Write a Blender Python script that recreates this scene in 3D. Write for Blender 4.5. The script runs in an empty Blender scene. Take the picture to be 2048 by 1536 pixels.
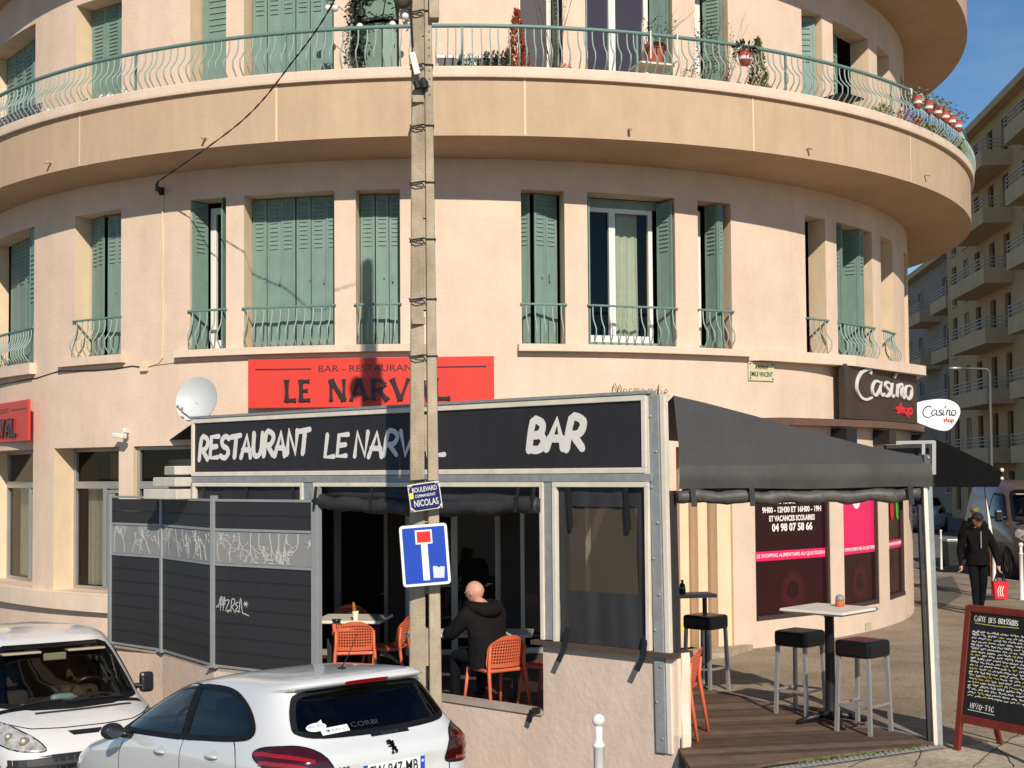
import bpy, bmesh, math, random
from math import sin, cos, tan, radians, degrees, sqrt, pi, atan2, hypot, asin, acos
from mathutils import Vector, Matrix
scene = bpy.context.scene
COL = scene.collection
# ------------------------------------------------------------------ camera
CAM_H = 2.40
F_PX, PITCH, ROLL, PP_Y = 2600.0, 0.03732, -0.00791, 79.93      # calibrated on a 2048 px wide frame
cam = bpy.data.objects.new('camera', bpy.data.cameras.new('camera'))
COL.objects.link(cam)
cam.data.sensor_width = 36.0
cam.data.lens = F_PX * 36.0 / 2048.0
cam.data.shift_y = PP_Y / 2048.0
cam.data.clip_end = 3000.0
cam.data.clip_start = 0.1
cam.matrix_world = Matrix.Translation((0, 0, CAM_H)) @ Matrix.Rotation(pi / 2 + PITCH, 4, 'X') @ Matrix.Rotation(ROLL, 4, 'Z')
scene.camera = cam
# ------------------------------------------------------------------ sky and sun
SUN_EL, SUN_AZ = radians(31.5), radians(-11.5)                  # light travels towards azimuth -11.5 deg from +Y
world = bpy.data.worlds.new('World')
scene.world = world
world.use_nodes = True
wn, wl = world.node_tree.nodes, world.node_tree.links
wn.clear()
w_out = wn.new('ShaderNodeOutputWorld')
w_bg = wn.new('ShaderNodeBackground')
w_sky = wn.new('ShaderNodeTexSky')
w_sky.sky_type = 'NISHITA'
w_sky.sun_disc = False
w_sky.sun_elevation = SUN_EL
w_sky.sun_rotation = atan2(-sin(SUN_AZ), -cos(SUN_AZ))
w_sky.altitude = 20
w_sky.air_density = 1.0
w_sky.dust_density = 0.0
w_sky.ozone_density = 4.0
w_bg.inputs['Strength'].default_value = 0.095
# thin streaky cirrus over the whole sky
w_tc = wn.new('ShaderNodeTexCoord')
w_map = wn.new('ShaderNodeMapping')
w_map.inputs['Scale'].default_value = (2.0, 2.0, 9.0)
w_map.inputs['Rotation'].default_value = (0.25, 0.12, 0.4)
w_noise = wn.new('ShaderNodeTexNoise')
w_noise.inputs['Scale'].default_value = 2.2
w_noise.inputs['Detail'].default_value = 8
w_noise.inputs['Roughness'].default_value = 0.6
w_ramp = wn.new('ShaderNodeValToRGB')
w_ramp.color_ramp.elements[0].position = 0.46
w_ramp.color_ramp.elements[0].color = (0, 0, 0, 1)
w_ramp.color_ramp.elements[1].position = 0.85
w_ramp.color_ramp.elements[1].color = (0.30, 0.30, 0.30, 1)
w_mix = wn.new('ShaderNodeMixRGB')
w_mix.inputs[2].default_value = (5.0, 5.6, 6.8, 1)
wl.new(w_tc.outputs['Generated'], w_map.inputs[0]); wl.new(w_map.outputs[0], w_noise.inputs['Vector'])
wl.new(w_noise.outputs['Fac'], w_ramp.inputs[0]); wl.new(w_ramp.outputs[0], w_mix.inputs[0])
w_hs = wn.new('ShaderNodeHueSaturation')
w_hs.inputs['Saturation'].default_value = 1.12
w_hs.inputs['Value'].default_value = 0.85
wl.new(w_sky.outputs[0], w_hs.inputs['Color']); wl.new(w_hs.outputs[0], w_mix.inputs[1]); wl.new(w_mix.outputs[0], w_bg.inputs[0])
wl.new(w_bg.outputs[0], w_out.inputs[0])
sun = bpy.data.objects.new('sun', bpy.data.lights.new('sun', 'SUN'))
COL.objects.link(sun)
sun.data.energy = 3.8
sun.data.angle = radians(0.5)
sun.data.color = (1.0, 0.93, 0.835)
SUN_DIR = Vector((sin(SUN_AZ) * cos(SUN_EL), cos(SUN_AZ) * cos(SUN_EL), -sin(SUN_EL)))
sun.rotation_euler = SUN_DIR.to_track_quat('-Z', 'Y').to_euler()
sun.location = (8, -20, 30)
scene.view_settings.view_transform = 'Standard'
scene.view_settings.look = 'None'
scene.view_settings.gamma = 1.0
scene.view_settings.use_curve_mapping = False
scene.view_settings.exposure = 0.32
scene.render.engine = 'CYCLES'
scene.cycles.max_bounces = 6
scene.cycles.transparent_max_bounces = 12
RND = random.Random(7)
# ------------------------------------------------------------------ sight lines: from a point of the photograph to a real surface
_c, _s, _cr, _sr = cos(PITCH), sin(PITCH), cos(ROLL), sin(ROLL)
def ray(px, py):
    du, dv = px - 1024, py - 768 - PP_Y
    u = du * _cr + dv * _sr; v = -du * _sr + dv * _cr
    d = Vector((u / F_PX, _c + _s * v / F_PX, _s - _c * v / F_PX))
    return d / d.y
def ground(px, py, z=0.0):
    d = ray(px, py); t = (z - CAM_H) / d.z
    return Vector((d.x * t, t, z))
def at_depth(px, py, y):
    d = ray(px, py); return Vector((d.x * y, y, CAM_H + d.z * y))
def on_plane(px, py, A, B):
    d = ray(px, py); n = (-(B[1] - A[1]), B[0] - A[0])
    t = (n[0] * A[0] + n[1] * A[1]) / (n[0] * d.x + n[1])
    return Vector((d.x * t, t, CAM_H + d.z * t))
WC, RW = Vector((-0.80639 - 24.5 * 0.0137, 24.48673 + 24.5 * 0.012, 0)), 8.361     # wall cylinder of the corner building
BC, RB = Vector((-0.80639, 24.48673, 0)), 8.9895                                   # balcony cylinder
def on_wall(px, py, R=RW, C=WC):
    "(theta in degrees from the camera side, z)"
    d = ray(px, py); a = d.x ** 2 + 1; b = d.x * C.x + C.y; k = C.x ** 2 + C.y ** 2 - R * R
    t = (b - sqrt(max(0, b * b - a * k))) / a
    return degrees(atan2(d.x * t - C.x, C.y - t)), CAM_H + d.z * t
# ------------------------------------------------------------------ materials
def srgb(r, g, b):
    f = lambda c: (c / 255 / 12.92) if c / 255 <= 0.04045 else ((c / 255 + 0.055) / 1.055) ** 2.4
    return (f(r), f(g), f(b), 1)
MATS = {}
def mat(name, col, rough=0.6, metal=0.0, var=0.0, vscale=3.0, bump=0.0, bscale=60.0, col2=None, spec=0.5, stain=0.0, sscale=1.2, coat=0.0, stretch=None, streak=0.0):
    if name in MATS: return MATS[name]
    m = bpy.data.materials.new(name); m.use_nodes = True
    nt = m.node_tree; n, l = nt.nodes, nt.links
    p = n['Principled BSDF']
    p.inputs['Base Color'].default_value = col
    p.inputs['Roughness'].default_value = rough
    p.inputs['Metallic'].default_value = metal
    p.inputs['Specular IOR Level'].default_value = spec
    if coat: p.inputs['Coat Weight'].default_value = coat; p.inputs['Coat Roughness'].default_value = 0.05
    tc = n.new('ShaderNodeTexCoord')
    src = tc.outputs['Object']
    if stretch:
        mp = n.new('ShaderNodeMapping'); mp.inputs['Scale'].default_value = stretch
        l.new(src, mp.inputs[0]); src = mp.outputs[0]
    cur = None
    if var or col2:
        nz = n.new('ShaderNodeTexNoise'); nz.inputs['Scale'].default_value = vscale; nz.inputs['Detail'].default_value = 8; nz.inputs['Roughness'].default_value = 0.65
        l.new(src, nz.inputs['Vector'])
        rp = n.new('ShaderNodeValToRGB')
        c2 = col2 or tuple(min(1, c * (1 + var)) for c in col[:3]) + (1,)
        c1 = col if col2 else tuple(c * (1 - var) for c in col[:3]) + (1,)
        rp.color_ramp.elements[0].position = 0.32; rp.color_ramp.elements[0].color = c1
        rp.color_ramp.elements[1].position = 0.68; rp.color_ramp.elements[1].color = c2
        l.new(nz.outputs['Fac'], rp.inputs[0]); cur = rp.outputs[0]
    if stain:
        nz2 = n.new('ShaderNodeTexNoise'); nz2.inputs['Scale'].default_value = sscale; nz2.inputs['Detail'].default_value = 6; nz2.inputs['Roughness'].default_value = 0.7
        mp2 = n.new('ShaderNodeMapping'); mp2.inputs['Scale'].default_value = (1, 1, 0.35); mp2.inputs['Location'].default_value = (3.1, 1.7, 0.4)
        l.new(tc.outputs['Object'], mp2.inputs[0]); l.new(mp2.outputs[0], nz2.inputs['Vector'])
        r2 = n.new('ShaderNodeValToRGB')
        r2.color_ramp.elements[0].position = 0.35; r2.color_ramp.elements[0].color = (1 - stain, 1 - stain * 1.05, 1 - stain * 1.1, 1)
        r2.color_ramp.elements[1].position = 0.62; r2.color_ramp.elements[1].color = (1, 1, 1, 1)
        l.new(nz2.outputs['Fac'], r2.inputs[0])
        mx = n.new('ShaderNodeMixRGB'); mx.blend_type = 'MULTIPLY'; mx.inputs[0].default_value = 1
        if cur: l.new(cur, mx.inputs[1])
        else: mx.inputs[1].default_value = col
        l.new(r2.outputs[0], mx.inputs[2]); cur = mx.outputs[0]
    if streak:          # rain runs: noise drawn out vertically
        nz3 = n.new('ShaderNodeTexNoise'); nz3.inputs['Scale'].default_value = 5.0; nz3.inputs['Detail'].default_value = 5; nz3.inputs['Roughness'].default_value = 0.75
        mp3 = n.new('ShaderNodeMapping'); mp3.inputs['Scale'].default_value = (1, 1, 0.10)
        l.new(tc.outputs['Object'], mp3.inputs[0]); l.new(mp3.outputs[0], nz3.inputs['Vector'])
        r3 = n.new('ShaderNodeValToRGB')
        r3.color_ramp.elements[0].position = 0.30; r3.color_ramp.elements[0].color = (1 - streak, 1 - streak * 1.1, 1 - streak * 1.25, 1)
        r3.color_ramp.elements[1].position = 0.56; r3.color_ramp.elements[1].color = (1, 1, 1, 1)
        l.new(nz3.outputs['Fac'], r3.inputs[0])
        m3 = n.new('ShaderNodeMixRGB'); m3.blend_type = 'MULTIPLY'; m3.inputs[0].default_value = 1
        if cur: l.new(cur, m3.inputs[1])
        else: m3.inputs[1].default_value = col
        l.new(r3.outputs[0], m3.inputs[2]); cur = m3.outputs[0]
    if cur: l.new(cur, p.inputs['Base Color'])
    if bump:
        nb = n.new('ShaderNodeTexNoise'); nb.inputs['Scale'].default_value = bscale; nb.inputs['Detail'].default_value = 6
        l.new(src, nb.inputs['Vector'])
        bp = n.new('ShaderNodeBump'); bp.inputs['Strength'].default_value = bump; bp.inputs['Distance'].default_value = 0.02
        l.new(nb.outputs['Fac'], bp.inputs['Height']); l.new(bp.outputs[0], p.inputs['Normal'])
    MATS[name] = m
    return m
def glass(name, tint=(0.5, 0.5, 0.5, 1), refl=1.0, rough=0.02, film=0.0, filmcol=(0.3, 0.25, 0.2, 1)):
    "thin pane: see-through tint with a mirror reflection that grows at grazing angles; film = share of dusty diffuse"
    if name in MATS: return MATS[name]
    m = bpy.data.materials.new(name); m.use_nodes = True
    nt = m.node_tree; n, l = nt.nodes, nt.links; n.clear()
    o = n.new('ShaderNodeOutputMaterial'); t = n.new('ShaderNodeBsdfTransparent'); g = n.new('ShaderNodeBsdfGlossy')
    t.inputs[0].default_value = tint; g.inputs['Roughness'].default_value = rough
    fr = n.new('ShaderNodeFresnel'); fr.inputs['IOR'].default_value = 1.5
    mu = n.new('ShaderNodeMath'); mu.operation = 'MULTIPLY'; mu.inputs[1].default_value = refl; mu.use_clamp = True
    l.new(fr.outputs[0], mu.inputs[0])
    mx = n.new('ShaderNodeMixShader'); l.new(mu.outputs[0], mx.inputs[0])
    base = t.outputs[0]
    if film:
        d = n.new('ShaderNodeBsdfDiffuse'); d.inputs[0].default_value = filmcol
        m2 = n.new('ShaderNodeMixShader'); m2.inputs[0].default_value = film
        l.new(base, m2.inputs[1]); l.new(d.outputs[0], m2.inputs[2]); base = m2.outputs[0]
    l.new(base, mx.inputs[1]); l.new(g.outputs[0], mx.inputs[2]); l.new(mx.outputs[0], o.inputs[0])
    MATS[name] = m
    return m
M_WALL = mat('peach_render', srgb(226, 198, 173), 0.9, streak=0.05, var=0.06, vscale=2.2, bump=0.35, bscale=55, stain=0.10, sscale=0.9, spec=0.2)
M_WALL2 = mat('pale_trim_render', srgb(226, 201, 176), 0.9, streak=0.06, var=0.05, vscale=3, bump=0.2, bscale=60, stain=0.08, spec=0.2)
M_FASCIA = mat('ochre_render', srgb(199, 169, 138), 0.9, streak=0.07, var=0.05, vscale=2.0, bump=0.3, bscale=60, stain=0.10, sscale=0.7, spec=0.2)
M_JAMB = mat('cream_jamb_paint', srgb(230, 203, 168), 0.9, var=0.05, bump=0.15, stain=0.1, sscale=2.5, spec=0.2)
M_TEAL = mat('teal_shutter_paint', srgb(124, 149, 136), 0.55, var=0.10, vscale=4, stain=0.2, sscale=1.6, streak=0.10)
M_TEALRAIL = mat('teal_rail_paint', srgb(104, 132, 122), 0.45, var=0.1, vscale=20)
M_BALUSTER = mat('sunlit_teal_baluster', srgb(146, 164, 154), 0.5, var=0.1, vscale=20)  # rail teal made paler: sunlight on the balusters put into the colour
M_WHITEPVC = mat('white_window_plastic', srgb(228, 222, 212), 0.35, var=0.03)
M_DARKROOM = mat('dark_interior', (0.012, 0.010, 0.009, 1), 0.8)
M_PANE = glass('window_glass', (0.72, 0.72, 0.70, 1), 0.7)
M_PANE_BLUE = glass('reflecting_window_glass', (0.10, 0.10, 0.13, 1), 1.0, film=0.5, filmcol=srgb(92, 86, 96))
M_CURTAIN = mat('pale_green_curtain', srgb(206, 214, 188), 0.9, var=0.06, vscale=8)
M_ALU = mat('grey_aluminium', srgb(168, 166, 158), 0.4, metal=0.5, var=0.06, vscale=10)
M_GALV = mat('galvanised_steel', srgb(146, 149, 146), 0.55, metal=0.1, var=0.14, vscale=14, stain=0.15)
M_BEAD = mat('off_white_profile', srgb(226, 214, 194), 0.5, var=0.06, vscale=8, stain=0.12, sscale=4)
M_FABRIC = mat('black_awning_fabric', srgb(50, 48, 49), 0.6, var=0.2, vscale=3.0, stain=0.25, sscale=2.5, bump=0.6, bscale=6, stretch=(1, 1, 0.35))
M_SIGNBLACK = mat('charcoal_sign_panel', srgb(40, 38, 39), 0.6, var=0.12, vscale=2, stain=0.2, sscale=5, stretch=(3, 3, 0.3))
M_SIGNWHITE = mat('off_white_lettering', srgb(222, 216, 206), 0.6, var=0.04)
M_BLACK = mat('black_paint', (0.012, 0.012, 0.013, 1), 0.45)
M_RUBBER = mat('black_rubber', (0.014, 0.013, 0.013, 1), 0.7)
M_RED = mat('red_sign_board', srgb(214, 54, 36), 0.45, var=0.03)
M_CONC = mat('pole_concrete', srgb(184, 166, 140), 0.9, var=0.14, vscale=7, bump=0.5, bscale=90, stain=0.25, sscale=3, spec=0.2)
M_WIRE = mat('black_cable', (0.012, 0.012, 0.012, 1), 0.6)
M_LOWWALL = mat('rough_pinkish_render', srgb(220, 197, 178), 0.95, var=0.05, vscale=3, bump=0.32, bscale=18, streak=0.06, stain=0.12, sscale=1.6, spec=0.15)
M_ORANGE = mat('orange_chair_plastic', srgb(214, 104, 68), 0.5, var=0.04)
# ------------------------------------------------------------------ geometry helpers
class MB:
    "collects shapes and links them as ONE mesh object"
    def __init__(s): s.v, s.f, s.mi = [], [], []
    def add(s, vs, fs, m=0):
        b = len(s.v); s.v += [tuple(p) for p in vs]
        for f in fs: s.f.append(tuple(b + i for i in f)); s.mi.append(m)
    def box(s, x0, x1, y0, y1, z0, z1, m=0, M=None):
        vs = [Vector(p) for p in ((x0, y0, z0), (x1, y0, z0), (x1, y1, z0), (x0, y1, z0), (x0, y0, z1), (x1, y0, z1), (x1, y1, z1), (x0, y1, z1))]
        if M: vs = [M @ p for p in vs]
        s.add(vs, [(0, 3, 2, 1), (4, 5, 6, 7), (0, 1, 5, 4), (1, 2, 6, 5), (2, 3, 7, 6), (3, 0, 4, 7)], m); return s
    def bar(s, a, b, w, h=None, m=0, up=(0, 0, 1)):
        "rectangular bar from a to b"
        a, b = Vector(a), Vector(b); d = (b - a); L = d.length; d.normalize()
        u = Vector(up)
        if abs(d.dot(u)) > 0.98: u = Vector((0, 1, 0))
        x = d.cross(u).normalized(); z = x.cross(d); h = h or w
        M = Matrix((x, d, z)).transposed().to_4x4(); M.translation = a
        return s.box(-w / 2, w / 2, 0, L, -h / 2, h / 2, m, M)
    def tube(s, pts, r, n=6, m=0, caps=True):
        pts = [Vector(p) for p in pts]; rs = r if isinstance(r, (list, tuple)) else [r] * len(pts)
        rings, prev = [], None
        for i, p in enumerate(pts):
            t = (pts[min(i + 1, len(pts) - 1)] - pts[max(i - 1, 0)])
            if t.length < 1e-9: t = Vector((0, 0, 1))
            t.normalize()
            if prev is None:
                a = Vector((0, 0, 1)) if abs(t.z) < 0.9 else Vector((1, 0, 0)); x = t.cross(a).normalized()
            else:
                x = prev - t * prev.dot(t)
                x = x.normalized() if x.length > 1e-6 else t.orthogonal().normalized()
            prev = x; y = t.cross(x)
            rings.append([p + (x * cos(2 * pi * k / n) + y * sin(2 * pi * k / n)) * rs[i] for k in range(n)])
        vs = [q for rg in rings for q in rg]; fs = []
        for i in range(len(pts) - 1):
            for k in range(n): fs.append((i * n + k, i * n + (k + 1) % n, (i + 1) * n + (k + 1) % n, (i + 1) * n + k))
        if caps: fs += [tuple(range(n - 1, -1, -1)), tuple((len(pts) - 1) * n + k for k in range(n))]
        s.add(vs, fs, m); return s
    def lathe(s, prof, n=16, c=(0, 0, 0), m=0, M=None, caps=True):
        vs = [Vector((r * cos(2 * pi * k / n) + c[0], r * sin(2 * pi * k / n) + c[1], z + c[2])) for r, z in prof for k in range(n)]
        if M: vs = [M @ p for p in vs]
        fs = [(i * n + k, i * n + (k + 1) % n, (i + 1) * n + (k + 1) % n, (i + 1) * n + k) for i in range(len(prof) - 1) for k in range(n)]
        if caps: fs += [tuple(range(n - 1, -1, -1)), tuple((len(prof) - 1) * n + k for k in range(n))]
        s.add(vs, fs, m); return s
    def prism(s, poly, h, M=None, m=0):
        "polygon in the local XY plane, extruded along local Z from 0 to h"
        n = len(poly); vs = [Vector((p[0], p[1], 0)) for p in poly] + [Vector((p[0], p[1], h)) for p in poly]
        if M: vs = [M @ p for p in vs]
        s.add(vs, [tuple(range(n - 1, -1, -1)), tuple(range(n, 2 * n))] + [(i, (i + 1) % n, n + (i + 1) % n, n + i) for i in range(n)], m); return s
    def grid(s, fn, nu, nv, m=0, skip=None):
        vs = [fn(i / nu, j / nv) for j in range(nv + 1) for i in range(nu + 1)]
        s.add(vs, [(j * (nu + 1) + i, j * (nu + 1) + i + 1, (j + 1) * (nu + 1) + i + 1, (j + 1) * (nu + 1) + i) for j in range(nv) for i in range(nu) if not (skip and skip(i, j))], m); return s
    def ball(s, c, r, n=12, m=0, sc=(1, 1, 1), M=None):
        k = n // 2; vs, fs = [], []
        for j in range(k + 1):
            for i in range(n):
                a, b = 2 * pi * i / n, pi * j / k - pi / 2
                p = Vector((c[0] + r * sc[0] * cos(a) * cos(b), c[1] + r * sc[1] * sin(a) * cos(b), c[2] + r * sc[2] * sin(b)))
                vs.append(M @ p if M else p)
        for j in range(k):
            for i in range(n): fs.append((j * n + i, j * n + (i + 1) % n, (j + 1) * n + (i + 1) % n, (j + 1) * n + i))
        s.add(vs, fs, m); return s
    def mesh(s, name, mats, smooth=False):
        me = bpy.data.meshes.new(name); me.from_pydata(s.v, [], s.f)
        for mm in (mats if isinstance(mats, (list, tuple)) else [mats]): me.materials.append(mm)
        if any(s.mi): me.polygons.foreach_set('material_index', s.mi)
        if smooth: me.polygons.foreach_set('use_smooth', [True] * len(me.polygons))
        me.update(); return me
    def build(s, name, mats, parent=None, M=None, smooth=False, bevel=0.0, solid=0.0, sub=0, weld=False):
        me = s.mesh(name, mats, smooth)
        if weld or smooth or bevel:
            bm = bmesh.new(); bm.from_mesh(me); bmesh.ops.remove_doubles(bm, verts=bm.verts, dist=1e-5)
            bmesh.ops.dissolve_degenerate(bm, dist=1e-6, edges=bm.edges)
            bmesh.ops.recalc_face_normals(bm, faces=bm.faces); bm.to_mesh(me); bm.free()
        o = place(name, me, parent, M)
        if solid:
            md = o.modifiers.new('solid', 'SOLIDIFY'); md.thickness = solid; md.offset = 0
        if bevel:
            md = o.modifiers.new('bevel', 'BEVEL'); md.width = bevel; md.segments = 2; md.limit_method = 'ANGLE'; md.angle_limit = radians(40); md.harden_normals = False
        if sub:
            md = o.modifiers.new('sub', 'SUBSURF'); md.levels = sub; md.render_levels = sub
        return o
def place(name, me, parent=None, M=None):
    o = bpy.data.objects.new(name, me); COL.objects.link(o)
    if parent: o.parent = parent
    if M is not None: o.matrix_local = M
    return o
def tag(o, label=None, cat=None, group=None, kind=None):
    if label: o['label'] = label
    if cat: o['category'] = cat
    if group: o['group'] = group
    if kind: o['kind'] = kind
    return o
def thing(name, label, cat, loc=(0, 0, 0), rz=0.0, group=None, M=None):
    o = bpy.data.objects.new(name, None); COL.objects.link(o); o.empty_display_size = 0.2
    o.matrix_world = M if M is not None else Matrix.Translation(loc) @ Matrix.Rotation(rz, 4, 'Z')
    return tag(o, label, cat, group)
def kids(o): return [c for c in bpy.data.objects if c.parent == o]
def copy_tree(o, label=None, M=None, parent=None, _all=None):
    if _all is None:
        _all = {}
        for c in bpy.data.objects:
            if c.parent: _all.setdefault(c.parent.name, []).append(c)
    c = o.copy(); COL.objects.link(c)
    if parent: c.parent = parent
    if M is not None: c.matrix_world = M
    if label: c['label'] = label
    for ch in _all.get(o.name, []): copy_tree(ch, parent=c, _all=_all)
    return c
def frame(origin, xdir, zdir=(0, 0, 1)):
    x = Vector(xdir).normalized(); z = Vector(zdir).normalized(); y = z.cross(x).normalized(); z = x.cross(y)
    M = Matrix((x, y, z)).transposed().to_4x4(); M.translation = Vector(origin); return M
def catmull(pts, k=6, closed=False):
    P = [Vector(p) for p in pts]; n = len(P); out = []
    rng = range(n if closed else n - 1)
    for i in rng:
        p0 = P[(i - 1) % n] if closed or i > 0 else P[0]; p1 = P[i]; p2 = P[(i + 1) % n]; p3 = P[(i + 2) % n] if closed or i + 2 < n else P[-1]
        for j in range(k):
            t = j / k
            out.append(0.5 * ((2 * p1) + (p2 - p0) * t + (2 * p0 - 5 * p1 + 4 * p2 - p3) * t * t + (3 * p1 - p0 - 3 * p2 + p3) * t ** 3))
    if not closed: out.append(P[-1])
    return out
# flat text: font curve turned into a mesh lying in local XY, facing +Z
def text(name, body, size, material, parent=None, M=None, ext=0.002, width=None, shear=0.0, bold=0.0, spacing=1.0, align='CENTER', height=None):
    cu = bpy.data.curves.new(name, 'FONT'); cu.body = body; cu.size = size; cu.extrude = ext; cu.shear = shear; cu.offset = bold
    cu.space_character = spacing; cu.align_x = align; cu.align_y = 'CENTER'; cu.resolution_u = 3
    tmp = bpy.data.objects.new(name + '_tmp', cu); COL.objects.link(tmp)
    dg = bpy.context.evaluated_depsgraph_get(); me = bpy.data.meshes.new_from_object(tmp.evaluated_get(dg))
    bpy.data.objects.remove(tmp); bpy.data.curves.remove(cu)
    xs = [v.co.x for v in me.vertices]; ys = [v.co.y for v in me.vertices]
    if xs:
        w, h = max(xs) - min(xs), max(ys) - min(ys)
        sx = (width / w) if width else 1; sy = (height / h) if height else 1
        cx = (max(xs) + min(xs)) / 2 if align == 'CENTER' else 0; cy = (max(ys) + min(ys)) / 2
        for v in me.vertices: v.co.x = (v.co.x - cx) * sx; v.co.y = (v.co.y - cy) * sy
    me.materials.clear(); me.materials.append(material); me.name = name
    return place(name, me, parent, M)
# painted strokes: polylines in a unit box widened to ribbons, lying in local XY, facing +Z
GLY = {
 'A': [[(0, 0), (.5, 1), (1, 0)], [(.15, .36), (.9, .34)]], 'B': [[(.1, 0), (.15, 1), (.7, .95), (.8, .75), (.65, .55), (.2, .5)], [(.65, .55), (.95, .35), (.85, .1), (.6, 0), (.08, .03)]],
 'C': [[(.95, .85), (.6, 1), (.15, .75), (.05, .35), (.3, .02), (.7, .0), (.98, .2)]], 'D': [[(.1, 0), (.1, 1), (.6, .95), (.95, .6), (.85, .2), (.5, 0), (.1, 0)]],
 'E': [[(.95, .97), (.12, .95), (.1, .03), (.95, .05)], [(.12, .5), (.8, .53)]], 'F': [[(.95, .97), (.12, .95), (.1, 0)], [(.12, .5), (.8, .53)]],
 'H': [[(.1, 0), (.12, 1)], [(.9, 0), (.92, 1)], [(.1, .5), (.9, .52)]], 'I': [[(.5, 0), (.5, 1)]], 'J': [[(.8, 1), (.8, .2), (.5, 0), (.2, .2)]],
 'L': [[(.15, 1), (.1, .03), (.95, .05)]], 'M': [[(.05, 0), (.15, 1), (.5, .4), (.85, 1), (.95, 0)]], 'N': [[(.08, 0), (.12, 1), (.88, .02), (.95, 1)]],
 'O': [[(.5, 1), (.1, .8), (.03, .4), (.3, .02), (.7, .02), (.97, .4), (.9, .8), (.5, 1)]], 'P': [[(.1, 0), (.15, 1), (.7, .97), (.92, .75), (.75, .5), (.15, .45)]],
 'R': [[(.05, 0), (.18, 1), (.75, .97), (.92, .75), (.7, .5), (.2, .45)], [(.35, .47), (.98, .02)]], 'S': [[(.9, .88), (.55, 1), (.15, .82), (.3, .56), (.75, .44), (.9, .2), (.55, 0), (.08, .1)]],
 'T': [[(0, .93), (1, 1)], [(.52, .97), (.45, 0)]], 'U': [[(.08, 1), (.1, .25), (.35, 0), (.7, .03), (.92, .3), (.95, 1)]], 'V': [[(0, 1), (.45, 0), (1, 1)]],
 'X': [[(0, 0), (1, 1)], [(0, 1), (1, 0)]], 'Z': [[(.05, .97), (.95, 1), (.05, .03), (1, .05)]], 'P': [[(.1, 0), (.15, 1), (.7, .97), (.92, .75), (.75, .5), (.15, .45)]],
 '-': [[(.1, .5), (.9, .52)]], "'": [[(.5, 1), (.4, .75)]], '*': [[(.1, .3), (.9, .8)], [(.15, .8), (.85, .3)], [(.5, .2), (.5, .95)]],
}
def ribbon(mb, pts, w, h=0.002, taper=None, m=0, cap=True):
    "brush stroke through 2D points, width w (or list), raised by h"
    P = [Vector((p[0], p[1])) for p in pts]; n = len(P)
    ws = w if isinstance(w, (list, tuple)) else [w] * n
    Lp, Rp = [], []
    for i in range(n):
        t = P[min(i + 1, n - 1)] - P[max(i - 1, 0)]
        if t.length < 1e-9: t = Vector((1, 0))
        t.normalize(); nn = Vector((-t.y, t.x)) * ws[i] / 2
        Lp.append(P[i] + nn); Rp.append(P[i] - nn)
    vs = []
    for a, b in zip(Lp, Rp): vs += [(a.x, a.y, h), (b.x, b.y, h), (a.x, a.y, 0), (b.x, b.y, 0)]
    fs = []
    for i in range(n - 1):
        a, b = i * 4, (i + 1) * 4
        fs += [(a, a + 1, b + 1, b), (a + 2, a, b, b + 2), (a + 1, a + 3, b + 3, b + 1)]
    fs += [(0, 2, 3, 1), (4 * (n - 1), 4 * (n - 1) + 1, 4 * (n - 1) + 3, 4 * (n - 1) + 2)]
    mb.add(vs, fs, m)
    if cap:
        for q, ww in ((P[0], ws[0]), (P[-1], ws[-1])):
            k = 8; vs = [(q.x + ww / 2 * cos(2 * pi * j / k), q.y + ww / 2 * sin(2 * pi * j / k), h * 1.03) for j in range(k)]
            mb.add(vs, [tuple(range(k))], m)
def hand_text(mb, body, x0, y0, w, h, stroke, gap=0.22, slant=0.0, jit=0.0, smooth=3, seed=1, depth=0.002, rise=0.0, m=0):
    "hand-painted capitals filling a box of width w and height h; layers step up a hair so strokes never share a plane"
    r = random.Random(seed); n = len(body); adv = w / (n + (n - 1) * gap) if n > 1 else w
    lay = 0
    for i, ch in enumerate(body):
        if ch == ' ' or ch not in GLY: continue
        ox = x0 + i * adv * (1 + gap); oy = y0 + rise * i + r.uniform(-jit, jit) * h; hh = h * (1 + r.uniform(-jit, jit))
        for st in GLY[ch]:
            pts = [(ox + p[0] * adv + p[1] * hh * slant + r.uniform(-jit, jit) * adv * .3, oy + p[1] * hh) for p in st]
            if smooth > 1 and len(pts) > 2 and ch not in 'AELNVTZMHFX': pts = [(q.x, q.y) for q in catmull([(p[0], p[1], 0) for p in pts], smooth)]
            ww = [stroke * (1 + r.uniform(-jit, jit) * 1.5) for _ in pts]
            ribbon(mb, pts, ww, depth + 0.00025 * lay, m=m); lay += 1
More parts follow.
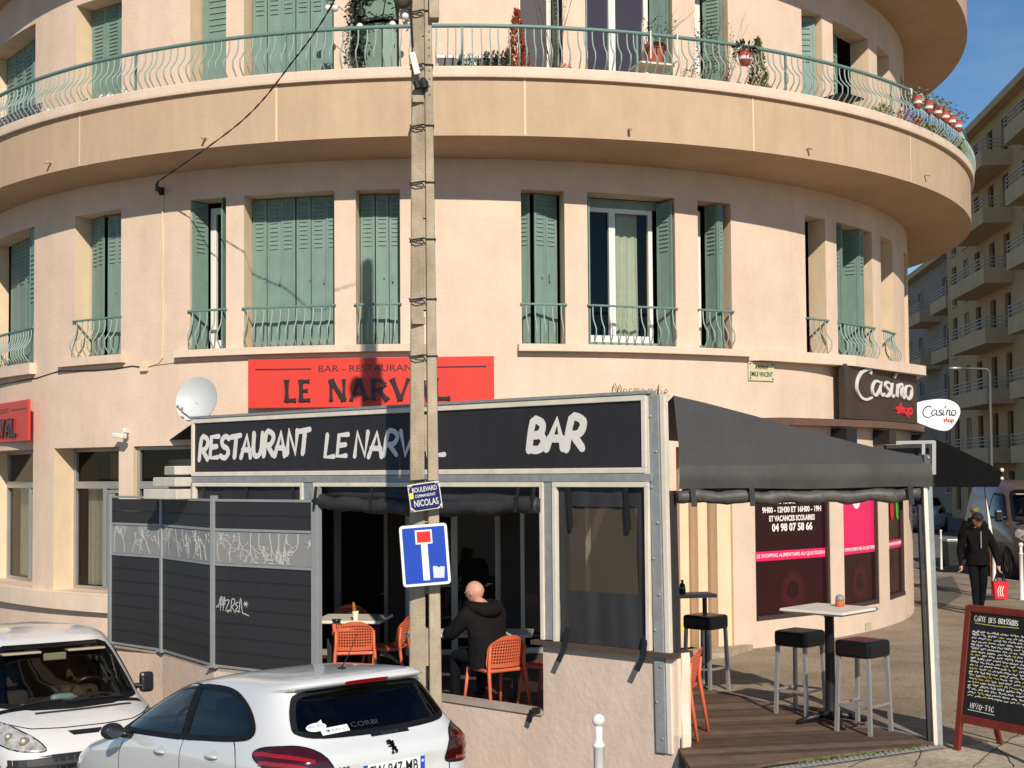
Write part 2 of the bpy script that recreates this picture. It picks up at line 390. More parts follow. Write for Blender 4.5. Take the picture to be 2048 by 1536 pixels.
# ================================================================== the corner building
bld = thing('apartment_building', 'rounded peach apartment building with teal shutters and curved balconies on the street corner', 'building', WC)
BCL = BC - WC
def cyl(th, R, z, C=Vector((0, 0, 0))):
    a = radians(th); return Vector((C.x + R * sin(a), C.y - R * cos(a), z))
Z_SILL, Z_LINT, Z_SOF, Z_F0, Z_F1, Z_CAP = 4.04, 6.02, 6.40, 6.458, 7.154, 7.29
DEP = 0.30
OPEN = [(-57.0, -43.5), (-36.15, -29.65), (-21.6, -17.84), (-16.05, -7.6), (-5.7, -1.8), (8.79, 12.7), (14.81, 23.4), (25.84, 29.6), (39.5, 42.83), (44.82, 52.72), (55.2, 59.6), (66, 70)]
def wall_band(name, z0, z1, opens, R=RW, t0=-112, t1=112, m=M_WALL, lintels=()):
    mb = MB()
    ths = set(t0 + (t1 - t0) * i / 112 for i in range(113)); zs = {z0, z1}
    for o in opens:
        ths -= {t for t in ths if abs(t - o[0]) < .3 or abs(t - o[1]) < .3}
        ths |= {o[0], o[1]}; zs |= {o[2], o[3]}
    ths, zs = sorted(ths), sorted(z for z in zs if z0 <= z <= z1)
    for a, b in zip(ths, ths[1:]):
        for c, d in zip(zs, zs[1:]):
            tm, zm = (a + b) / 2, (c + d) / 2
            if any(o[0] < tm < o[1] and o[2] < zm < o[3] for o in opens): continue
            mb.add([cyl(a, R, c), cyl(b, R, c), cyl(b, R, d), cyl(a, R, d)], [(0, 1, 2, 3)])
    for o in opens:
        a, b, c, d = o[:4]; dep = o[4] if len(o) > 4 else DEP
        n = cyl((a + b) / 2, 1, 0); inn = -n * dep; inn.z = 0
        arc = [t for t in ths if a - 1e-6 <= t <= b + 1e-6]
        A0, B0, A1, B1 = cyl(a, R, c), cyl(b, R, c), cyl(a, R, d), cyl(b, R, d)
        mb.add([A0, A0 + inn, A1 + inn, A1], [(0, 1, 2, 3)], 1)
        mb.add([B0, B1, B1 + inn, B0 + inn], [(0, 1, 2, 3)], 1)
        top = [cyl(t, R, d) for t in arc] + [B1 + inn, A1 + inn]; mb.add(top, [tuple(range(len(top)))])
        bot = [cyl(t, R, c) for t in arc] + [B0 + inn, A0 + inn]; mb.add(bot, [tuple(range(len(bot)))[::-1]])
    return mb.build(name, [m, M_JAMB if m is M_WALL else m], bld)
GW = [(-58.5, -43.5, .80, 2.79, .36), (-39.5, -29.85, .80, 2.79, .36), (-28.0, -14.5, .80, 2.79, .10), (-12.5, -3.0, .10, 2.6, .12), (-1.5, 6.8, .10, 2.6, .12), (8.5, 15.0, .10, 2.6, .12)]
SHOPW = [(32.0, 42.8, .36, 2.72, .16), (45.25, 53.2, .38, 2.72, .16), (56.2, 63.0, .39, 2.72, .16)]
ENTRY = (23.2, 29.3, 0.02, 2.72, .75)
wall_band('ground_floor_wall', -1.3, 3.95, GW[:3], t1=-13.8)
wall_band('restaurant_front', -1.3, 2.75, GW[3:], t0=-13.8, t1=20, m=mat('dark_brown_front', srgb(52, 42, 36), .8, var=.1))  # wall band darkened to make the terrace interior read darker
wall_band('ground_floor_wall', 2.75, 3.95, [], t0=-13.8, t1=20)
wall_band('ground_floor_wall', -1.3, 3.95, SHOPW + [ENTRY], t0=20)
wall_band('first_floor_wall', 3.95, Z_SOF + .02, [(a, b, Z_SILL, Z_LINT) for a, b in OPEN])
wall_band('second_floor_wall', 7.0, 9.6, [(a, b, 7.02, 9.0) for a, b in OPEN])
# dark rooms behind the openings and the ends of the block
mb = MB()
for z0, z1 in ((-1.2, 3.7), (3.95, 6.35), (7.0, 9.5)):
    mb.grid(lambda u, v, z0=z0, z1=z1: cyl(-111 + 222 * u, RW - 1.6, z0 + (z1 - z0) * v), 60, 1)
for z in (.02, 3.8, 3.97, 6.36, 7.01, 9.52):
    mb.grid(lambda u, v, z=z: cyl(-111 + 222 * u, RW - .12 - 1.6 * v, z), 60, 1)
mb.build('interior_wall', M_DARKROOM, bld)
mb = MB()
e0, e1 = cyl(-112, RW, 0), cyl(112, RW, 0)
for e, sgn in ((e0, -1), (e1, 1)): mb.add([e + Vector((0, 0, -1.3)), e + Vector((0, 9, -1.3)), e + Vector((0, 9, 10.5)), e + Vector((0, 0, 10.5))], [(0, 1, 2, 3)])
mb.build('rear_wall', M_WALL, bld)
def ring(name, prof, C, m, t0=-104, t1=104, n=150, mats=None, parent=bld):
    "profile of (R, z) swept round the corner"
    mb = MB(); k = len(prof)
    mb.grid(lambda u, v: cyl(t0 + (t1 - t0) * u, *prof[min(k - 1, int(round(v * (k - 1))))], C), n, k - 1)
    return mb.build(name, m, parent)
# soffit spans two different centres: walk it by hand
def soffit(name, zi, zo, m):
    mb = MB()
    mb.grid(lambda u, v: cyl(-104 + 208 * u, RW - .05, zi) .lerp(cyl(-104 + 208 * u, RB, zo, BCL), v), 150, 6)
    return mb.build(name, m, bld, smooth=True)
soffit('balcony_soffit', Z_SOF, Z_F0, M_FASCIA)
fas = ring('balcony_fascia', [(RB, Z_F0), (RB, Z_F1 + .02)], BCL, M_FASCIA)
ring('balcony_cap', [(RB - .2, Z_F1 + .005), (RB + .055, Z_F1 + .004), (RB + .06, Z_F1 + .03), (RB + .06, Z_CAP - .015), (RB + .045, Z_CAP), (RB - .2, Z_CAP), (RB - .2, Z_CAP - .15)], BCL, M_WALL2)
mb = MB(); mb.grid(lambda u, v: cyl(-104 + 208 * u, RW - .1, Z_F1 + .03).lerp(cyl(-104 + 208 * u, RB - .15, Z_F1 + .03, BCL), v), 100, 1)
mb.build('balcony_floor', M_CONC, bld)
for px in (160, 553, 1050, 1506, 1819):
    t, z = on_wall(px, 230, RB, BC); mb = MB()
    mb.grid(lambda u, v: cyl(t - .09 + .18 * u, RB + .004, Z_F0 + .004 + (Z_F1 - Z_F0 - .004) * v, BCL), 1, 1)
    mb.build('expansion_joint', mat('joint_filler', srgb(224, 196, 160), .9), fas)
for px, py in ((103, 325), (412, 277), (822, 258), (1257, 260), (1614, 298), (1848, 350)):
    t, z = on_wall(px, py, RB, BC)
    mb = MB(); mb.tube([cyl(t, RB - .02, z, BCL), cyl(t, RB + .05, z, BCL), cyl(t, RB + .09, z - .02, BCL)], .017, 8); mb.build('drain_spout', mat('spout_plastic', srgb(190, 160, 130), .6), fas)
# upper balcony
soffit('upper_balcony_soffit', 9.56, 9.70, M_FASCIA)
ring('upper_balcony_fascia', [(RB, 9.70), (RB, 10.5)], BCL, M_FASCIA)
mb = MB(); mb.grid(lambda u, v: cyl(-104 + 208 * u, RW - 4, 10.5).lerp(cyl(-104 + 208 * u, RB, 10.5, BCL), v), 60, 1); mb.build('roof', M_CONC, bld)  # unseen top slab, added to stop light leaking in
# ------------------------------------------------------------------ shutters, windows
def opening_frame(a, b, z, dep=DEP):
    A, B = cyl(a, RW, z), cyl(b, RW, z); n = cyl((a + b) / 2, 1, 0); n.z = 0
    M = frame(A - n * dep, B - A); return M, (B - A).length
LOUV = {}
def louvre_mesh(w):
    k = round(w, 2)
    if k not in LOUV:
        mb = MB(); h = .030
        mb.add([(0, 0, h), (w, 0, h), (w, 0, 0), (0, 0, 0), (0, -.014, .002), (w, -.014, .002)], [(0, 4, 5, 1), (4, 3, 2, 5), (0, 3, 4), (1, 5, 2)])
        LOUV[k] = mb.mesh('louvre', M_TEAL)
    return LOUV[k]
def shutter(M, u0, v0, u1, v1, H, n=1, louv=True, lz=(.66, .95), rows=11, z0=0.01, slots=False, fold=0.0, hasp=False):
    "one leaf of n folding steel panels standing on the line (u0,v0)-(u1,v1) of the opening"
    d = Vector((u1 - u0, v1 - v0, 0)); L = d.length
    S = M @ frame((u0, v0, z0), d); mb = MB(); pw = L / n
    for i in range(n):
        x0, x1 = i * pw + .004, (i + 1) * pw - .004
        y = (fold if i % 2 else 0)
        mb.box(x0, x1, y - .006, y + .006, 0, H)
        mb.box(x0, x0 + .028, y - .013, y - .0062, .004, H - .004); mb.box(x1 - .028, x1, y - .013, y - .0062, .004, H - .004)
        mb.box(x0 + .029, x1 - .029, y - .010, y - .0062, .03, .05)
    if hasp: mb.box(L * .62, L * .62 + .02, -.03, -.0135, H * .42, H * .47); mb.box(L * .3, L * .3 + .018, -.028, -.0135, H * .44, H * .455)
    o = mb.build('shutter', M_TEAL, bld, S)
    if louv:
        for i in range(n):
            w = pw * .56; x = i * pw + pw * .22; y = (fold if i % 2 else 0) - .0062
            for r in range(rows):
                q = place('louvre', louvre_mesh(w), o, Matrix.Translation((x + (w - round(w, 2)) / 2, y, H * (lz[0] + (lz[1] - lz[0]) * r / (rows - 1)))))
    return o
def window(M, u0, u1, z0, z1, v=-.02, sashes=2, frame_w=.055, m=M_WHITEPVC, pane=M_PANE, curtain=None, name='window', split=None, open_left=False):
    "a framed window with its panes and curtains in an opening"
    mb = MB(); f = frame_w
    mb.box(u0, u0 + f, v - .03, v + .03, z0, z1); mb.box(u1 - f, u1, v - .03, v + .03, z0, z1)
    mb.box(u0 + f, u1 - f, v - .028, v + .03, z1 - f, z1); mb.box(u0 + f, u1 - f, v - .028, v + .03, z0, z0 + f * 1.5)
    w = (u1 - u0 - 2 * f) / sashes
    for i in range(1, sashes):
        x = u0 + f + i * w if split is None else split
        mb.box(x - f * .75, x + f * .75, v - .036, v + .03, z0 + f * 1.5, z1 - f)
        mb.box(x - .006, x + .006, v - .046, v - .0365, z0 + .1, z1 - .1)
    o = mb.build(name, m, bld, M, bevel=.004)
    xs = [u0 + f] + [u0 + f + i * w if split is None else split for i in range(1, sashes)] + [u1 - f]
    for i, (xa, xb) in enumerate(zip(xs, xs[1:])):
        g = MB(); g.add([(xa - .01, v + .012, z0 + f), (xb + .01, v + .012, z0 + f), (xb + .01, v + .012, z1 - f + .01), (xa - .01, v + .012, z1 - f + .01)], [(0, 1, 2, 3)])
        g.build('pane', pane, o)
    for c in curtain or ():
        ca, cb, mm = c[:3]; g = MB()
        g.grid(lambda s, t: (ca + (cb - ca) * s + .04 * (1 - t) ** 2 * sin(s * 9), v + .09 + .022 * sin(s * (cb - ca) * 55) * (.4 + .6 * (1 - t)), z0 + .04 + (z1 - z0 - .08) * t), 40, 6)
        g.build('curtain', mm, o, smooth=True)
    return o
H1 = Z_LINT - Z_SILL - .02
def fr1(i): return opening_frame(*OPEN[i], Z_SILL)
# first floor, left to right
M, W = fr1(0)
shutter(M, W * .10, -.02, W * .64, -.05, H1, 3); shutter(M, W * .84, -.02, W * .86, -.26, H1, 1); shutter(M, W * .865, -.26, W * .985, -.27, H1, 1, lz=(.45, .8))
window(M, W * .03, W * .80, 0, H1, .06, 2)
M, W = fr1(1)
shutter(M, .03, -.02, W * .42, -.11, H1, 2, fold=-.01); shutter(M, W * .475, -.10, W * .985, -.02, H1, 3, fold=-.01, hasp=True)
M, W = fr1(2)
shutter(M, .015, -.27, .10, -.03, H1, 1); shutter(M, W - .09, -.05, W - .075, -.28, H1, 1)
window(M, .11, W - .05, .02, H1 - .04, .05, 1, .085)
M, W = fr1(3)
shutter(M, .01, -.03, W / 2 - .006, -.045, H1, 3, fold=.012, hasp=True); shutter(M, W / 2 + .006, -.045, W - .01, -.03, H1, 3, fold=.012, hasp=True)
M, W = fr1(4)
shutter(M, .01, -.02, W * .36, -.03, H1, 1); shutter(M, W * .37, -.03, W - .012, -.02, H1, 2, fold=.014, hasp=True)
M, W = fr1(5)
shutter(M, .01, -.02, W * .27, -.12, H1, 1); shutter(M, W * .35, -.13, W * .93, -.02, H1, 2, fold=.006, hasp=True)
M, W = fr1(6)
shutter(M, .025, -.29, .03, -.05, H1 - .03, 1, lz=(.4, .8)); shutter(M, W - .14, -.04, W - .03, -.28, H1 - .03, 1)
shutter(M, .03, -.02, .04, -.03, .1, 1, louv=False)
mb = MB(); mb.box(.05, W - .12, .0, .05, H1 - .10, H1 + .01); mb.build('roller_box', M_TEAL, bld, M)
mb = MB(); mb.box(.02, W - .02, -.03, .06, .0, .065); mb.build('threshold', M_TEAL, bld, M)
wn6 = window(M, .05, W - .18, .07, H1 - .10, .05, 2, .06, split=W * .385, curtain=[(W * .42, W * .72, M_CURTAIN)])
M, W = fr1(7)
window(M, .03, W * .50, .07, H1 - .05, .05, 1, .05, curtain=[(.06, W * .28, M_CURTAIN)]); shutter(M, W * .58, -.03, W * .66, -.26, H1, 1); shutter(M, W * .67, -.255, W * .82, -.24, H1, 1)
mb = MB(); mb.box(.02, W - .02, -.03, .06, .0, .065); mb.build('threshold', M_TEAL, bld, M)
M, W = fr1(8)
shutter(M, .01, -.02, W * .62, -.03, H1, 2)
M, W = fr1(9)
shutter(M, W * .14, -.03, W * .18, -.29, H1, 1); shutter(M, W * .62, -.03, W * .66, -.27, H1, 1); shutter(M, W * .665, -.27, W * .80, -.26, H1, 1)
window(M, W * .17, W * .66, .04, H1 - .1, .06, 1, .05, m=M_TEAL, curtain=[(W * .3, W * .5, M_CURTAIN)])
M, W = fr1(10)
shutter(M, .01, .1, W - .01, .1, H1, 1)
# second floor
def fr2(i): return opening_frame(*OPEN[i], 7.02)
H2 = 1.96
M, W = fr2(0); shutter(M, .02, -.05, W * .82, -.05, H2, 4, rows=14, lz=(.5, .93)); shutter(M, W * .84, -.05, W * .99, -.05, H2, 1, rows=14, lz=(.5, .93))
M, W = fr2(1); shutter(M, .02, -.03, W * .98, -.03, H2, 3, rows=14, lz=(.62, .97))
M, W = fr2(2); shutter(M, .02, -.03, W * .98, -.03, H2, 1, rows=8)
M, W = fr2(3); shutter(M, .02, -.04, W * .5, -.04, H2, 3, fold=.012, rows=8, lz=(.73, .95)); shutter(M, W * .505, -.04, W * .98, -.04, H2, 3, fold=.012, rows=8, lz=(.73, .95))
M, W = fr2(4); shutter(M, .02, -.02, W * .55, -.09, H2 * .62, 1, louv=False); shutter(M, W * .56, -.09, W * .98, -.02, H2 * .62, 1, louv=False)
S = M @ Matrix.Translation((0, -.02, H2 * .64)) @ Matrix.Rotation(radians(-38), 4, 'X')
shutter(S, .02, 0, W * .55, -.05, H2 * .3, 1, louv=False); shutter(S, W * .56, -.05, W * .98, 0, H2 * .3, 1, louv=False)
M_GREYGLASS = glass('grey_reflecting_glass', (.2, .2, .22, 1), 1.0, film=.6, filmcol=srgb(120, 112, 112))
M, W = fr2(5); window(M, .01, W - .09, .0, H2, .02, 1, .06, pane=M_GREYGLASS); shutter(M, W - .06, -.02, W - .05, -.28, H2, 1)
M, W = fr2(6); window(M, .06, W - .22, .0, H2, .02, 2, .065, pane=M_PANE_BLUE, split=W * .40); shutter(M, .035, -.02, .03, -.28, H2, 1); shutter(M, W - .2, -.02, W - .03, -.25, H2, 1, louv=False)
M, W = fr2(7); window(M, .03, W * .55, .0, H2, .03, 1, .09); shutter(M, W * .6, -.02, W * .9, -.25, H2, 1, rows=12)
M, W = fr2(8); window(M, .03, W * .5, .0, H2, .03, 1, .06); shutter(M, W * .4, -.02, W * .93, -.2, H2, 1, rows=8)
M, W = fr2(9); shutter(M, .02, -.03, W * .55, -.03, H2, 2, rows=14, lz=(.45, .93))
M, W = fr2(10); shutter(M, .02, .05, W - .02, .05, H2, 1, louv=False)
# ------------------------------------------------------------------ railings
def baluster_mesh(h, belly, r=.009):
    pts = [(0, 0, h), (0, 0, h * .80), (0, -belly * .18, h * .64), (0, -belly * .6, h * .50), (0, -belly * .97, h * .40), (0, -belly, h * .37), (0, -belly, h * .24), (0, -belly * .93, h * .20), (0, -belly * .45, h * .06), (0, -belly * .3, 0)]
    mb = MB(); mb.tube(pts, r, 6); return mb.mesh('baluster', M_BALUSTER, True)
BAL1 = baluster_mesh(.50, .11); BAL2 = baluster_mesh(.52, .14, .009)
def window_railing(i):
    a, b = OPEN[i]; A, B = cyl(a, RW, Z_SILL), cyl(b, RW, Z_SILL); M = frame(A, B - A); W = (B - A).length
    mb = MB(); mb.box(-.02, W + .02, -.035, .005, .495, .52); o = mb.build('window_railing', M_TEALRAIL, bld, M, bevel=.004)
    n = max(3, int(round(W / .112))); 
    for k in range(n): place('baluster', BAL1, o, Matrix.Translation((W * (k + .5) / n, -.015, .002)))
for i in range(11): window_railing(i)
mb = MB(); rr = RB - .06
mb.tube([cyl(-100 + 2 * k, rr, 7.815, BCL) for k in range(101)], .026, 8)
o = mb.build('balcony_railing', M_TEALRAIL, bld, smooth=True)
nb = 270
for k in range(nb):
    t = -92 + 184 * (k + .5) / nb + .25 * (RND.random() - .5); p = cyl(t, rr, Z_CAP - .002, BCL)
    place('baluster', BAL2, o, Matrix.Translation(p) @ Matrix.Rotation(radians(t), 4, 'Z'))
for k in range(13):
    t = -84 + 14 * k + 1.5; p = cyl(t, rr, Z_CAP - .002, BCL); mb = MB(); mb.box(-.012, .012, -.012, .012, 0, .51); mb.build('railing_post', M_TEALRAIL, o, Matrix.Translation(p) @ Matrix.Rotation(radians(t), 4, 'Z'))
# ------------------------------------------------------------------ sills and ledges
def ledge(name, a, b, z0, z1, out, m=M_WALL2, R=RW, out2=None):
    mb = MB(); n = max(2, int(abs(b - a) / 1.5)); o2 = out if out2 is None else out2
    rr = lambda u: R + out + (o2 - out) * u
    prof = lambda u, v: [(R - .05, z0), (rr(u), z0), (rr(u), z1), (R - .05, z1 + .004)][v]
    mb.grid(lambda u, v: cyl(a + (b - a) * u, *prof(u, int(round(v * 3)))), n, 3)
    for u in (0, 1): mb.add([cyl(a + (b - a) * u, *prof(u, v)) for v in range(4)], [(0, 1, 2, 3)] if u == 0 else [(3, 2, 1, 0)])
    return mb.build(name, m, bld)
ledge('window_sill', -57.5, -43.0, 3.87, 4.03, .10); ledge('window_sill', -38.1, -29.0, 3.92, 4.03, .10)
ledge('window_sill', -22.8, -.75, 3.94, 4.03, .11); ledge('window_sill', 8.4, 31.2, 3.94, 4.03, .12)
ledge('ground_floor_ledge', -62, -13, .56, .78, .10)
mb = MB()
poly = [cyl(t, RW - .04, 0) for t in range(31, 81, 3)] + [Vector((7.75, -4.1, 0)), Vector((6.1, -6.1, 0)), Vector((4.55, -7.20, 0))]
mb.prism([(p.x, p.y) for p in poly], .15, Matrix.Translation((0, 0, 3.895))); mb.build('cornice', M_WALL2, bld)
# ------------------------------------------------------------------ ground-floor windows behind the cars and in the terrace
M_STORE = glass('restaurant_glass', (.86, .86, .82, 1), .8)
for gi, (i, ta, tb) in enumerate([(0, .0, 1.), (1, .0, 1.), (2, .0, 1.)]):
    a, b, z0, z1, dep = GW[i]; M, W = opening_frame(a, b, z0, dep); h = z1 - z0
    zt = 2.27 - z0; mb = MB(); f = .05
    mb.box(0, f, -.03, .03, 0, h); mb.box(W - f, W, -.03, .03, 0, h); mb.box(f, W - f, -.029, .03, h - f, h); mb.box(f, W - f, -.029, .03, 0, f)
    mb.box(f, W - f, -.04, .03, zt - .05, zt + .05); mb.box(W * .5 - .035, W * .5 + .035, -.045, .03, f, zt - .05)
    mb.box(W * .5 + .036, W - f, -.02, .025, zt - .115, zt - .07); mb.box(W * .5 + .08, W * .5 + .105, -.02, .025, f, zt - .115)
    o = mb.build('window_frame', M_ALU, bld, M, bevel=.004)
    for xa, xb, za, zb in ((f, W - f, zt, h - f), (f, W * .5, f, zt), (W * .5, W - f, f, zt)):
        g = MB(); g.add([(xa, .012, za), (xb, .012, za), (xb, .012, zb), (xa, .012, zb)], [(0, 1, 2, 3)]); g.build('pane', M_STORE, o)
    if i < 2:
        g = MB(); g.grid(lambda s, t: (f + .04 + (W * .46) * s, .16 + .012 * sin(s * 40), f + (zt - .1) * t), 40, 1); g.build('curtain', mat('greige_curtain', srgb(214, 208, 184), .9, var=.06, vscale=6), o, smooth=True)
        g = MB(); g.box(W * .1, W * .5, .5, .55, zt + .06, h - .06); g.build('ceiling_panel', mat('inner_panel', srgb(150, 125, 90), .9), o)
for i in (3, 4, 5):
    a, b, z0, z1, dep = GW[i]; M, W = opening_frame(a, b, z0, dep); h = z1 - z0; f = .07
    mb = MB(); mb.box(0, f, -.03, .03, 0, h); mb.box(W - f, W, -.03, .03, 0, h); mb.box(f, W - f, -.029, .03, h - f, h); mb.box(f, W - f, -.029, .03, 0, f)
    mb.box(W * .48, W * .48 + .08, -.04, .03, f, h - f)
    o = mb.build('door_frame', M_ALU, bld, M)
    g = MB(); g.add([(f, .012, f), (W - f, .012, f), (W - f, .012, h - f), (f, .012, h - f)], [(0, 1, 2, 3)]); g.build('pane', M_STORE, o)
# ------------------------------------------------------------------ stepped entrance beside the shop
M, W = opening_frame(ENTRY[0], ENTRY[1], 0.02, .75)
mb = MB(); mb.box(W * .05, W - .02, -.02, .02, 0, 2.7); mb.build('entrance_back_wall', M_JAMB, bld, M)
for k, (x0, x1, y0) in enumerate(((W * .36, W * .52, -.34), (W * .55, W * .72, -.52), (W * .76, W * 1.02, -.70))):
    mb = MB(); mb.box(x0, x1, y0, -.021, 0, 2.7); mb.build('door_pilaster', M_JAMB, bld, M, bevel=.006)
mb = MB(); mb.box(W * .09, W * .24, -.05, -.0205, 1.38, 1.83); o = mb.build('intercom_panel', M_ALU, bld, M, bevel=.005)
for r in range(4): q = MB(); q.box(W * .12, W * .17, -.058, -.0505, 1.45 + .07 * r, 1.49 + .07 * r); q.build('button', M_CONC, o)
q = MB(); q.box(W * .12, W * .20, -.056, -.0505, 1.62, 1.74); q.build('screen', M_WHITEPVC, o)
mb = MB(); mb.box(W * .37, W * .48, -.346, -.3405, .22, .34); mb.build('warning_sticker', mat('yellow_sticker', srgb(240, 205, 40), .6), bld, M)
mb = MB(); poly = [cyl(t, RW + .02, 0) for t in (30.5, 28, 26, 24, 22)] + [cyl(21.5, RW + .55, 0), cyl(26, RW + .5, 0), cyl(30.8, RW + .12, 0)]
mb.prism([(p.x, p.y) for p in poly], .07, Matrix.Translation((0, 0, .0))); mb.build('doorstep', M_CONC, bld)
# ------------------------------------------------------------------ grocery shop front
M_MAROON = mat('dark_maroon_window_film', srgb(46, 12, 14), .25, spec=.5)
M_PINK = mat('magenta_window_film', srgb(232, 32, 96), .35)
M_DKFRAME = mat('dark_brown_frame', srgb(66, 52, 48), .5)
M_PRINT = mat('white_window_print', srgb(238, 226, 216), .5)
for i, (a, b, z0, z1, dep) in enumerate(SHOPW):
    M, W = opening_frame(a, b, z0, dep - .12); h = z1 - z0
    mb = MB(); mb.add([(.0, .02, 0), (W, .02, 0), (W, .02, h), (0, .02, h)], [(0, 1, 2, 3)]); o = mb.build('shop_window', M_MAROON, bld, M)
    fb = MB(); f = .045
    fb.box(0, f * .5, -.03, .015, 0, h); fb.box(W - f, W, -.03, .015, 0, h); fb.box(f * .5, W - f, -.05, .016, -.0, .06); fb.build('frame', M_DKFRAME, o)
    T = frame((W / 2, .0, 0), (1, 0, 0)) @ Matrix.Rotation(pi / 2, 4, 'X')        # print plane: local XY faces the street
    bd = MB(); bd.add([(.03, .012, 1.16 - z0), (W - .05, .012, 1.16 - z0), (W - .05, .012, 1.29 - z0), (.03, .012, 1.29 - z0)], [(0, 1, 2, 3)]); bd.build('slogan_band', M_PINK, o)
    text('slogan_lettering', 'LE SHOPPING ALIMENTAIRE AU QUOTIDIEN' if i == 0 else 'SHOPPING ALIMENTAIRE AU QUOTIDIEN', .1, M_PRINT, o, Matrix.Translation((W / 2, .006, 1.225 - z0)) @ Matrix.Rotation(pi / 2, 4, 'X'), .001, width=W * .9, height=.062, bold=.001)
    # ghosted heart-shaped print
    hb = MB()
    for k, (s, z) in enumerate(((.30, .0), (.26, .0), (.22, .0), (.13, .0))):
        pts = [(W * .52 + s * (.95 * cos(q) * (1 - .18 * sin(q))), .74 - z0 + s * .98 * sin(q)) for q in [2 * pi * j / 24 for j in range(24)]]
        hb.add([(x, .0175 - .0012 * k, y) for x, y in pts], [tuple(range(24))], k)
    hb.build('shop_print', [mat('maroon_print_a', srgb(50, 12, 15), .3), mat('maroon_print_b', srgb(56, 13, 17), .3), mat('maroon_print_c', srgb(66, 14, 20), .3), mat('maroon_print_d', srgb(38, 9, 11), .3)], o)
    if i == 0:
        for body, zz, ww, hh in (('LUNDI AU VENDREDI, DIMANCHE', 1.965, 1.1, .085), ('9H00 - 12H30 ET 16H00 - 19H', 1.855, 1.24, .085), ('ET VACANCES SCOLAIRES', 1.735, .96, .08), ('04 98 07 58 66', 1.61, .85, .115)):
            text('opening_hours', body, .1, M_PRINT, o, Matrix.Translation((W * .52, .006, zz - z0)) @ Matrix.Rotation(pi / 2, 4, 'X'), .001, width=ww, height=hh, bold=.0035)
    if i == 1:
        pk = MB(); pk.add([(.03, .013, 1.291 - z0), (W - .05, .013, 1.291 - z0), (W - .05, .013, 2.6 - z0), (.03, .013, 2.6 - z0)], [(0, 1, 2, 3)]); pk.build('pink_film', M_PINK, o)
        dt = MB(); dt.add([(W * .45 + .13 * cos(2 * pi * j / 20), .008, 1.95 - z0 + .13 * sin(2 * pi * j / 20)) for j in range(20)], [tuple(range(20))]); dt.build('white_spot', M_PRINT, o)
    if i == 2:
        for k, (u, c) in enumerate(((.05, (232, 222, 60)), (.42, (214, 30, 40)), (.78, (90, 180, 60)))):
            dt = MB(); dt.add([(W * u + .11 * cos(2 * pi * j / 20), .008 + .002 * k, 1.80 - z0 + .2 * sin(2 * pi * j / 20)) for j in range(20)], [tuple(range(20))]); dt.build('promotion_sticker', mat('sticker_%s' % 'abc'[k], srgb(*c), .4), o)
for px, py in ((1736, 1253), (1816, 1236)):
    t, z = on_wall(px, py); mb = MB(); mb.box(-.11, .11, -.006, .02, -.05, .05)
    o = mb.build('air_vent', M_CONC, bld, frame(cyl(t, RW, z), cyl(t + 1, RW, z) - cyl(t, RW, z)))
    for k in range(4): q = MB(); q.box(-.1, .1, -.013, -.0065, -.04 + .022 * k, -.032 + .022 * k); q.build('slat', M_BEAD, o)
# brown awning cassette over the shop windows
mb = MB(); poly = [cyl(t, RW + .005, 0) for t in range(33, 77, 4)] + [cyl(78, RW + .22, 0)] + [cyl(t, RW + .23, 0) for t in range(70, 32, -4)]
mb.prism([(p.x, p.y) for p in poly], .10, Matrix.Translation((0, 0, 3.02)))
casq = mb.build('awning_cassette', mat('brown_metal', srgb(112, 82, 64), .5, var=.1, vscale=5, stain=.2), bld)
for px in (1672, 1752, 1855):
    t, z = on_wall(px, 880, RW); q = MB(); q.box(-.14, .14, -.25, 0, 2.78, 2.995); q.build('awning_bracket', M_BLACK, casq, frame(cyl(t, RW + .01, 0), cyl(t + 1, RW, 0) - cyl(t, RW, 0)))
# ================================================================== ground
M_ASPH = mat('worn_asphalt', srgb(172, 154, 130), .95, bump=.9, bscale=110, spec=.2, var=.30, vscale=22, stain=.38, sscale=.8)
M_CEM = mat('worn_cement_pavement', srgb(198, 181, 155), .95, var=.24, vscale=18, bump=.6, bscale=90, stain=.38, sscale=1.2, spec=.2)
M_ROAD = mat('road_asphalt', srgb(116, 110, 100), .95, var=.15, vscale=25, bump=.5, bscale=100, spec=.2)
def flat(name, poly, z, m, kind='structure'):
    mb = MB(); mb.add([(p[0], p[1], z) for p in poly], [tuple(range(len(poly)))]); o = mb.build(name, m); return tag(o, kind=kind)
A2, B2 = Vector((1.383, 11.2, 0)), Vector((-3.83, 15.7, 0))
# one sheet to the horizon, dipping to the left where the boulevard falls away
mb = MB()
def road_z(x, y):
    s = -.64 * (x + .8) + .77 * (y - 9.1); base = -.46 - .085 * s
    if s > 9: base = -.46 - .085 * 9
    t = max(0, min(1, (x - 1.5) / 3.5)); t = t * t * (3 - 2 * t)
    return min(-.13, base + (-.13 - base) * t)
xs = [-1500, -400, -120, -60, -30, -20, -14, -10, -8, -6, -5, -4, -3, -2, -1, 0, 1, 2, 4, 6, 8, 12, 20, 40, 90, 200, 500, 1500]
ys = [-800, -200, -80, -40, -20, -10, -5, -2, 0, 2, 4, 6, 7, 8, 9, 10, 11, 12, 13, 14, 15, 16, 18, 22, 30, 50, 90, 200, 600, 2000]
mb.add([(x, y, road_z(x, y)) for y in ys for x in xs], [(j * len(xs) + i, j * len(xs) + i + 1, (j + 1) * len(xs) + i + 1, (j + 1) * len(xs) + i) for j in range(len(ys) - 1) for i in range(len(xs) - 1)])
tag(mb.build('road', M_ROAD, smooth=True), kind='structure')
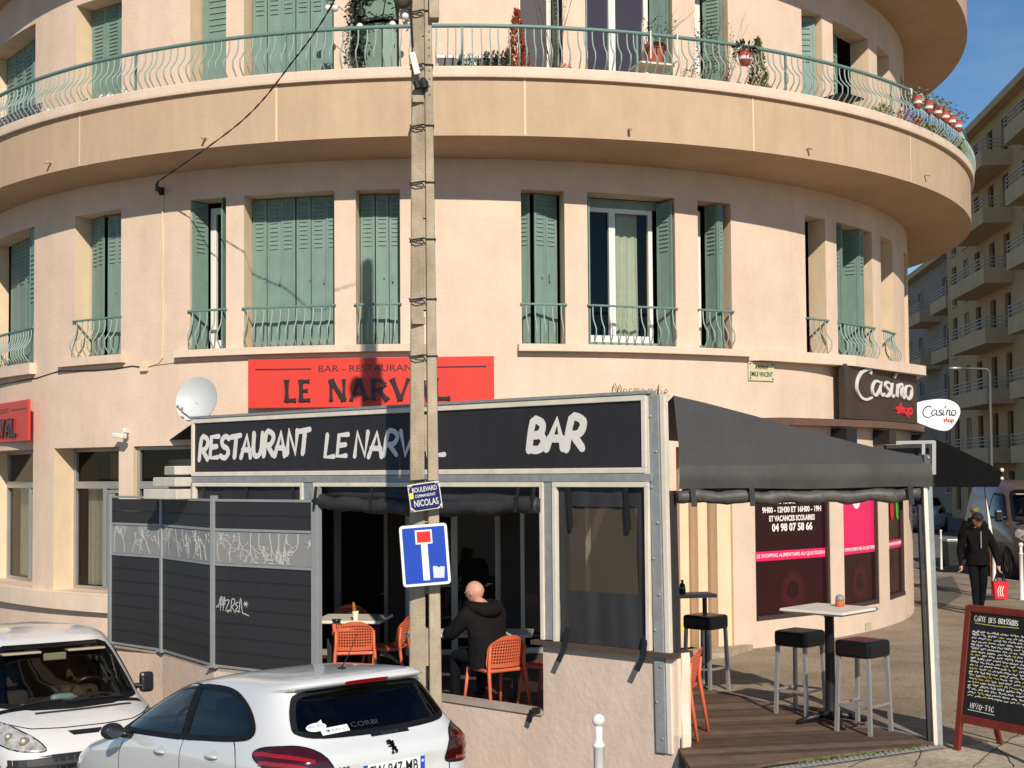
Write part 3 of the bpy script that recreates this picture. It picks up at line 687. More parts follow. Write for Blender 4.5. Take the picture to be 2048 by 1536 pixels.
# pavement slab round the corner: outline follows the terrace, then the side street kerb
pv = [(1.45, 11.05), (1.2, 8.6), (1.0, 3.0), (9, 2.0), (11.5, 12), (11.2, 20), (11.0, 26), (10.4, 29), (9.6, 30.5), (9.4, 34), (9.6, 60), (4, 60), (2, 30), (1.0, 18), (1.42, 14)]
mb = MB(); mb.prism(pv, .30, Matrix.Translation((0, 0, -.30))); tag(mb.build('pavement', M_ASPH), kind='structure')
# cement strip in front of the deck, a few cracked slabs
cp = [(2.05, 10.35), (2.75, 10.75), (3.65, 11.2), (4.6, 11.75), (6.4, 12.3), (8.5, 12.2), (8.6, 9), (3, 8.2), (1.6, 9)]
flat('cement_pavement', cp, .004, M_CEM)
M_CRACK = mat('dark_crack', srgb(60, 52, 44), 1.0)
for k, pts in enumerate((((1945, 1536), (1990, 1500), (2048, 1462)), ((2030, 1536), (1998, 1500), (1950, 1478)), ((1830, 1536), (1850, 1500), (1880, 1494)), ((1700, 1536), (1760, 1512), (1830, 1500)))):
    mb = MB(); q = [ground(*p) for p in pts]; q = catmull(q, 6)
    ribbon(mb, [(p.x + RND.uniform(-.01, .01), p.y + RND.uniform(-.01, .01)) for p in q], .009, .002); o = mb.build('pavement_crack', M_CRACK, M=Matrix.Translation((0, 0, .006))); tag(o, kind='structure')
for nm_, pts_, col_ in (('asphalt_patch', ((1868, 1158), (1905, 1152), (1925, 1190), (1890, 1212), (1866, 1205)), (104, 96, 84)),):
    flat(nm_, [ground(*p)[:2] for p in pts_][::-1], .004, mat('patch_%d' % col_[0], srgb(*col_), .95, var=.35, vscale=60, bump=.7, bscale=100, stain=.3, sscale=3))
# kerb and carriageway of the side street
mb = MB()
kp = [(11.5, 12), (11.2, 20), (11.0, 26), (10.4, 29), (9.6, 30.5), (9.4, 34), (9.6, 60)]
for a, b in zip(kp, kp[1:]): mb.bar((a[0] + .08, a[1], -.08), (b[0] + .08, b[1], -.08), .16, .175)
tag(mb.build('kerb', mat('kerb_stone', srgb(150, 142, 130), .9, var=.1)), kind='structure')
# ================================================================== terrace of the restaurant
PAV = frame(A2, A2 - B2); PAVI = PAV.inverted(); PL = (A2 - B2).length
def pvx(px, py=960): return (PAVI @ on_plane(px, py, A2, B2)).x
def pvz(px, py): return (PAVI @ on_plane(px, py, A2, B2)).z
ZC = .17
_t, _z = on_wall(222, 1276, RW + .24); F0 = WC + cyl(_t, RW + .24, ZC)
F1, F2 = ground(325, 1305, ZC), ground(428, 1336, ZC)
F3 = PAV @ Vector((pvx(641), -.06, 0)); F3.z = ZC
# low wall
tw = thing('low_wall', 'pinkish rendered low wall under the terrace, stepping up beside the white bollard', 'wall', A2)
TWI = tw.matrix_world.inverted()
def wall_run(name, pts, z0, z1, th, m, parent):
    mb = MB()
    P = [Vector((p.x, p.y, 0)) for p in pts]; n = len(P); off = []
    for i in range(n):
        d = (P[min(i + 1, n - 1)] - P[max(i - 1, 0)]).normalized(); off.append(Vector((d.y, -d.x, 0)))
    vs = []
    for p, o in zip(P, off):
        q = p + o * th
        vs += [TWI @ Vector((p.x, p.y, z0)), TWI @ Vector((p.x, p.y, z1)), TWI @ Vector((q.x, q.y, z1)), TWI @ Vector((q.x, q.y, z0))]
    fs = [(0, 3, 2, 1), (4 * n - 4, 4 * n - 3, 4 * n - 2, 4 * n - 1)]
    for i in range(n - 1):
        a, b = 4 * i, 4 * i + 4
        for k in range(4): fs.append((a + k, a + (k + 1) % 4, b + (k + 1) % 4, b + k))
    mb.add(vs, fs); return mb.build(name, m, parent, weld=True)
def subdiv(pts, n):
    out = []
    for a, b in zip(pts, pts[1:]):
        for k in range(n): out.append(a.lerp(b, k / n))
    return out + [pts[-1]]
PX_STEP = pvx(1085, 1420)
PS = PAV @ Vector((PX_STEP, 0, 0)); PE = PAV @ Vector((.02, 0, 0))
wall_run('rendered_wall', [F0 + Vector((-.12, .2, 0)), F1, F2, F3, PAV @ Vector((pvx(900), 0, 0)), PS, PE], -1.6, ZC - .03, -.2, M_LOWWALL, tw)
wall_run('coping', [F0, F1, F2, F3, PAV @ Vector((pvx(900), -.02, 0)), PAV @ Vector((PX_STEP, -.02, 0))], ZC - .028, ZC + .012, -.17, mat('coping_cement', srgb(176, 160, 142), .9, var=.1, stain=.25, sscale=4), tw)
wall_run('raised_wall', [PAV @ Vector((PX_STEP + .01, .003, 0)), PAV @ Vector((-.10, .003, 0))], ZC - .029, .80, -.2, M_LOWWALL, tw)
wall_run('raised_wall_end', [PAV @ Vector((-.098, .0, 0)), PAV @ Vector((.02, .0, 0))], ZC - .029, .80, -.2, mat('pale_corner_render', srgb(232, 208, 182), .9, var=.04, bump=.3), tw)
wall_run('ledge_board', [PAV @ Vector((PX_STEP - .08, -.07, 0)), PAV @ Vector((.03, -.07, 0))], .802, .842, -.3, mat('weathered_dark_board', srgb(78, 62, 48), .8, var=.3, vscale=8, stretch=(1, 8, 8)), tw)
# pavilion ---------------------------------------------------------------------
pav = thing('terrace_pavilion', 'black fabric terrace pavilion with hand-lettered fascia on galvanised posts', 'pavilion', M=PAV)
ZB, ZT = 2.385, 3.075
def pbox(name, x0, x1, y0, y1, z0, z1, m, parent=pav, bevel=0):
    mb = MB(); mb.box(x0, x1, y0, y1, z0, z1); return mb.build(name, m, parent, bevel=bevel)
x_l, x_1a, x_1b, x_2a, x_2b, x_r = pvx(389), pvx(612), pvx(632), pvx(1090), pvx(1112), pvx(1303)
pbox('fascia_panel', x_l + .05, x_r - .07, -.03, .01, ZB + .05, ZT - .055, M_SIGNBLACK)
mb = MB()
mb.box(x_l, x_r - .02, -.05, .02, ZT - .055, ZT); mb.box(x_l, x_r - .02, -.05, .02, ZB, ZB + .05)
mb.box(x_l, x_l + .05, -.052, .02, ZB + .05, ZT - .055); mb.box(x_r - .07, x_r - .02, -.052, .02, ZB + .05, ZT - .055)
mb.build('fascia_frame', M_BEAD, pav, bevel=.006)
mb = MB(); mb.box(x_l - .02, x_r + .02, -.06, .06, ZT + .002, ZT + .03); mb.build('fascia_cover', M_GALV, pav)
TP = Matrix.Rotation(pi / 2, 4, 'X')          # local XY -> facing the street
def brush(name, body, xa, xb, za, zb, stroke, seed, slant=.12, rise=0):
    mb = MB(); hand_text(mb, body, 0, 0, xb - xa, zb - za, stroke, gap=.16, slant=slant, jit=.04, seed=seed, depth=.003, rise=rise)
    return mb.build(name, M_SIGNWHITE, pav, Matrix.Translation((xa, -.0305, za)) @ TP)
brush('lettering', 'RESTAURANT', pvx(402), pvx(622), pvz(500, 917), pvz(500, 872), .062, 3, .10, .004)
brush('lettering', 'LE', pvx(652), pvx(698), pvz(750, 914), pvz(750, 868), .056, 5, .14)
brush('lettering', 'NARVAL', pvx(712), pvx(895), pvz(750, 913), pvz(750, 866), .054, 6, .14)
brush('lettering', 'BAR', pvx(1060), pvx(1170), pvz(1110, 899), pvz(1110, 841), .078, 9, .14)
# header, posts, beads round the bays
pbox('header_beam', x_l, x_r + .03, -.045, .05, ZB - .075, ZB - .004, M_GALV, bevel=.005)
for xa, xb, zb in ((x_l - .03, x_l + .02, ZC), (x_1a, x_1b, ZC), (x_2a + .015, x_2b - .015, .84)):
    pbox('post', xa, xb, -.035, .06, zb + .012, ZB - .076, M_GALV, bevel=.004)
for xa, xb, zb in ((x_l + .022, x_1a - .002, 1.2), (x_1b + .002, x_2a + .013, None), (x_2b - .013, x_r - .002, .845)):
    mb = MB(); f = .045
    mb.box(xa, xb, -.05, -.0, ZB - .078 - f, ZB - .078)
    mb.box(xa, xa + f, -.051, -.001, zb if zb else ZC + .014, ZB - .0785 - f); mb.box(xb - f, xb, -.051, -.001, zb if zb else .85, ZB - .0785 - f)
    mb.build('bay_frame', M_BEAD, pav, bevel=.005)
# corner post with its white edging, leaning a touch outwards
ptop, pbot = Vector((x_r + .045, .03, ZT - .01)), Vector((x_r + .085, .03, -.02))
mb = MB(); mb.bar(ptop, pbot, .105, .12, up=(0, 1, 0)); cpst = mb.build('post', M_GALV, pav, bevel=.006)
mb = MB(); mb.bar(ptop + Vector((.085, -.02, .0)), pbot + Vector((.085, -.02, 0)), .05, .06, up=(0, 1, 0)); mb.build('post_edging', M_BEAD, pav, bevel=.004)
mb = MB(); mb.bar(ptop + Vector((-.060, -.055, 0)), ptop.lerp(pbot, .24) + Vector((-.06, -.055, 0)), .02, .03, up=(0, 1, 0)); mb.build('post_edging', M_BEAD, pav)
for k in range(10):
    q = ptop.lerp(pbot, .06 + .1 * k); mb = MB(); mb.lathe([(.012, 0), (.012, .006), (.006, .010)], 8, M=Matrix.Translation(q + Vector((.02 if k % 2 else -.03, -.0605, 0))) @ Matrix.Rotation(pi / 2, 4, 'X')); mb.build('bolt', M_ALU, cpst)
mb = MB(); mb.bar(ptop.lerp(pbot, .27) + Vector((.13, .02, 0)), pbot + Vector((.14, .02, 0)), .045, .05, up=(0, 1, 0)); mb.build('side_curtain', M_FABRIC, pav)
mb = MB(); mb.grid(lambda u, v: (x_r + .245 + .03 * u + .012 * sin(v * 9), .04 + .08 * u, -.02 + .86 * v), 2, 10); mb.build('side_flap', mat('pale_flap', srgb(232, 210, 186), .8, var=.05), pav, solid=.03)
# left bay: dark fabric blind seen above the screen
def cloth(name, xa, xb, za, zb, m, wav=.012, seed=1, y=.0, fn=None):
    r = random.Random(seed); ph = [r.uniform(0, 6) for _ in range(4)]
    mb = MB(); mb.grid(lambda u, v: (xa + (xb - xa) * u, y + wav * (sin(u * 13 + ph[0]) * .5 + sin(u * 29 + ph[1] + v * 3) * .35 + sin(v * 8 + ph[2] + u * 4) * .4), za + (zb - za) * v), 60, 24, skip=fn)
    return mb.build(name, m, pav, smooth=True)
cloth('fabric_blind', x_l + .07, x_1a - .05, .3, ZB - .12, M_FABRIC, .01, 2)
for px in (412, 497, 590):
    x = pvx(px); pbox('strap', x - .018, x + .018, -.03, -.018, 1.95, ZB - .125, M_BLACK)
# right bay: fabric blind with a clear plastic window
xa, xb, za, zb = x_2b + .032, x_r - .05, .845, ZB - .12
wx0, wx1, wz0, wz1 = pvx(1136, 1100), pvx(1277, 1100), pvz(1200, 1180), pvz(1200, 1013)
def inwin(i, j):
    x, z = xa + (xb - xa) * (i + .5) / 60, za + (zb - za) * (j + .5) / 24
    return wx0 < x < wx1 and wz0 < z < wz1
cloth('fabric_blind', xa, xb, za, zb, M_FABRIC, .010, 4, fn=inwin)
mb = MB(); mb.grid(lambda u, v: (wx0 - .04 + (wx1 - wx0 + .08) * u, .016 + .004 * sin(u * 7 + v * 5), wz0 - .06 + (wz1 - wz0 + .12) * v), 12, 12); mb.build('clear_window', glass('smoky_clear_plastic', (.55, .50, .43, 1), .25, .25, film=.30, filmcol=srgb(128, 116, 100)), pav, smooth=True)
for px in (1143, 1258):
    x = pvx(px); mb = MB(); mb.bar((x - .01, -.035, ZB - .105), (x + .015, -.03, ZB - .50), .045, .014, up=(0, 1, 0)); mb.build('strap', M_BLACK, pav)
for px, py in ((1139, 1292), (1296, 1300)):
    x = pvx(px, py); mb = MB(); mb.bar((x, -.03, .98), (x + .01, -.09, .80), .05, .014, up=(0, 1, 0)); mb.bar((x + .01, -.092, .80), (x - .03, -.13, .68), .05, .014, up=(0, 1, 0)); mb.build('strap', M_BLACK, pav)
x = pvx(1084, 1425); mb = MB(); mb.bar((x, -.03, ZC + .03), (x - .07, -.06, ZC + .02), .05, .014, up=(0, 1, 0)); mb.bar((x - .07, -.063, ZC + .02), (x - .10, -.07, ZC - .09), .05, .014, up=(0, 1, 0)); mb.build('strap', M_BLACK, pav)
# centre bay: rolled-up blind sagging under the header
def roll(name, xa, xb, z, y, r, m, parent, sag=.03, seed=1, M=None):
    rr = random.Random(seed); n = 44; mb = MB(); ph = rr.uniform(0, 6)
    pts = [(xa + (xb - xa) * k / n, y + .012 * sin(k * .5 + ph), z - sag * sin(pi * k / n) + .010 * sin(k * .8 + ph)) for k in range(n + 1)]
    mb.tube(pts, [r * (1 + .10 * sin(k * .9 + ph) + .07 * sin(k * 2.3)) for k in range(n + 1)], 16); o = mb.build(name, m, parent, M, smooth=True)
    for e, sg in ((pts[0], -1), (pts[-1], 1)):
        q = MB()
        sp = [(e[0] + sg * .012, e[1] + (r * .12 + r * .8 * k / 40) * cos(k * .55), e[2] + (r * .12 + r * .8 * k / 40) * sin(k * .55)) for k in range(41)]
        q.tube(sp, .006, 4); q.build('roll_end', M_RUBBER, o)
    return o
cloth('fabric_blind', x_1b + .05, x_2a - .035, ZB - .27, ZB - .12, M_FABRIC, .02, 8, y=.02)
rb = roll('rolled_blind', x_1b + .04, x_2a - .03, ZB - .285, -.03, .075, M_FABRIC, pav, .05, 3)
for px in (648, 760, 1052, 1083):
    x = pvx(px); mb = MB(); mb.bar((x, -.11, ZB - .12), (x - .03, -.125, ZB - .36), .03, .012, up=(0, 1, 0)); mb.build('strap', M_BLACK, pav)
mb = MB(); mb.bar((pvx(1087), -.03, ZB - .3), (pvx(1088), -.02, .86), .05, .03, up=(0, 1, 0)); mb.build('side_curtain', M_FABRIC, pav)
# roof membrane, closed left end with stepped roofing sheets
mb = MB()
zr = 3.06
wl_ = [WC + cyl(t, RW - .02, 0) for t in (-24, -18, -12, -6, 0, 6, 12, 18.5)]
pts = [PAV @ Vector((x_l, .03, 0))] + wl_ + [PAV @ Vector((x_r + .02, .03, 0))]
mb.add([PAVI @ Vector((p.x, p.y, zr if i in (0, len(pts) - 1) else 2.86)) for i, p in enumerate(pts)], [(0, i, i + 1) for i in range(1, len(pts) - 1)])
mb.build('roof_membrane', M_FABRIC, pav)
wl0 = WC + cyl(-24, RW - .02, 0)
mb = MB(); p0 = PAVI @ wl0
mb.add([(x_l, .02, ZC), (p0.x, p0.y, ZC), (p0.x, p0.y, 2.6), (x_l, .02, 2.6)], [(0, 1, 2, 3)]); mb.build('end_blind', M_FABRIC, pav)
for k, (pa, pb, y0, y1) in enumerate(((321, 388, 976, 999), (343, 388, 953, 974), (369, 390, 931, 951))):
    a, b = at_depth(pa, y1, 16.2), at_depth(pb, y1, 15.75); zt = at_depth(pa, y0, 16.2).z
    mb = MB(); mb.bar(PAVI @ Vector((a.x, a.y, (a.z + zt) / 2)), PAVI @ Vector((b.x, b.y, (a.z + zt) / 2)), .5, (zt - a.z) * .86); mb.build('roofing_sheet', mat('whitish_roofing_sheet', srgb(206, 198, 182), .7, var=.08, stain=.2), pav, bevel=.012)
# floor inside
fl = [PAV @ Vector((x_l, .18, 0)), PAV @ Vector((.05, .18, 0))] + [WC + cyl(t, RW - .01, 0) for t in (19, 10, 0, -10, -20)]
flat('terrace_floor', [(p.x, p.y) for p in fl], .012, mat('terrace_floor_tile', srgb(84, 66, 54), .7, var=.15, vscale=6))
# ------------------------------------------------------------------ privacy screen: each slat its own part
scr = thing('privacy_screen', 'dark slatted privacy screen with branch-patterned band beside the terrace opening', 'fence', F2)
SI = scr.matrix_world.inverted()
M_SLAT = mat('anthracite_slat', srgb(44, 42, 43), .6, var=.10, vscale=4, stain=.15, sscale=3, stretch=(1, 1, 6))
M_BAND = mat('grey_ribbed_band', srgb(146, 144, 139), .5, var=.05, stain=.08)
M_BRANCH = mat('pale_branch_print', srgb(190, 188, 180), .6)
M_SCRPOST = mat('grey_screen_post', srgb(146, 149, 147), .5, metal=.1, var=.06)
ZS = ZC + .016
def branches(mb, w, h, seed):
    r = random.Random(seed); k = [0]
    def grow(x, y, a, L, wd, d):
        n = 4; pts = [(x, y)]; 
        for i in range(n):
            a += r.uniform(-.25, .25); nx, ny = pts[-1][0] + cos(a) * L / n, pts[-1][1] + sin(a) * L / n
            if not (.01 < nx < w - .01 and .005 < ny < h - .005): break
            pts.append((nx, ny))
        if len(pts) > 1: ribbon(mb, pts, wd, .001 + .00002 * k[0], cap=False); k[0] += 1
        if d > 0:
            for q in range(r.choice((2, 3, 3))):
                p = pts[r.randrange(len(pts) // 2, len(pts))]; grow(p[0], p[1], a + r.choice((-1, 1)) * r.uniform(.4, .9), L * r.uniform(.45, .75), max(.005, wd * .75), d - 1)
    x = .06
    while x < w:
        up = r.random() < .7
        grow(x, .01 if up else h - .01, (pi / 2 if up else -pi / 2) + r.uniform(-.5, .5), h * r.uniform(.45, .75), .011, 3); x += r.uniform(.12, .24)
for pi_, (P, Q) in enumerate(((F0, F1), (F1, F2), (F2, F3))):
    P, Q = SI @ Vector((P.x, P.y, 0)), SI @ Vector((Q.x, Q.y, 0)); M = frame(P, Q - P); W = (Q - P).length
    zt0 = 2.10 if pi_ else 2.115
    M.translation.z = -ZC
    rows = [(ZS + .035 + .1615 * k, .159) for k in range(7)] + [(1.785 + .155 * k, .1525) for k in range(2)]
    for z0, h in rows:
        mb = MB(); mb.box(.035, W - .035, -.014, .014, z0, z0 + h); mb.box(.035, W - .035, -.0185, -.0142, z0 + h - .009, z0 + h - .002); mb.build('slat', M_SLAT, scr, M, bevel=.003)
    bz0, bz1 = ZS + .035 + .1615 * 7 + .034, 1.785 - .032
    mb = MB(); mb.box(.035, W - .035, -.008, .008, bz0, bz1)
    nrib = 40
    for k in range(nrib): z = bz0 + (bz1 - bz0) * (k + .25) / nrib; mb.add([(.035, -.0105, z), (W - .035, -.0105, z), (W - .035, -.0082, z + (bz1 - bz0) / nrib * .5), (.035, -.0082, z + (bz1 - bz0) / nrib * .5)], [(0, 1, 2, 3)])
    bd = mb.build('decorative_band', M_BAND, scr, M)
    mb = MB(); branches(mb, W - .09, bz1 - bz0 - .01, 11 + pi_); tag(mb.build('branch_print', M_BRANCH, bd, Matrix.Translation((.045, -.0115, bz0 + .005)) @ TP), kind='stuff')
    for z0, z1 in ((bz0 - .032, bz0 - .002), (bz1 + .002, bz1 + .030), (ZS + .004, ZS + .031), (zt0 - .008, zt0 + .02)):
        mb = MB(); mb.box(.032, W - .032, -.020, .020, z0, z1); mb.build('rail', M_SCRPOST, scr, M)
    for xx in ((0,) if pi_ < 2 else (0, W)):
        mb = MB(); wd = .032 if xx < .1 else .05; mb.box(xx - wd, xx + wd, -.035, .035, ZS - .002, 2.16 + (.0 if xx < .1 else .1)); mb.box(xx - .09, xx + .09, -.06, .06, ZS - .006, ZS + .008); mb.build('post', M_SCRPOST, scr, M, bevel=.004)
    if pi_ == 2:
        gx0, gz0 = .06, ZS + .62; mb = MB(); r = random.Random(4)
        G = [[(0, .35), (.04, .45)], [(.06, .35), (.16, .95), (.10, .6), (.22, .55), (.18, 1.0), (.14, .2)], [(.2, .5), (.3, .55), (.28, .98), (.24, .2)], [(.30, .75), (.46, .78), (.33, .2), (.5, .28), (.40, .1)], [(.52, .15), (.55, .85), (.66, .8), (.6, .5), (.52, .5), (.68, .12)], [(.78, .72), (.68, .6), (.76, .45), (.68, .25), (.84, .2)], [(.8, .15), (.86, .95), (.92, .2), (1.0, .1), (1.14, .0)], [(1.0, .75), (1.08, .5)], [(1.08, .78), (1.0, .55)], [(.97, .64), (1.12, .66)]]
        for k, st in enumerate(G): ribbon(mb, [(p.x, p.y) for p in catmull([(x * .47, y * .2, 0) for x, y in st], 4)], .011, .001 + .0001 * k)
        mb.build('graffiti_tag', M_BRANCH, scr, M @ Matrix.Translation((gx0, -.0165, gz0)) @ TP)
# ------------------------------------------------------------------ side awning over the deck
RT = Vector((3.62, 11.35, 0))
AW = frame(Vector((1.45, 11.2, 0)), RT - Vector((1.45, 11.2, 0))); AWL = (RT - Vector((1.45, 11.2, 0))).length
aw = thing('side_awning', 'sloping charcoal awning with rolled blind over the bar stools', 'awning', M=AW)
M_AWN = mat('charcoal_awning_fabric', srgb(52, 51, 49), .7, var=.14, vscale=2.2, stain=.22, sscale=3, bump=.6, bscale=4.5)
tops = [(0, 3.07), (.13, 3.0), (.32, 2.885), (.55, 2.735), (.79, 2.60), (1.0, 2.505)]
def topz(u):
    for (a, za), (b, zb) in zip(tops, tops[1:]):
        if u <= b: return za + (zb - za) * (u - a) / (b - a)
    return tops[-1][1]
ZV = 2.43
mb = MB(); mb.grid(lambda u, v: (AWL * u, .28 * v * (1 - .9 * u) + .012 * sin(u * 5) * (1 - v), ZV + .008 * sin(u * 23 + 1) * (1 - v) + (topz(u) - ZV) * v), 40, 10); mb.build('gable', M_AWN, aw, smooth=True)
mb = MB(); mb.grid(lambda u, v: (-.02 + (AWL + .05) * u, -.022 - .05 * (1 - abs(2 * v - 1)) * .3 + .012 * sin(u * 17) * (1 - v) + .006 * sin(u * 41), ZV + .02 - .205 * (1 - v) + .006 * sin(u * 9) * (1 - v)), 60, 6); mb.build('valance', mat('lighter_valance_fabric', srgb(66, 64, 59), .7, var=.14, vscale=2.2, stain=.2, sscale=3, bump=.5, bscale=5), aw, smooth=True)  # valance tone lightened to set the crease off from the gable
AWI = AW.inverted(); bk = AWI @ Vector((1.55, 16.2, 0))
mb = MB(); mb.grid(lambda u, v: Vector((AWL * u, .28 * (1 - .9 * u), topz(u) - .002)).lerp(Vector((bk.x + .02 * u, bk.y, 2.86 - .05 * u)), v), 12, 4); mb.build('roof_membrane', M_AWN, aw, smooth=True)
mb = MB(); mb.grid(lambda u, v: (.02 + (AWL - .06) * u, .06 + .015 * sin(u * 21) + .012 * sin(u * 47 + v * 4), ZV - .3 + .16 * v), 50, 4); mb.build('blind_skirt', M_FABRIC, aw, smooth=True)
roll('rolled_blind', -.03, AWL - .07, ZV - .245, .03, .058, mat('scuffed_black_fabric', srgb(56, 54, 54), .55, var=.5, vscale=5, bump=.3, bscale=12, col2=srgb(96, 90, 82)), aw, .018, 6)
for x in (.09, .60, AWL - .18):
    mb = MB(); mb.bar((x, -.06, ZV - .17), (x + .01, -.065, ZV - .335), .045, .014, up=(0, 1, 0)); mb.build('strap', M_BLACK, aw)
mb = MB(); mb.bar((AWL + .012, .06, ZV - .1), (AWL + .065, .06, .0), .075, .08, up=(0, 1, 0)); post = mb.build('post', M_GALV, aw, bevel=.006)
mb = MB(); mb.bar((AWL - .022, .012, ZV - .1), (AWL + .028, .012, .0), .034, .03, up=(0, 1, 0)); mb.build('post_edging', M_BEAD, aw)
mb = MB(); mb.bar((AWL - .062, .05, ZV - .34), (AWL - .012, .05, .0), .026, .04, up=(0, 1, 0)); mb.build('side_curtain', M_FABRIC, aw)
mb = MB(); mb.box(AWL - .03, AWL + .03, -.005, .12, ZV - .12, ZV + .10); br = mb.build('bracket', mat('dark_bracket', srgb(84, 84, 82), .5), aw, bevel=.01)
for dz in (-.07, .0, .07): q = MB(); q.lathe([(.014, 0), (.014, .008), (.007, .012)], 8, M=Matrix.Translation((AWL + .01, -.0055, ZV + dz)) @ Matrix.Rotation(pi / 2, 4, 'X')); q.build('bolt', M_ALU, br)
# ------------------------------------------------------------------ wooden deck: one part per board
dk = thing('wooden_deck', 'dark brown boarded deck under the bar stools and side awning', 'deck', (2.2, 11.4, 0))
DK = [(1.40, 10.15), (2.1, 10.62), (3.66, 11.36), (3.62, 11.5), (2.95, 12.85), (2.15, 14.2), (1.7, 15.6), (1.40, 15.6)]
def clip(poly, a, b, c):
    out = []
    for p, q in zip(poly, poly[1:] + poly[:1]):
        dp, dq = a * p[0] + b * p[1] - c, a * q[0] + b * q[1] - c
        if dp >= 0: out.append(p)
        if dp * dq < 0: t = dp / (dp - dq); out.append((p[0] + t * (q[0] - p[0]), p[1] + t * (q[1] - p[1])))
    return out
M_DECK = [mat('deck_board_%s' % n, srgb(*c), .75, var=.22, vscale=9, stretch=(.8, 10, 1), bump=.4, bscale=40, stain=.3, sscale=5, spec=.3) for n, c in (('brown', (106, 84, 68)), ('dark', (94, 74, 61)), ('worn', (122, 100, 82)))]
dd = Vector((.985, .17)); dn = Vector((-.17, .985)); wbd = .145; k0 = 10.0
for k in range(46):
    c0, c1 = k0 - .6 + wbd * k, k0 - .6 + wbd * k + wbd - .007
    p = clip(clip(DK, dn.x, dn.y, c0), -dn.x, -dn.y, -c1)
    if len(p) < 3: continue
    mb = MB(); mb.prism([(q[0] - 2.2, q[1] - 11.4) for q in p], .022); mb.build('deck_board', RND.choice(M_DECK), dk, Matrix.Translation((0, 0, .016 + RND.uniform(-.001, .001))))
mb = MB(); mb.prism([(q[0] - 2.2, q[1] - 11.4) for q in DK], .010, Matrix.Translation((0, 0, .005))); mb.build('joist_base', M_BLACK, dk)
for a, b, nm in (((1.4, 10.14), (3.68, 11.33), 'toothed_edging'), ((3.66, 11.45), (2.12, 14.25), 'edging_strip')):
    a, b = Vector(a + (0,)), Vector(b + (0,)); M = frame(a - Vector((2.2, 11.4, 0)), b - a); L = (b - a).length; mb = MB(); n = int(L / .055)
    if nm[0] == 't':
        for q in range(n): mb.add([(q * L / n, -.055, .010), ((q + 1) * L / n, -.055, .010), ((q + .5) * L / n, -.012, .036), (q * L / n, .0, .012), ((q + 1) * L / n, 0, .012)], [(0, 1, 2), (0, 2, 3), (1, 4, 2), (2, 4, 3)])
    else: mb.box(0, L, -.02, .02, .02, .043)
    mb.build(nm, M_ALU, dk, M)
# ================================================================== signs and fittings on the facade
def wall_frame(px, py, R=RW, out=.0):
    t, z = on_wall(px, py, R); p = WC + cyl(t, RW + out, z); return frame(p, Vector((cos(radians(t)), sin(radians(t)), 0)))
def chord(px0, px1, py, out=.02):
    t0, z = on_wall(px0, py); t1, _ = on_wall(px1, py); a, b = WC + cyl(t0, RW, z), WC + cyl(t1, RW, z)
    n = cyl((t0 + t1) / 2, 1, 0); n.z = 0; s = max(0, RW - (WC + n * 0 - (a + b) / 2).to_2d().length)
    return frame(a + n * (s + out), b - a), (b - a).length
M_LETTER = mat('black_letters', (0.015, 0.014, 0.014, 1), .4)
def flared(mb, ch, ox, w, h, st, dep):
    "wedge-serif capitals as raised solids"
    S = {'L': [((.12, 1), (.12, 0), 1.1), ((.12, .06), (.95, .06), .9)], 'E': [((.15, 1), (.15, 0), 1.1), ((.15, .94), (.9, .94), .8), ((.15, .5), (.75, .5), .7), ((.15, .06), (.95, .06), .8)],
         'N': [((.1, 1), (.1, 0), .8), ((.1, .98), (.88, .02), 1.2), ((.88, 1), (.88, 0), .8)], 'A': [((.5, 1), (.05, 0), .8), ((.5, 1), (.95, 0), 1.2), ((.22, .33), (.78, .33), .6)],
         'R': [((.12, 1), (.12, 0), 1.1), ((.12, .95), (.62, .93), .8), ((.62, .93), (.82, .74), .9), ((.82, .74), (.6, .52), .9), ((.6, .52), (.12, .5), .7), ((.45, .5), (.98, 0), 1.2)], 'V': [((.02, 1), (.5, 0), 1.2), ((.98, 1), (.5, 0), .8)]}
    for k, (a, b, q) in enumerate(S[ch]):
        A, B = Vector((ox + a[0] * w, a[1] * h)), Vector((ox + b[0] * w, b[1] * h)); d = (B - A); L = d.length; d.normalize(); nn = Vector((-d.y, d.x))
        prof = [(0, .80), (.10, .60), (.35, .46), (.65, .46), (.90, .60), (1, .80)]
        l = [A + d * L * t + nn * st * q * p for t, p in prof]; r = [A + d * L * t - nn * st * q * p for t, p in prof]
        mb.prism([(p.x, p.y) for p in l + r[::-1]][::-1], dep + .0006 * k, None)
def red_sign(label, M, W, H, off0=0.0):
    t = thing('restaurant_sign', label, 'sign', M=M, group='red restaurant signs on the facade')
    mb = MB(); mb.box(0, W, -.03, .0, 0, H); mb.build('board', M_RED, t, bevel=.003)
    mb = MB(); mb.box(.15, .35, .0, .16, H * .3, H * .4); mb.build('wall_bracket', M_BLACK, t)
    F = Matrix.Translation((0, -.0302, 0)) @ TP
    text('lettering', 'BAR - RESTAURANT', .1, M_LETTER, t, F @ Matrix.Translation((W * .495, H * .79, 0)), .002, width=W * .41, height=H * .135)
    for x0, x1 in ((.03, .26), (.74, .97)): mb = MB(); mb.box(W * x0, W * x1, -.034, -.0302, H * .79 - .008, H * .79 + .008); mb.build('rule_line', M_LETTER, t)
    words = [('LE', .155, .115), ('NARVAL', .335, .51)]
    for wd, x0, ww in words:
        n = len(wd); adv = W * ww / n
        for i, ch in enumerate(wd):
            mb = MB(); flared(mb, ch, 0, adv * .80, H * .44, .042, .022); mb.build('raised_letter', M_LETTER, t, F @ Matrix.Translation((W * x0 + i * adv, H * .13, .006)))
    return t
Mf, Wf = chord(505, 991, 770, .03); zt = on_wall(748, 719)[1]
zbot = on_wall(505, 818)[1]; Mf.translation.z = zbot
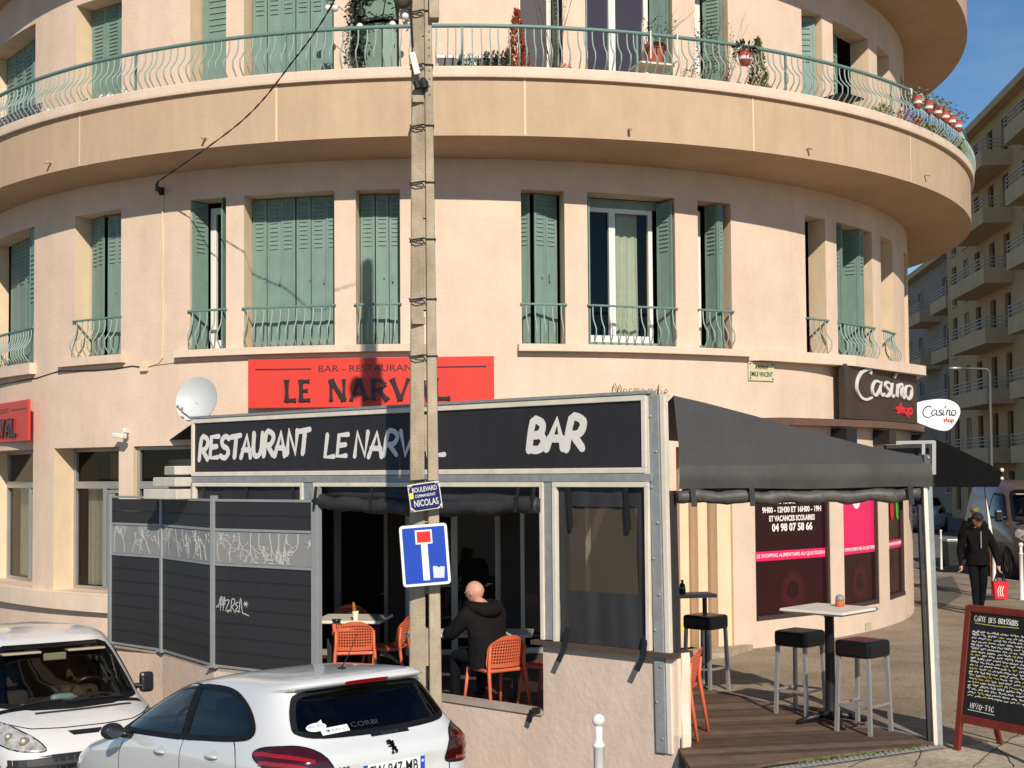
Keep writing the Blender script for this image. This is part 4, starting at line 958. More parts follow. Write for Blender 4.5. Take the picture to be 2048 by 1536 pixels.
red_sign('wide red restaurant board with black letters above the terrace fascia, crossed by the pole', Mf, Wf, on_wall(505, 722)[1] - zbot)
# second sign, seen end-on at the left edge
t1_, _ = on_wall(84, 840); b_ = WC + cyl(t1_, RW, 0); tv = Vector((cos(radians(t1_ - 11)), sin(radians(t1_ - 11)), 0)); nv = cyl(t1_ - 11, 1, 0)
z0_, z1_ = on_wall(84, 881)[1], on_wall(84, 799)[1]
M2 = frame(Vector((b_.x, b_.y, z0_)) - tv * Wf + Vector((nv.x, nv.y, 0)) * .16, tv)
rs2 = red_sign('red restaurant board at the left edge, above the sliding windows', M2, Wf, z1_ - z0_)
# street plate
def plate_text(o, M, rows, m):
    for body, y, w, h in rows: text('lettering', body, .1, m, o, M @ Matrix.Translation((0, y, 0)), .001, width=w, height=h, bold=.002)
sp = thing('street_plate', 'cream enamel street plate on the wall under the cornice', 'street sign', M=wall_frame(1521, 743, out=.012))
mb = MB(); mb.box(-.24, .24, -.008, .0, -.13, .13); mb.build('plate', mat('cream_enamel', srgb(216, 204, 160), .4, var=.05, stain=.15), sp, bevel=.003)
plate_text(sp, Matrix.Translation((0, -.0085, 0)) @ TP, [('AVENUE', .055, .24, .05), ('EMILE VINCENT', -.04, .42, .065)], M_LETTER)
for x in (-.21, .21):
    for z in (-.1, .1): mb = MB(); mb.lathe([(.014, 0), (.010, .006)], 8, M=Matrix.Translation((x, -.008, z)) @ Matrix.Rotation(pi / 2, 4, 'X')); mb.build('screw', M_BLACK, sp)
# shop sign with raised script
def script(mb, strokes, w, h, st, dep=.03, k=6, m=0):
    for i, s in enumerate(strokes):
        pts = [(p.x * w, p.y * h) for p in catmull([(x, y, 0) for x, y in s], k)]; n = len(pts)
        ww = [st * (.62 + .45 * abs(sin(pi * j / max(1, n - 1)))) for j in range(n)]
        ribbon(mb, pts, ww, dep + .0006 * i, m=m)
CASINO = [[(.245, .90), (.255, 1.02), (.20, 1.06), (.10, .92), (.03, .60), (.02, .25), (.08, -.02), (.17, -.08), (.26, .02)],
          [(.41, .62), (.33, .66), (.275, .42), (.285, .16), (.34, .14), (.405, .40)], [(.425, .66), (.405, .30), (.43, .14), (.47, .22)],
          [(.575, .62), (.52, .68), (.495, .52), (.555, .36), (.555, .18), (.49, .13), (.465, .2)], [(.622, .66), (.597, .28), (.615, .14), (.645, .20)], [(.655, .90), (.70, 1.08)],
          [(.722, .66), (.702, .15)], [(.707, .45), (.762, .66), (.80, .60), (.785, .28), (.81, .13), (.84, .20)], [(.93, .66), (.87, .58), (.855, .25), (.90, .12), (.965, .25), (.975, .55), (.93, .66)]]
SHOPS = [[(.20, .58), (.12, .66), (.05, .54), (.16, .36), (.15, .18), (.03, .16)], [(.30, 1.05), (.27, .14)], [(.28, .42), (.37, .64), (.43, .56), (.41, .14)], [(.58, .64), (.50, .50), (.50, .24), (.58, .13), (.66, .28), (.66, .52), (.58, .64)], [(.77, .66), (.74, -.22)], [(.76, .5), (.86, .66), (.94, .48), (.90, .2), (.80, .14), (.76, .24)]]
Ms, Ws = chord(1657, 1803, 790, .03); zb_ = on_wall(1661, 838)[1]; Hs = on_wall(1655, 729)[1] - zb_; Ms.translation.z = zb_
cs = thing('shop_sign', 'dark brown grocery shop sign with raised white script above the brown cassette', 'sign', M=Ms)
mb = MB(); mb.box(0, Ws, -.10, .0, 0, Hs); mb.build('board', mat('dark_brown_sign', srgb(62, 48, 42), .5, var=.12, vscale=3, stain=.25, sscale=2), cs, bevel=.005)
mb = MB(); script(mb, CASINO, Ws * .80, Hs * .50, .044, .03); mb.build('script_lettering', M_SIGNWHITE, cs, Matrix.Translation((Ws * .12, -.1005, Hs * .42)) @ TP)
mb = MB(); script(mb, SHOPS, Ws * .25, Hs * .21, .040, .025); mb.build('script_lettering', mat('red_letters', srgb(214, 40, 52), .45), cs, Matrix.Translation((Ws * .66, -.1005, Hs * .15)) @ TP)
# oval projecting sign further round the shop wall
ov = thing('oval_sign', 'white rounded projecting sign beyond the shop corner', 'sign', M=frame(at_depth(1877, 831, 22.4), Vector((1, .25, 0))))
prof = [(.50, .12), (.42, .40), (.15, .56), (-.25, .53), (-.60, .38), (-.74, .10), (-.66, -.16), (-.35, -.36), (.0, -.52), (.22, -.50), (.40, -.22)]
pp = [(p.x * .80 - .0, p.y * .50) for p in catmull([(x, y, 0) for x, y in prof], 5, closed=True)]
mb = MB(); mb.prism(pp, .09, TP @ Matrix.Translation((0, 0, -.045))); mb.build('face', mat('white_sign_plastic', srgb(236, 234, 230), .35), ov, bevel=.008)
mb = MB(); script(mb, CASINO, .66, .17, .018, .004); mb.build('script_lettering', M_LETTER, ov, Matrix.Translation((-.34, -.046, -.02)) @ TP)
mb = MB(); script(mb, SHOPS, .21, .085, .016, .004); mb.build('script_lettering', MATS['red_letters'], ov, Matrix.Translation((.06, -.046, -.125)) @ TP)
mb = MB(); mb.box(-.62, -.45, -.02, .02, -.03, .03); mb.build('wall_arm', M_ALU, ov)
# wrought-iron name over the entrance, half hidden by the pavilion
nm = thing('iron_lettering', 'thin iron script lettering on the wall above the pavilion corner', 'lettering', M=wall_frame(1222, 784, out=.03))
NORM = [[(0, .1), (.02, .9), (.05, 1.0), (.08, .6), (.09, .1), (.10, .7), (.13, .95), (.155, .6), (.16, .1)], [(.20, .1), (.19, .55), (.225, .62), (.245, .4), (.22, .1)], [(.28, .1), (.29, .62), (.33, .62)], [(.36, .1), (.37, .62), (.40, .62), (.41, .1), (.42, .6), (.45, .62), (.46, .1)], [(.54, .58), (.50, .62), (.50, .15), (.55, .3), (.555, .62), (.56, .1)], [(.61, .1), (.62, .62), (.65, .62), (.66, .1), (.67, .6), (.70, .62), (.71, .1)], [(.79, .5), (.75, .62), (.75, .15), (.79, .3), (.81, 1.1), (.80, .1)], [(.86, .62), (.86, .1)], [(.86, .8), (.862, .86)], [(.91, .35), (.96, .45), (.95, .62), (.92, .6), (.91, .3), (.95, .1), (.99, .2)]]
t_a, t_b = on_wall(1222, 784)[0], on_wall(1336, 784)[0]
LW = RW * radians(t_b - t_a)
for s in NORM:
    mb = MB(); mb.tube([(p.x * LW, -.02 - (RW - RW * cos(p.x * LW / RW)) * -1, p.y * .17 - .07) for p in catmull([(x, y, 0) for x, y in s], 4)], .0045, 5); mb.build('iron_letter', mat('rusty_iron', srgb(92, 70, 54), .7), nm)
# satellite dish, floodlight, cable anchor, conduit
ds = thing('satellite_dish', 'white satellite dish on the wall left of the terrace fascia', 'satellite dish', M=frame(at_depth(394, 800, 15.95), Vector((.97, -.24, 0))) @ Matrix.Rotation(radians(-14), 4, 'X'))
mb = MB()
for s_ in (0,):
    mb.grid(lambda u, v: (.275 * v * cos(2 * pi * u), -.10 * v * v + .08, .29 * v * sin(2 * pi * u)), 40, 8); mb.grid(lambda u, v: (.275 * v * cos(-2 * pi * u), -.10 * v * v + .088, .29 * v * sin(-2 * pi * u)), 40, 8)
M_DISH = mat('grey_white_dish', srgb(190, 191, 188), .5, var=.04)
mb.build('reflector', M_DISH, ds, smooth=True)
mb = MB(); mb.tube([(.0, .06, -.27), (-.06, -.18, -.22), (-.09, -.30, -.16)], .012, 8); mb.build('feed_arm', M_GALV, ds)
mb = MB(); mb.lathe([(.0, 0), (.03, .005), (.034, .05), (.022, .09), (.0, .095)], 14, M=Matrix.Translation((-.085, -.28, -.16)) @ Matrix.Rotation(radians(-95), 4, 'X')); mb.build('feed_horn', M_BEAD, ds, smooth=True)
mb = MB(); mb.tube([(0, .08, -.05), (0, .35, -.1), (0, .42, -.5)], .02, 8); mb.build('mast', M_GALV, ds)
for x in (-.04, .08): mb = MB(); mb.lathe([(.007, 0), (.004, .004)], 6, M=Matrix.Translation((x, .074, -.02)) @ Matrix.Rotation(pi / 2, 4, 'X')); mb.build('screw', M_BLACK, ds)
fl_ = thing('wall_camera', 'small white security camera on the wall above the sliding windows', 'camera', M=wall_frame(258, 872, out=.0))
mb = MB(); mb.tube([(0, 0, .05), (0, -.10, .05), (.02, -.14, .02)], .016, 8); mb.build('arm', M_WHITEPVC, fl_)
mb = MB(); mb.box(-.10, .10, -.22, -.13, -.03, .03); mb.build('housing', M_WHITEPVC, fl_, Matrix.Rotation(radians(8), 4, 'Y'), bevel=.012)
mb = MB(); mb.box(.05, .09, -.17, -.11, .04, .10); mb.build('bracket', M_WHITEPVC, fl_, bevel=.008)
an = thing('cable_anchor', 'black insulated clamp where the overhead cable meets the wall', 'cable anchor', M=wall_frame(330, 382, out=.0))
mb = MB(); mb.tube([(-.05, 0, -.01), (-.03, -.12, .0), (.03, -.2, .04), (.10, -.25, .07)], [.03, .028, .02, .012], 8); mb.box(-.08, -.01, -.03, .0, -.05, .05); mb.tube([(-.06, -.02, -.03), (.0, -.14, -.03), (.04, -.17, .02)], .014, 6); mb.build('clamp', M_WIRE, an)
# conduit down the wall to a small box and along the sill line
def surf(px, py, out=.012): t, z = on_wall(px, py); return WC + cyl(t, RW + out, z)
cd = thing('wall_conduit', 'painted conduit running down the wall from the cable clamp', 'conduit', surf(327, 390))
CI = cd.matrix_world.inverted()
mb = MB(); mb.tube([CI @ surf(*p) for p in ((327, 392), (326, 440), (328, 500), (326, 560), (328, 620), (327, 690), (326, 716), (318, 726), (300, 732), (290, 734))], .011, 6); mb.build('pipe', M_JAMB, cd)
mb = MB(); mb.tube([CI @ surf(*p, out=.008) for p in ((290, 735), (265, 732), (230, 738), (190, 741), (150, 742), (120, 742), (75, 756), (40, 762), (0, 770))], .008, 6); mb.build('cable', M_WIRE, cd)
mb = MB(); mb.tube([CI @ surf(*p, out=.008) for p in ((290, 733), (310, 730), (335, 727), (357, 724), (420, 722), (520, 718), (640, 714))], .007, 6); mb.build('cable', mat('cream_cable', srgb(196, 170, 142), .7), cd)
mb = MB(); mb.box(-.06, .06, -.05, 0, -.06, .06); mb.build('junction_box', M_JAMB, cd, CI @ wall_frame(291, 734), bevel=.006)
# ================================================================== concrete pole with its plates
PB = Vector((-.775, 11.4, 0)); PZ0 = road_z(PB.x, PB.y)
pole = thing('utility_pole', 'tall slotted concrete utility pole between the white cars and the terrace', 'utility pole', M=Matrix.Translation((PB.x, PB.y, PZ0)) @ Matrix.Rotation(radians(6), 4, 'Z'))
PHT = 8.4 - PZ0
wd = lambda z: .148 - .0085 * z          # half width at height z
mb = MB()
zs = [0, PHT * .25, PHT * .5, PHT * .75, PHT]
def bar_tapered(mb, f0, f1, y0, y1, skew=0):
    vs = []
    for z in zs:
        w = wd(z); vs += [(f0 * w, y0 * w + skew * w, z), (f1 * w, y0 * w, z), (f1 * w, y1 * w, z), (f0 * w, y1 * w, z)]
    n = len(zs); fs = [(0, 3, 2, 1), tuple(4 * (n - 1) + k for k in range(4))]
    for i in range(n - 1):
        for k in range(4): fs.append((4 * i + k, 4 * i + (k + 1) % 4, 4 * i + 4 + (k + 1) % 4, 4 * i + 4 + k))
    mb.add(vs, fs)
bar_tapered(mb, -1, .03, -.62, .55, .42); mb.build('flange', M_CONC, pole, bevel=.012)
mb = MB(); bar_tapered(mb, .25, 1, -.95, .62); mb.build('flange', M_CONC, pole, bevel=.012)
# web between the flanges: solid stretches between slots
mb = MB(); z = .1; k = 0
while z < PHT - .3:
    h = .32 if z < 4.3 else .8
    w = wd(z); mb.box(.028 * w, .252 * w, -.45 * w, .5 * w, z, min(z + h, PHT - .02)); z += h + (.30 if z < 4.3 else .012); k += 1
tag(mb.build('web', M_CONC, pole), kind='stuff')
mb = MB(); mb.lathe([(wd(PHT) * 1.0, 0), (wd(PHT) * .9, .06), (0.02, .10)], 12); mb.build('cap', M_CONC, pole, Matrix.Translation((0, 0, PHT)))
def on_pole(py): return CAM_H + ray(848, py).z * 11.3 - PZ0
for py in (20, 128, 250, 364, 478, 598, 712, 962):
    z = on_pole(py); w = wd(z); mb = MB()
    L = [(1.02, .7), (1.03, -1.0), (.22, -1.0), (.1, -.80), (-1.03, -.38), (-1.04, .7)]
    mb.tube([(x * w, y * w - .004, z + (.012 if x < .2 else 0) * (1 - abs(x))) for x, y in L], .0075, 5)
    mb.tube([(-1.04 * w, -.4 * w, z), (-1.15 * w, -.62 * w, z + .01), (-.6 * w, -.70 * w, z - .03), (.05 * w, -.75 * w, z - .035)], .006, 5); mb.build('strap', M_WIRE if py != 250 else M_WIRE, pole)
for py in (200, 645): z = on_pole(py); w = wd(z); mb = MB(); mb.box(-.9 * w, .15 * w, -.80 * w, -.4 * w, z - .01, z + .05); mb.build('step_block', M_CONC, pole)
for k in range(8):
    py = 62 + 16 * k + (14 if k > 3 else 0); z = on_pole(py); w = wd(z); mb = MB(); mb.lathe([(.009, 0), (.009, .004)], 8, M=Matrix.Translation((.68 * w, -.955 * w, z)) @ Matrix.Rotation(pi / 2, 4, 'X')); mb.build('bolt_hole', M_BLACK, pole)
z = on_pole(126); w = wd(z); mb = MB(); mb.box(-.032, .024, -.07, -.03, -.11, .09); jb = mb.build('junction_box', M_BEAD, pole, Matrix.Translation((-.7 * w, -.65 * w, z)) @ Matrix.Rotation(radians(-14), 4, 'Y'), bevel=.006)
mb = MB(); mb.lathe([(.035, 0), (.04, .05), (.02, .09)], 10, M=Matrix.Translation((.03, -.06, -.24))); mb.lathe([(.03, 0), (.03, .06)], 10, M=Matrix.Translation((-.03, -.06, -.23))); mb.build('connector', M_RUBBER, jb)
mb = MB(); mb.tube([(-.9 * w, -.7 * w, z + .15), (-1.05 * w, -.66 * w, z + .5), (-.95 * w, -.6 * w, z + .62), (-1.1 * w, -.6 * w, z + .9), (-1.0 * w, -.6 * w, z + 1.4)], .013, 6); mb.build('cable', M_WIRE, pole)
z = on_pole(-10); mb = MB(); mb.box(.06, .15, -.16, -.02, z - .22, z + .3); mb.build('junction_box', M_CONC, pole, bevel=.01)
z = on_pole(10); mb = MB(); mb.ball((-.17, -.02, z + .12), .11, 12, sc=(.8, .8, 1.2)); mb.build('lamp_housing', mat('dark_lamp_housing', srgb(92, 80, 66), .6), pole, smooth=True)
# overhead cable from pole top to the clamp
ca = PB + Vector((-.1, 0, 7.6)); cb = Vector(an.matrix_world @ Vector((.10, -.25, .07)))
cab = thing('overhead_cable', 'black twisted overhead cable running from the pole to the wall', 'cable', cb)
mid = at_depth(540, 188, (ca.y + cb.y) / 2); mb = MB()
P3 = [cb - cb, at_depth(480, 245, 14.9) - cb, at_depth(580, 130, 13.8) - cb, at_depth(672, -5, 12.7) - cb, ca + Vector((0, 0, .4)) - cb]
cp_ = catmull(P3, 24)
for ph in (0, pi):
    mb.tube([p + Vector((cos(i * .9 + ph), 0, sin(i * .9 + ph))) * .005 for i, p in enumerate(cp_)], .0055, 5)
tag(mb.build('twisted_strands', M_WIRE, cab), kind='stuff')
# street name plate on the pole
tl, br_ = at_depth(845, 993, 11.22), 0
np_ = thing('street_plate', 'tilted navy enamel street plate strapped to the pole above the blue road sign', 'street sign', M=frame(at_depth(850, 993, 11.18), Vector((1, .12, .0))) @ Matrix.Rotation(radians(-8), 4, 'Y'))
M_NAVY = mat('navy_enamel', srgb(18, 28, 84), .25, var=.05)
mb = MB(); mb.box(-.138, .138, -.006, .006, -.118, .118); mb.build('plate', M_BEAD, np_, bevel=.003)
mb = MB(); mb.prism([(-.13, -.075), (-.095, -.11), (.095, -.11), (.13, -.075), (.13, .075), (.095, .11), (-.095, .11), (-.13, .075)], .002, Matrix.Translation((0, -.0061, 0)) @ TP); mb.build('enamel', M_NAVY, np_)
plate_text(np_, Matrix.Translation((0.004, -.0085, 0)) @ TP, [('BOULEVARD', .066, .215, .042), ('COMMANDANT', .012, .18, .026), ('NICOLAS', -.05, .21, .058)], mat('pale_enamel_letters', srgb(206, 200, 190), .4))
for x in (-.122, .122):
    for z in (-.102, .102): mb = MB(); mb.lathe([(.014, 0), (.012, .008), (.004, .011)], 8, M=Matrix.Translation((x, -.006, z)) @ Matrix.Rotation(pi / 2, 4, 'X')); mb.build('screw', M_ALU, np_)
mb = MB(); mb.box(-.128, -.098, -.0105, -.0082, -.005, .045); mb.build('sticker', mat('yellow_label', srgb(236, 224, 60), .6), np_)
# dead-end sign
rs = thing('road_sign', 'square blue dead-end road sign with a red bar, tilted on the pole', 'road sign', M=frame(at_depth(850, 1110, 11.14), Vector((1, .06, 0))) @ Matrix.Rotation(radians(-4), 4, 'Y'))
def rrect(w, h, r, k=5): return [(sx * (w - r) + r * cos(a), sy * (h - r) + r * sin(a)) for sx, sy, a0 in ((1, 1, 0), (-1, 1, pi / 2), (-1, -1, pi), (1, -1, 1.5 * pi)) for a in [a0 + pi / 2 * j / k for j in range(k + 1)]]
Hs_, Ws_ = .262, .205
mb = MB(); mb.prism(rrect(Ws_, Hs_, .03), .02, Matrix.Translation((0, .018, 0)) @ TP); mb.build('back_plate', M_GALV, rs)
mb = MB(); mb.prism(rrect(Ws_ - .002, Hs_ - .002, .03), .002, Matrix.Translation((0, -.0022, 0)) @ TP); mb.build('white_border', mat('white_reflective', srgb(232, 228, 218), .4), rs)
mb = MB(); mb.prism(rrect(Ws_ - .024, Hs_ - .024, .012), .0015, Matrix.Translation((0, -.0045, 0)) @ TP); mb.build('blue_field', mat('blue_reflective', srgb(0, 62, 168), .45, var=.03), rs)
mb = MB(); mb.box(-.028, .028, -.0078, -.0062, -.215, .10); mb.build('white_stem', MATS['white_reflective'], rs)
mb = MB(); mb.box(-.072, .072, -.0095, -.0080, .095, .215); mb.build('white_frame', MATS['white_reflective'], rs)
mb = MB(); mb.box(-.058, .058, -.0112, -.0097, .109, .201); mb.build('red_bar', mat('red_reflective', srgb(226, 38, 34), .35), rs)
mb = MB(); mb.prism([(.06, -.20), (.15, -.205), (.16, -.11), (.13, -.105), (.11, -.115), (.09, -.10), (.06, -.10)], .0016, Matrix.Translation((0, -.0064, 0)) @ TP); mb.build('torn_sticker', mat('torn_paper', srgb(206, 204, 214), .8), rs)
# ================================================================== second frame and black awning further along the shop
af = thing('awning_frame', 'pale aluminium awning frame standing out behind the charcoal awning tip', 'awning frame', at_depth(1868, 948, 19.8))
AI = af.matrix_world.inverted()
for a, b, w in (((1752, 886), (1869, 884), .055), ((1846, 884), (1846, 935), .05), ((1867, 882), (1867, 949), .06)):
    mb = MB(); mb.bar(AI @ at_depth(*a, 19.8), AI @ at_depth(*b, 19.8), w, .05); mb.build('rail' if a[1] == 886 else 'upright', M_ALU, af)
mb = MB(); P4 = [AI @ at_depth(px, py, 20.0) for px, py in ((1760, 890), (1866, 888), (1866, 945), (1760, 945))]; mb.add(P4, [(0, 1, 2, 3)]); mb.build('dark_infill', M_BLACK, af)
ba = thing('black_awning', 'black sloping awning of the next shop front beyond the frame', 'awning', at_depth(1868, 975, 20.6))
AI = ba.matrix_world.inverted()
fr = [at_depth(px, py, 20.6) for px, py in ((1869, 878), (1900, 890), (2003, 941), (2003, 958), (1998, 974), (1869, 974))]
mb = MB(); n = len(fr); vs = [AI @ p for p in fr] + [AI @ (p + Vector((1.2, 3.2, 0))) for p in fr]
mb.add(vs, [tuple(range(n)), tuple(range(2 * n - 1, n - 1, -1))] + [(i, (i + 1) % n, n + (i + 1) % n, n + i) for i in range(n)]); mb.build('canopy', mat('deep_black_canvas', (0.006, 0.006, 0.006, 1), .9, spec=.1), ba)
mb = MB(); mb.ball(AI @ at_depth(2004, 940, 20.58), .035, 8); mb.ball(AI @ at_depth(2004, 957, 20.58), .03, 8); mb.build('finial', M_BEAD, ba)
# ================================================================== furniture of the terrace
def chair_proto():
    t = thing('terrace_chair', '', 'chair', group='orange perforated terrace chairs')
    def shell(u, v):          # u -1..1 across, v 0..1 up
        k = max(0, (v - .55) / .45); sx = (1 - k ** 3.2 * .36) * (1 - max(0, .2 - v) * .35)
        x = .215 * u * sx; return Vector((x, -.20 - .075 * v - .015 + .055 * (u * sx) ** 2 * 1.0, .45 + .335 * v - .045 * (abs(u) ** 3) * k))
    NU, NV = 31, 21
    def stp(t, N):
        k = t * N; i = int(k); f = k - i; tot = sum(1.25 if j % 2 else .75 for j in range(N)); return (sum(1.25 if j % 2 else .75 for j in range(i)) + (f * (1.25 if i % 2 else .75) if i < N else 0)) / tot
    hole = lambda i, j: i % 2 == 1 and j % 2 == 1 and 2 < i < NU - 3 and 2 < j < NV - 2
    mb = MB(); mb.grid(lambda u, v: shell(2 * stp(u, NU) - 1, .04 + .96 * stp(v, NV)), NU, NV, skip=hole); mb.build('backrest', M_ORANGE, t, solid=.007)
    mb = MB()
    sq = rrect(.215, .21, .07, 4); mb.prism(sq, .018, Matrix.Translation((0, -.0, .432))); mb.build('seat', M_ORANGE, t, bevel=.006)
    for s in (-1, 1):
        mb = MB(); mb.tube([(s * .235, -.30, 0), (s * .215, -.235, .42), (s * .205, -.225, .52), (s * .205, -.245, .68)], [.015, .019, .018, .012], 8); mb.build('leg', M_ORANGE, t, smooth=True)
        mb = MB(); mb.tube([(s * .225, .235, 0), (s * .195, .18, .435)], [.014, .018], 8); mb.build('leg', M_ORANGE, t, smooth=True)
    mb = MB(); mb.tube([(-.20, -.20, .43), (-.20, .17, .43), (.20, .17, .43), (.20, -.20, .43), (-.20, -.20, .43)], .014, 6); mb.build('seat_frame', M_ORANGE, t)
    return t
CH = chair_proto(); first = [True]
def chair(x, y, rz, label, z=.012):
    M = Matrix.Translation((x, y, z)) @ Matrix.Rotation(rz, 4, 'Z')
    if first[0]: first[0] = False; CH.matrix_world = M; CH['label'] = label; return CH
    return copy_tree(CH, label, M)
def at_floor(px, d): return at_depth(px, 943, d)
def chair_at(px, d, rz, label, z=.012): p = at_floor(px, d); return chair(p.x, p.y, rz, label, z)
# rz = 0: back towards us, sitter looks away
chair_at(708, 14.45, radians(8), 'orange chair with its back to us at the left table by the screen')
chair_at(700, 15.75, radians(188), 'orange chair facing us behind the left white table')
chair_at(768, 14.75, radians(80), 'orange chair seen side-on at the right end of the left table')
chair_at(986, 13.12, radians(34), 'orange chair under the bald seated man in the dark jacket')
chair_at(1092, 13.3, radians(60), 'orange chair half hidden behind the right bay of the pavilion')
chair_at(1334, 11.75, radians(70), 'orange chair alone on the deck beside the pavilion corner', .04)
M_TTOP = mat('white_table_top', srgb(222, 214, 196), .4, var=.04)
M_TLEG = mat('dark_table_leg', (0.02, 0.02, 0.02, 1), .5)
def table(label, px, d, rz, w, dp, h, name='cafe_table'):
    p = at_floor(px, d); t = thing(name, label, 'table', (p.x, p.y, .012), rz)
    mb = MB(); mb.box(-w / 2, w / 2, -dp / 2, dp / 2, h - .035, h); mb.build('tabletop', M_TTOP, t, bevel=.008)
    for sx in (-1, 1):
        mb = MB(); mb.bar((sx * w * .36, 0, .03), (sx * w * .36, 0, h - .0355), .05, .05); mb.bar((sx * w * .36, -dp * .4, .016), (sx * w * .36, dp * .4, .016), .05, .03); mb.build('leg', M_TLEG, t)
    return t
t1 = table('white table at the left end of the terrace with a cup on it', 706, 15.05, radians(-6), .78, .72, .735)
t2 = table('long white table in front of the seated man', 938, 13.75, radians(-4), 1.32, .5, .72)
def on_table(px, py, z): q = ground(px, py, z); return q
z1 = .012 + .735
c = on_table(711, 1241, z1); cup = thing('paper_cup', 'cream paper cup with a pastry stick, on the left table', 'cup', c)
mb = MB(); mb.lathe([(.026, 0), (.036, .105), (.033, .105), (.024, .006)], 16, caps=False); mb.add([(.026 * cos(2 * pi * k / 12), .026 * sin(2 * pi * k / 12), 0.001) for k in range(12)], [tuple(range(12))]); mb.build('cup', mat('cream_paper', srgb(236, 222, 190), .7), cup, smooth=True)
bs = thing('bread_stick', 'brown crusty stick standing in the cream paper cup', 'bread', c + Vector((0, 0, .01)))
mb = MB(); mb.tube([(.005, 0, 0), (-.012, .004, .10), (-.022, .006, .18)], [.016, .021, .015], 10); mb.ball((-.023, .006, .182), .016, 8); mb.build('crust', mat('bread_crust', srgb(150, 104, 52), .8, var=.25, vscale=50, bump=.5), bs, smooth=True)
c = on_table(673, 1244, z1); ash = thing('ashtray', 'small dark green ashtray on the left white table', 'ashtray', c)
mb = MB(); mb.lathe([(.045, 0), (.055, .03), (.047, .03), (.04, .008), (.0, .008)], 20); mb.build('dish', mat('dark_green_glass', srgb(22, 50, 44), .15), ash, smooth=True)
# bar stools
def stool_proto():
    t = thing('bar_stool', '', 'bar stool', group='black cushioned bar stools on the deck')
    mb = MB(); mb.box(-.182, .182, -.182, .182, .672, .825); mb.build('cushion', mat('black_leatherette', (0.006, 0.006, 0.007, 1), .34, bump=.12, bscale=30), t, bevel=.03)
    M_ST = mat('silver_painted_tube', srgb(176, 174, 168), .4, metal=.55, var=.05)
    for sx in (-1, 1):
        for sy in (-1, 1): mb = MB(); mb.bar((sx * .172, sy * .172, 0), (sx * .152, sy * .152, .68), .033, .033); mb.build('leg', M_ST, t)
    q = .163
    for a, b in (((-q, -q), (q, -q)), ((q, -q), (q, q)), ((q, q), (-q, q)), ((-q, q), (-q, -q))):
        mb = MB(); mb.bar((a[0], a[1], .25), (b[0], b[1], .25), .024, .018); mb.build('footrest_bar', M_ST, t)
    return t
ST = stool_proto(); sfirst = True
for px, py, rz, z, lab in ((1413, 1380, 46, .0, 'bar stool behind the lone orange chair, nearest the entrance'), (1602, 1430, 45, .02, 'bar stool left of the black table column'), (1728, 1462, 43, .04, 'bar stool right of the black table column')):
    p = ground(px, py, z); M = Matrix.Translation(p) @ Matrix.Rotation(radians(rz), 4, 'Z')
    if sfirst: ST.matrix_world = M; ST['label'] = lab; sfirst = False
    else: copy_tree(ST, lab, M)
# high table
p = ground(1662, 1446, .04); ht = thing('high_table', 'square white high table on a black column between two bar stools', 'high table', p, radians(46))
mb = MB(); mb.box(-.325, .325, -.325, .325, 1.035, 1.07); mb.prism([(-.325, -.325), (.325, -.325), (.325, .325), (-.325, .325)], .0001, Matrix.Translation((0, 0, 1.0701)))
mb = MB(); mb.add([(-.325, -.325, 1.072), (.325, -.325, 1.072), (.325, .325, 1.072), (-.325, .325, 1.072), (-.33, -.33, 1.05), (.33, -.33, 1.05), (.33, .33, 1.05), (-.33, .33, 1.05), (-.30, -.30, 1.03), (.30, -.30, 1.03), (.30, .30, 1.03), (-.30, .30, 1.03)], [(0, 1, 2, 3)] + [(4 + k, 4 + (k + 1) % 4, (k + 1) % 4, k) for k in range(4)] + [(8 + k, 8 + (k + 1) % 4, 4 + (k + 1) % 4, 4 + k) for k in range(4)] + [(11, 10, 9, 8)])
mb.build('tabletop', M_TTOP, ht)
mb = MB(); mb.lathe([(.055, .04), (.048, .08), (.043, .98), (.06, 1.0), (.12, 1.029)], 20); mb.build('column', M_BLACK, ht, smooth=True)
for k in range(4):
    a = pi / 4 + k * pi / 2 + .1; mb = MB(); mb.tube([(.03 * cos(a), .03 * sin(a), .09), (.2 * cos(a), .2 * sin(a), .055), (.33 * cos(a), .33 * sin(a), .015)], [.036, .028, .02], 8); mb.build('foot', M_BLACK, ht, smooth=True)
pz = p.z + 1.072; c = ground(1680, 1213, pz); pot = thing('ashtray_pot', 'small terracotta pot with a grey lid on the high table', 'pot', c)
mb = MB(); mb.lathe([(.034, 0), (.044, .012), (.044, .045), (.038, .055)], 18); mb.build('pot', mat('terracotta', srgb(206, 96, 50), .7, var=.06), pot, smooth=True)
mb = MB(); mb.lathe([(.04, .056), (.043, .068), (.036, .10), (.016, .112), (0, .113)], 18); mb.build('lid', mat('grey_ceramic', srgb(138, 140, 128), .5), pot, smooth=True)
# wall shelf with dark bottle group by the entrance
sh = thing('wall_shelf', 'narrow grey shelf on brackets beside the entrance pilasters', 'shelf', M=frame(at_depth(1392, 1190, 14.6), Vector((1, .22, 0))))
mb = MB(); mb.box(-.26, .19, -.15, .15, -.02, .02); mb.build('board', mat('grey_shelf', srgb(138, 132, 122), .6), sh, bevel=.003)
mb = MB(); mb.bar((-.2, .05, -.02), (-.2, .05, -1.09), .04); mb.bar((.12, .05, -.02), (.12, .05, -1.09), .04); mb.build('support', M_BLACK, sh)
bt = thing('bottle', 'black squat bottle standing on the grey wall shelf', 'bottle', sh.matrix_world @ Vector((-.16, 0, .021)))
mb = MB(); mb.lathe([(.032, 0), (.038, .01), (.038, .05), (.03, .06), (.034, .07), (.03, .10), (.012, .12), (.016, .15), (.0, .155)], 16); mb.build('glass', M_BLACK, bt, smooth=True)
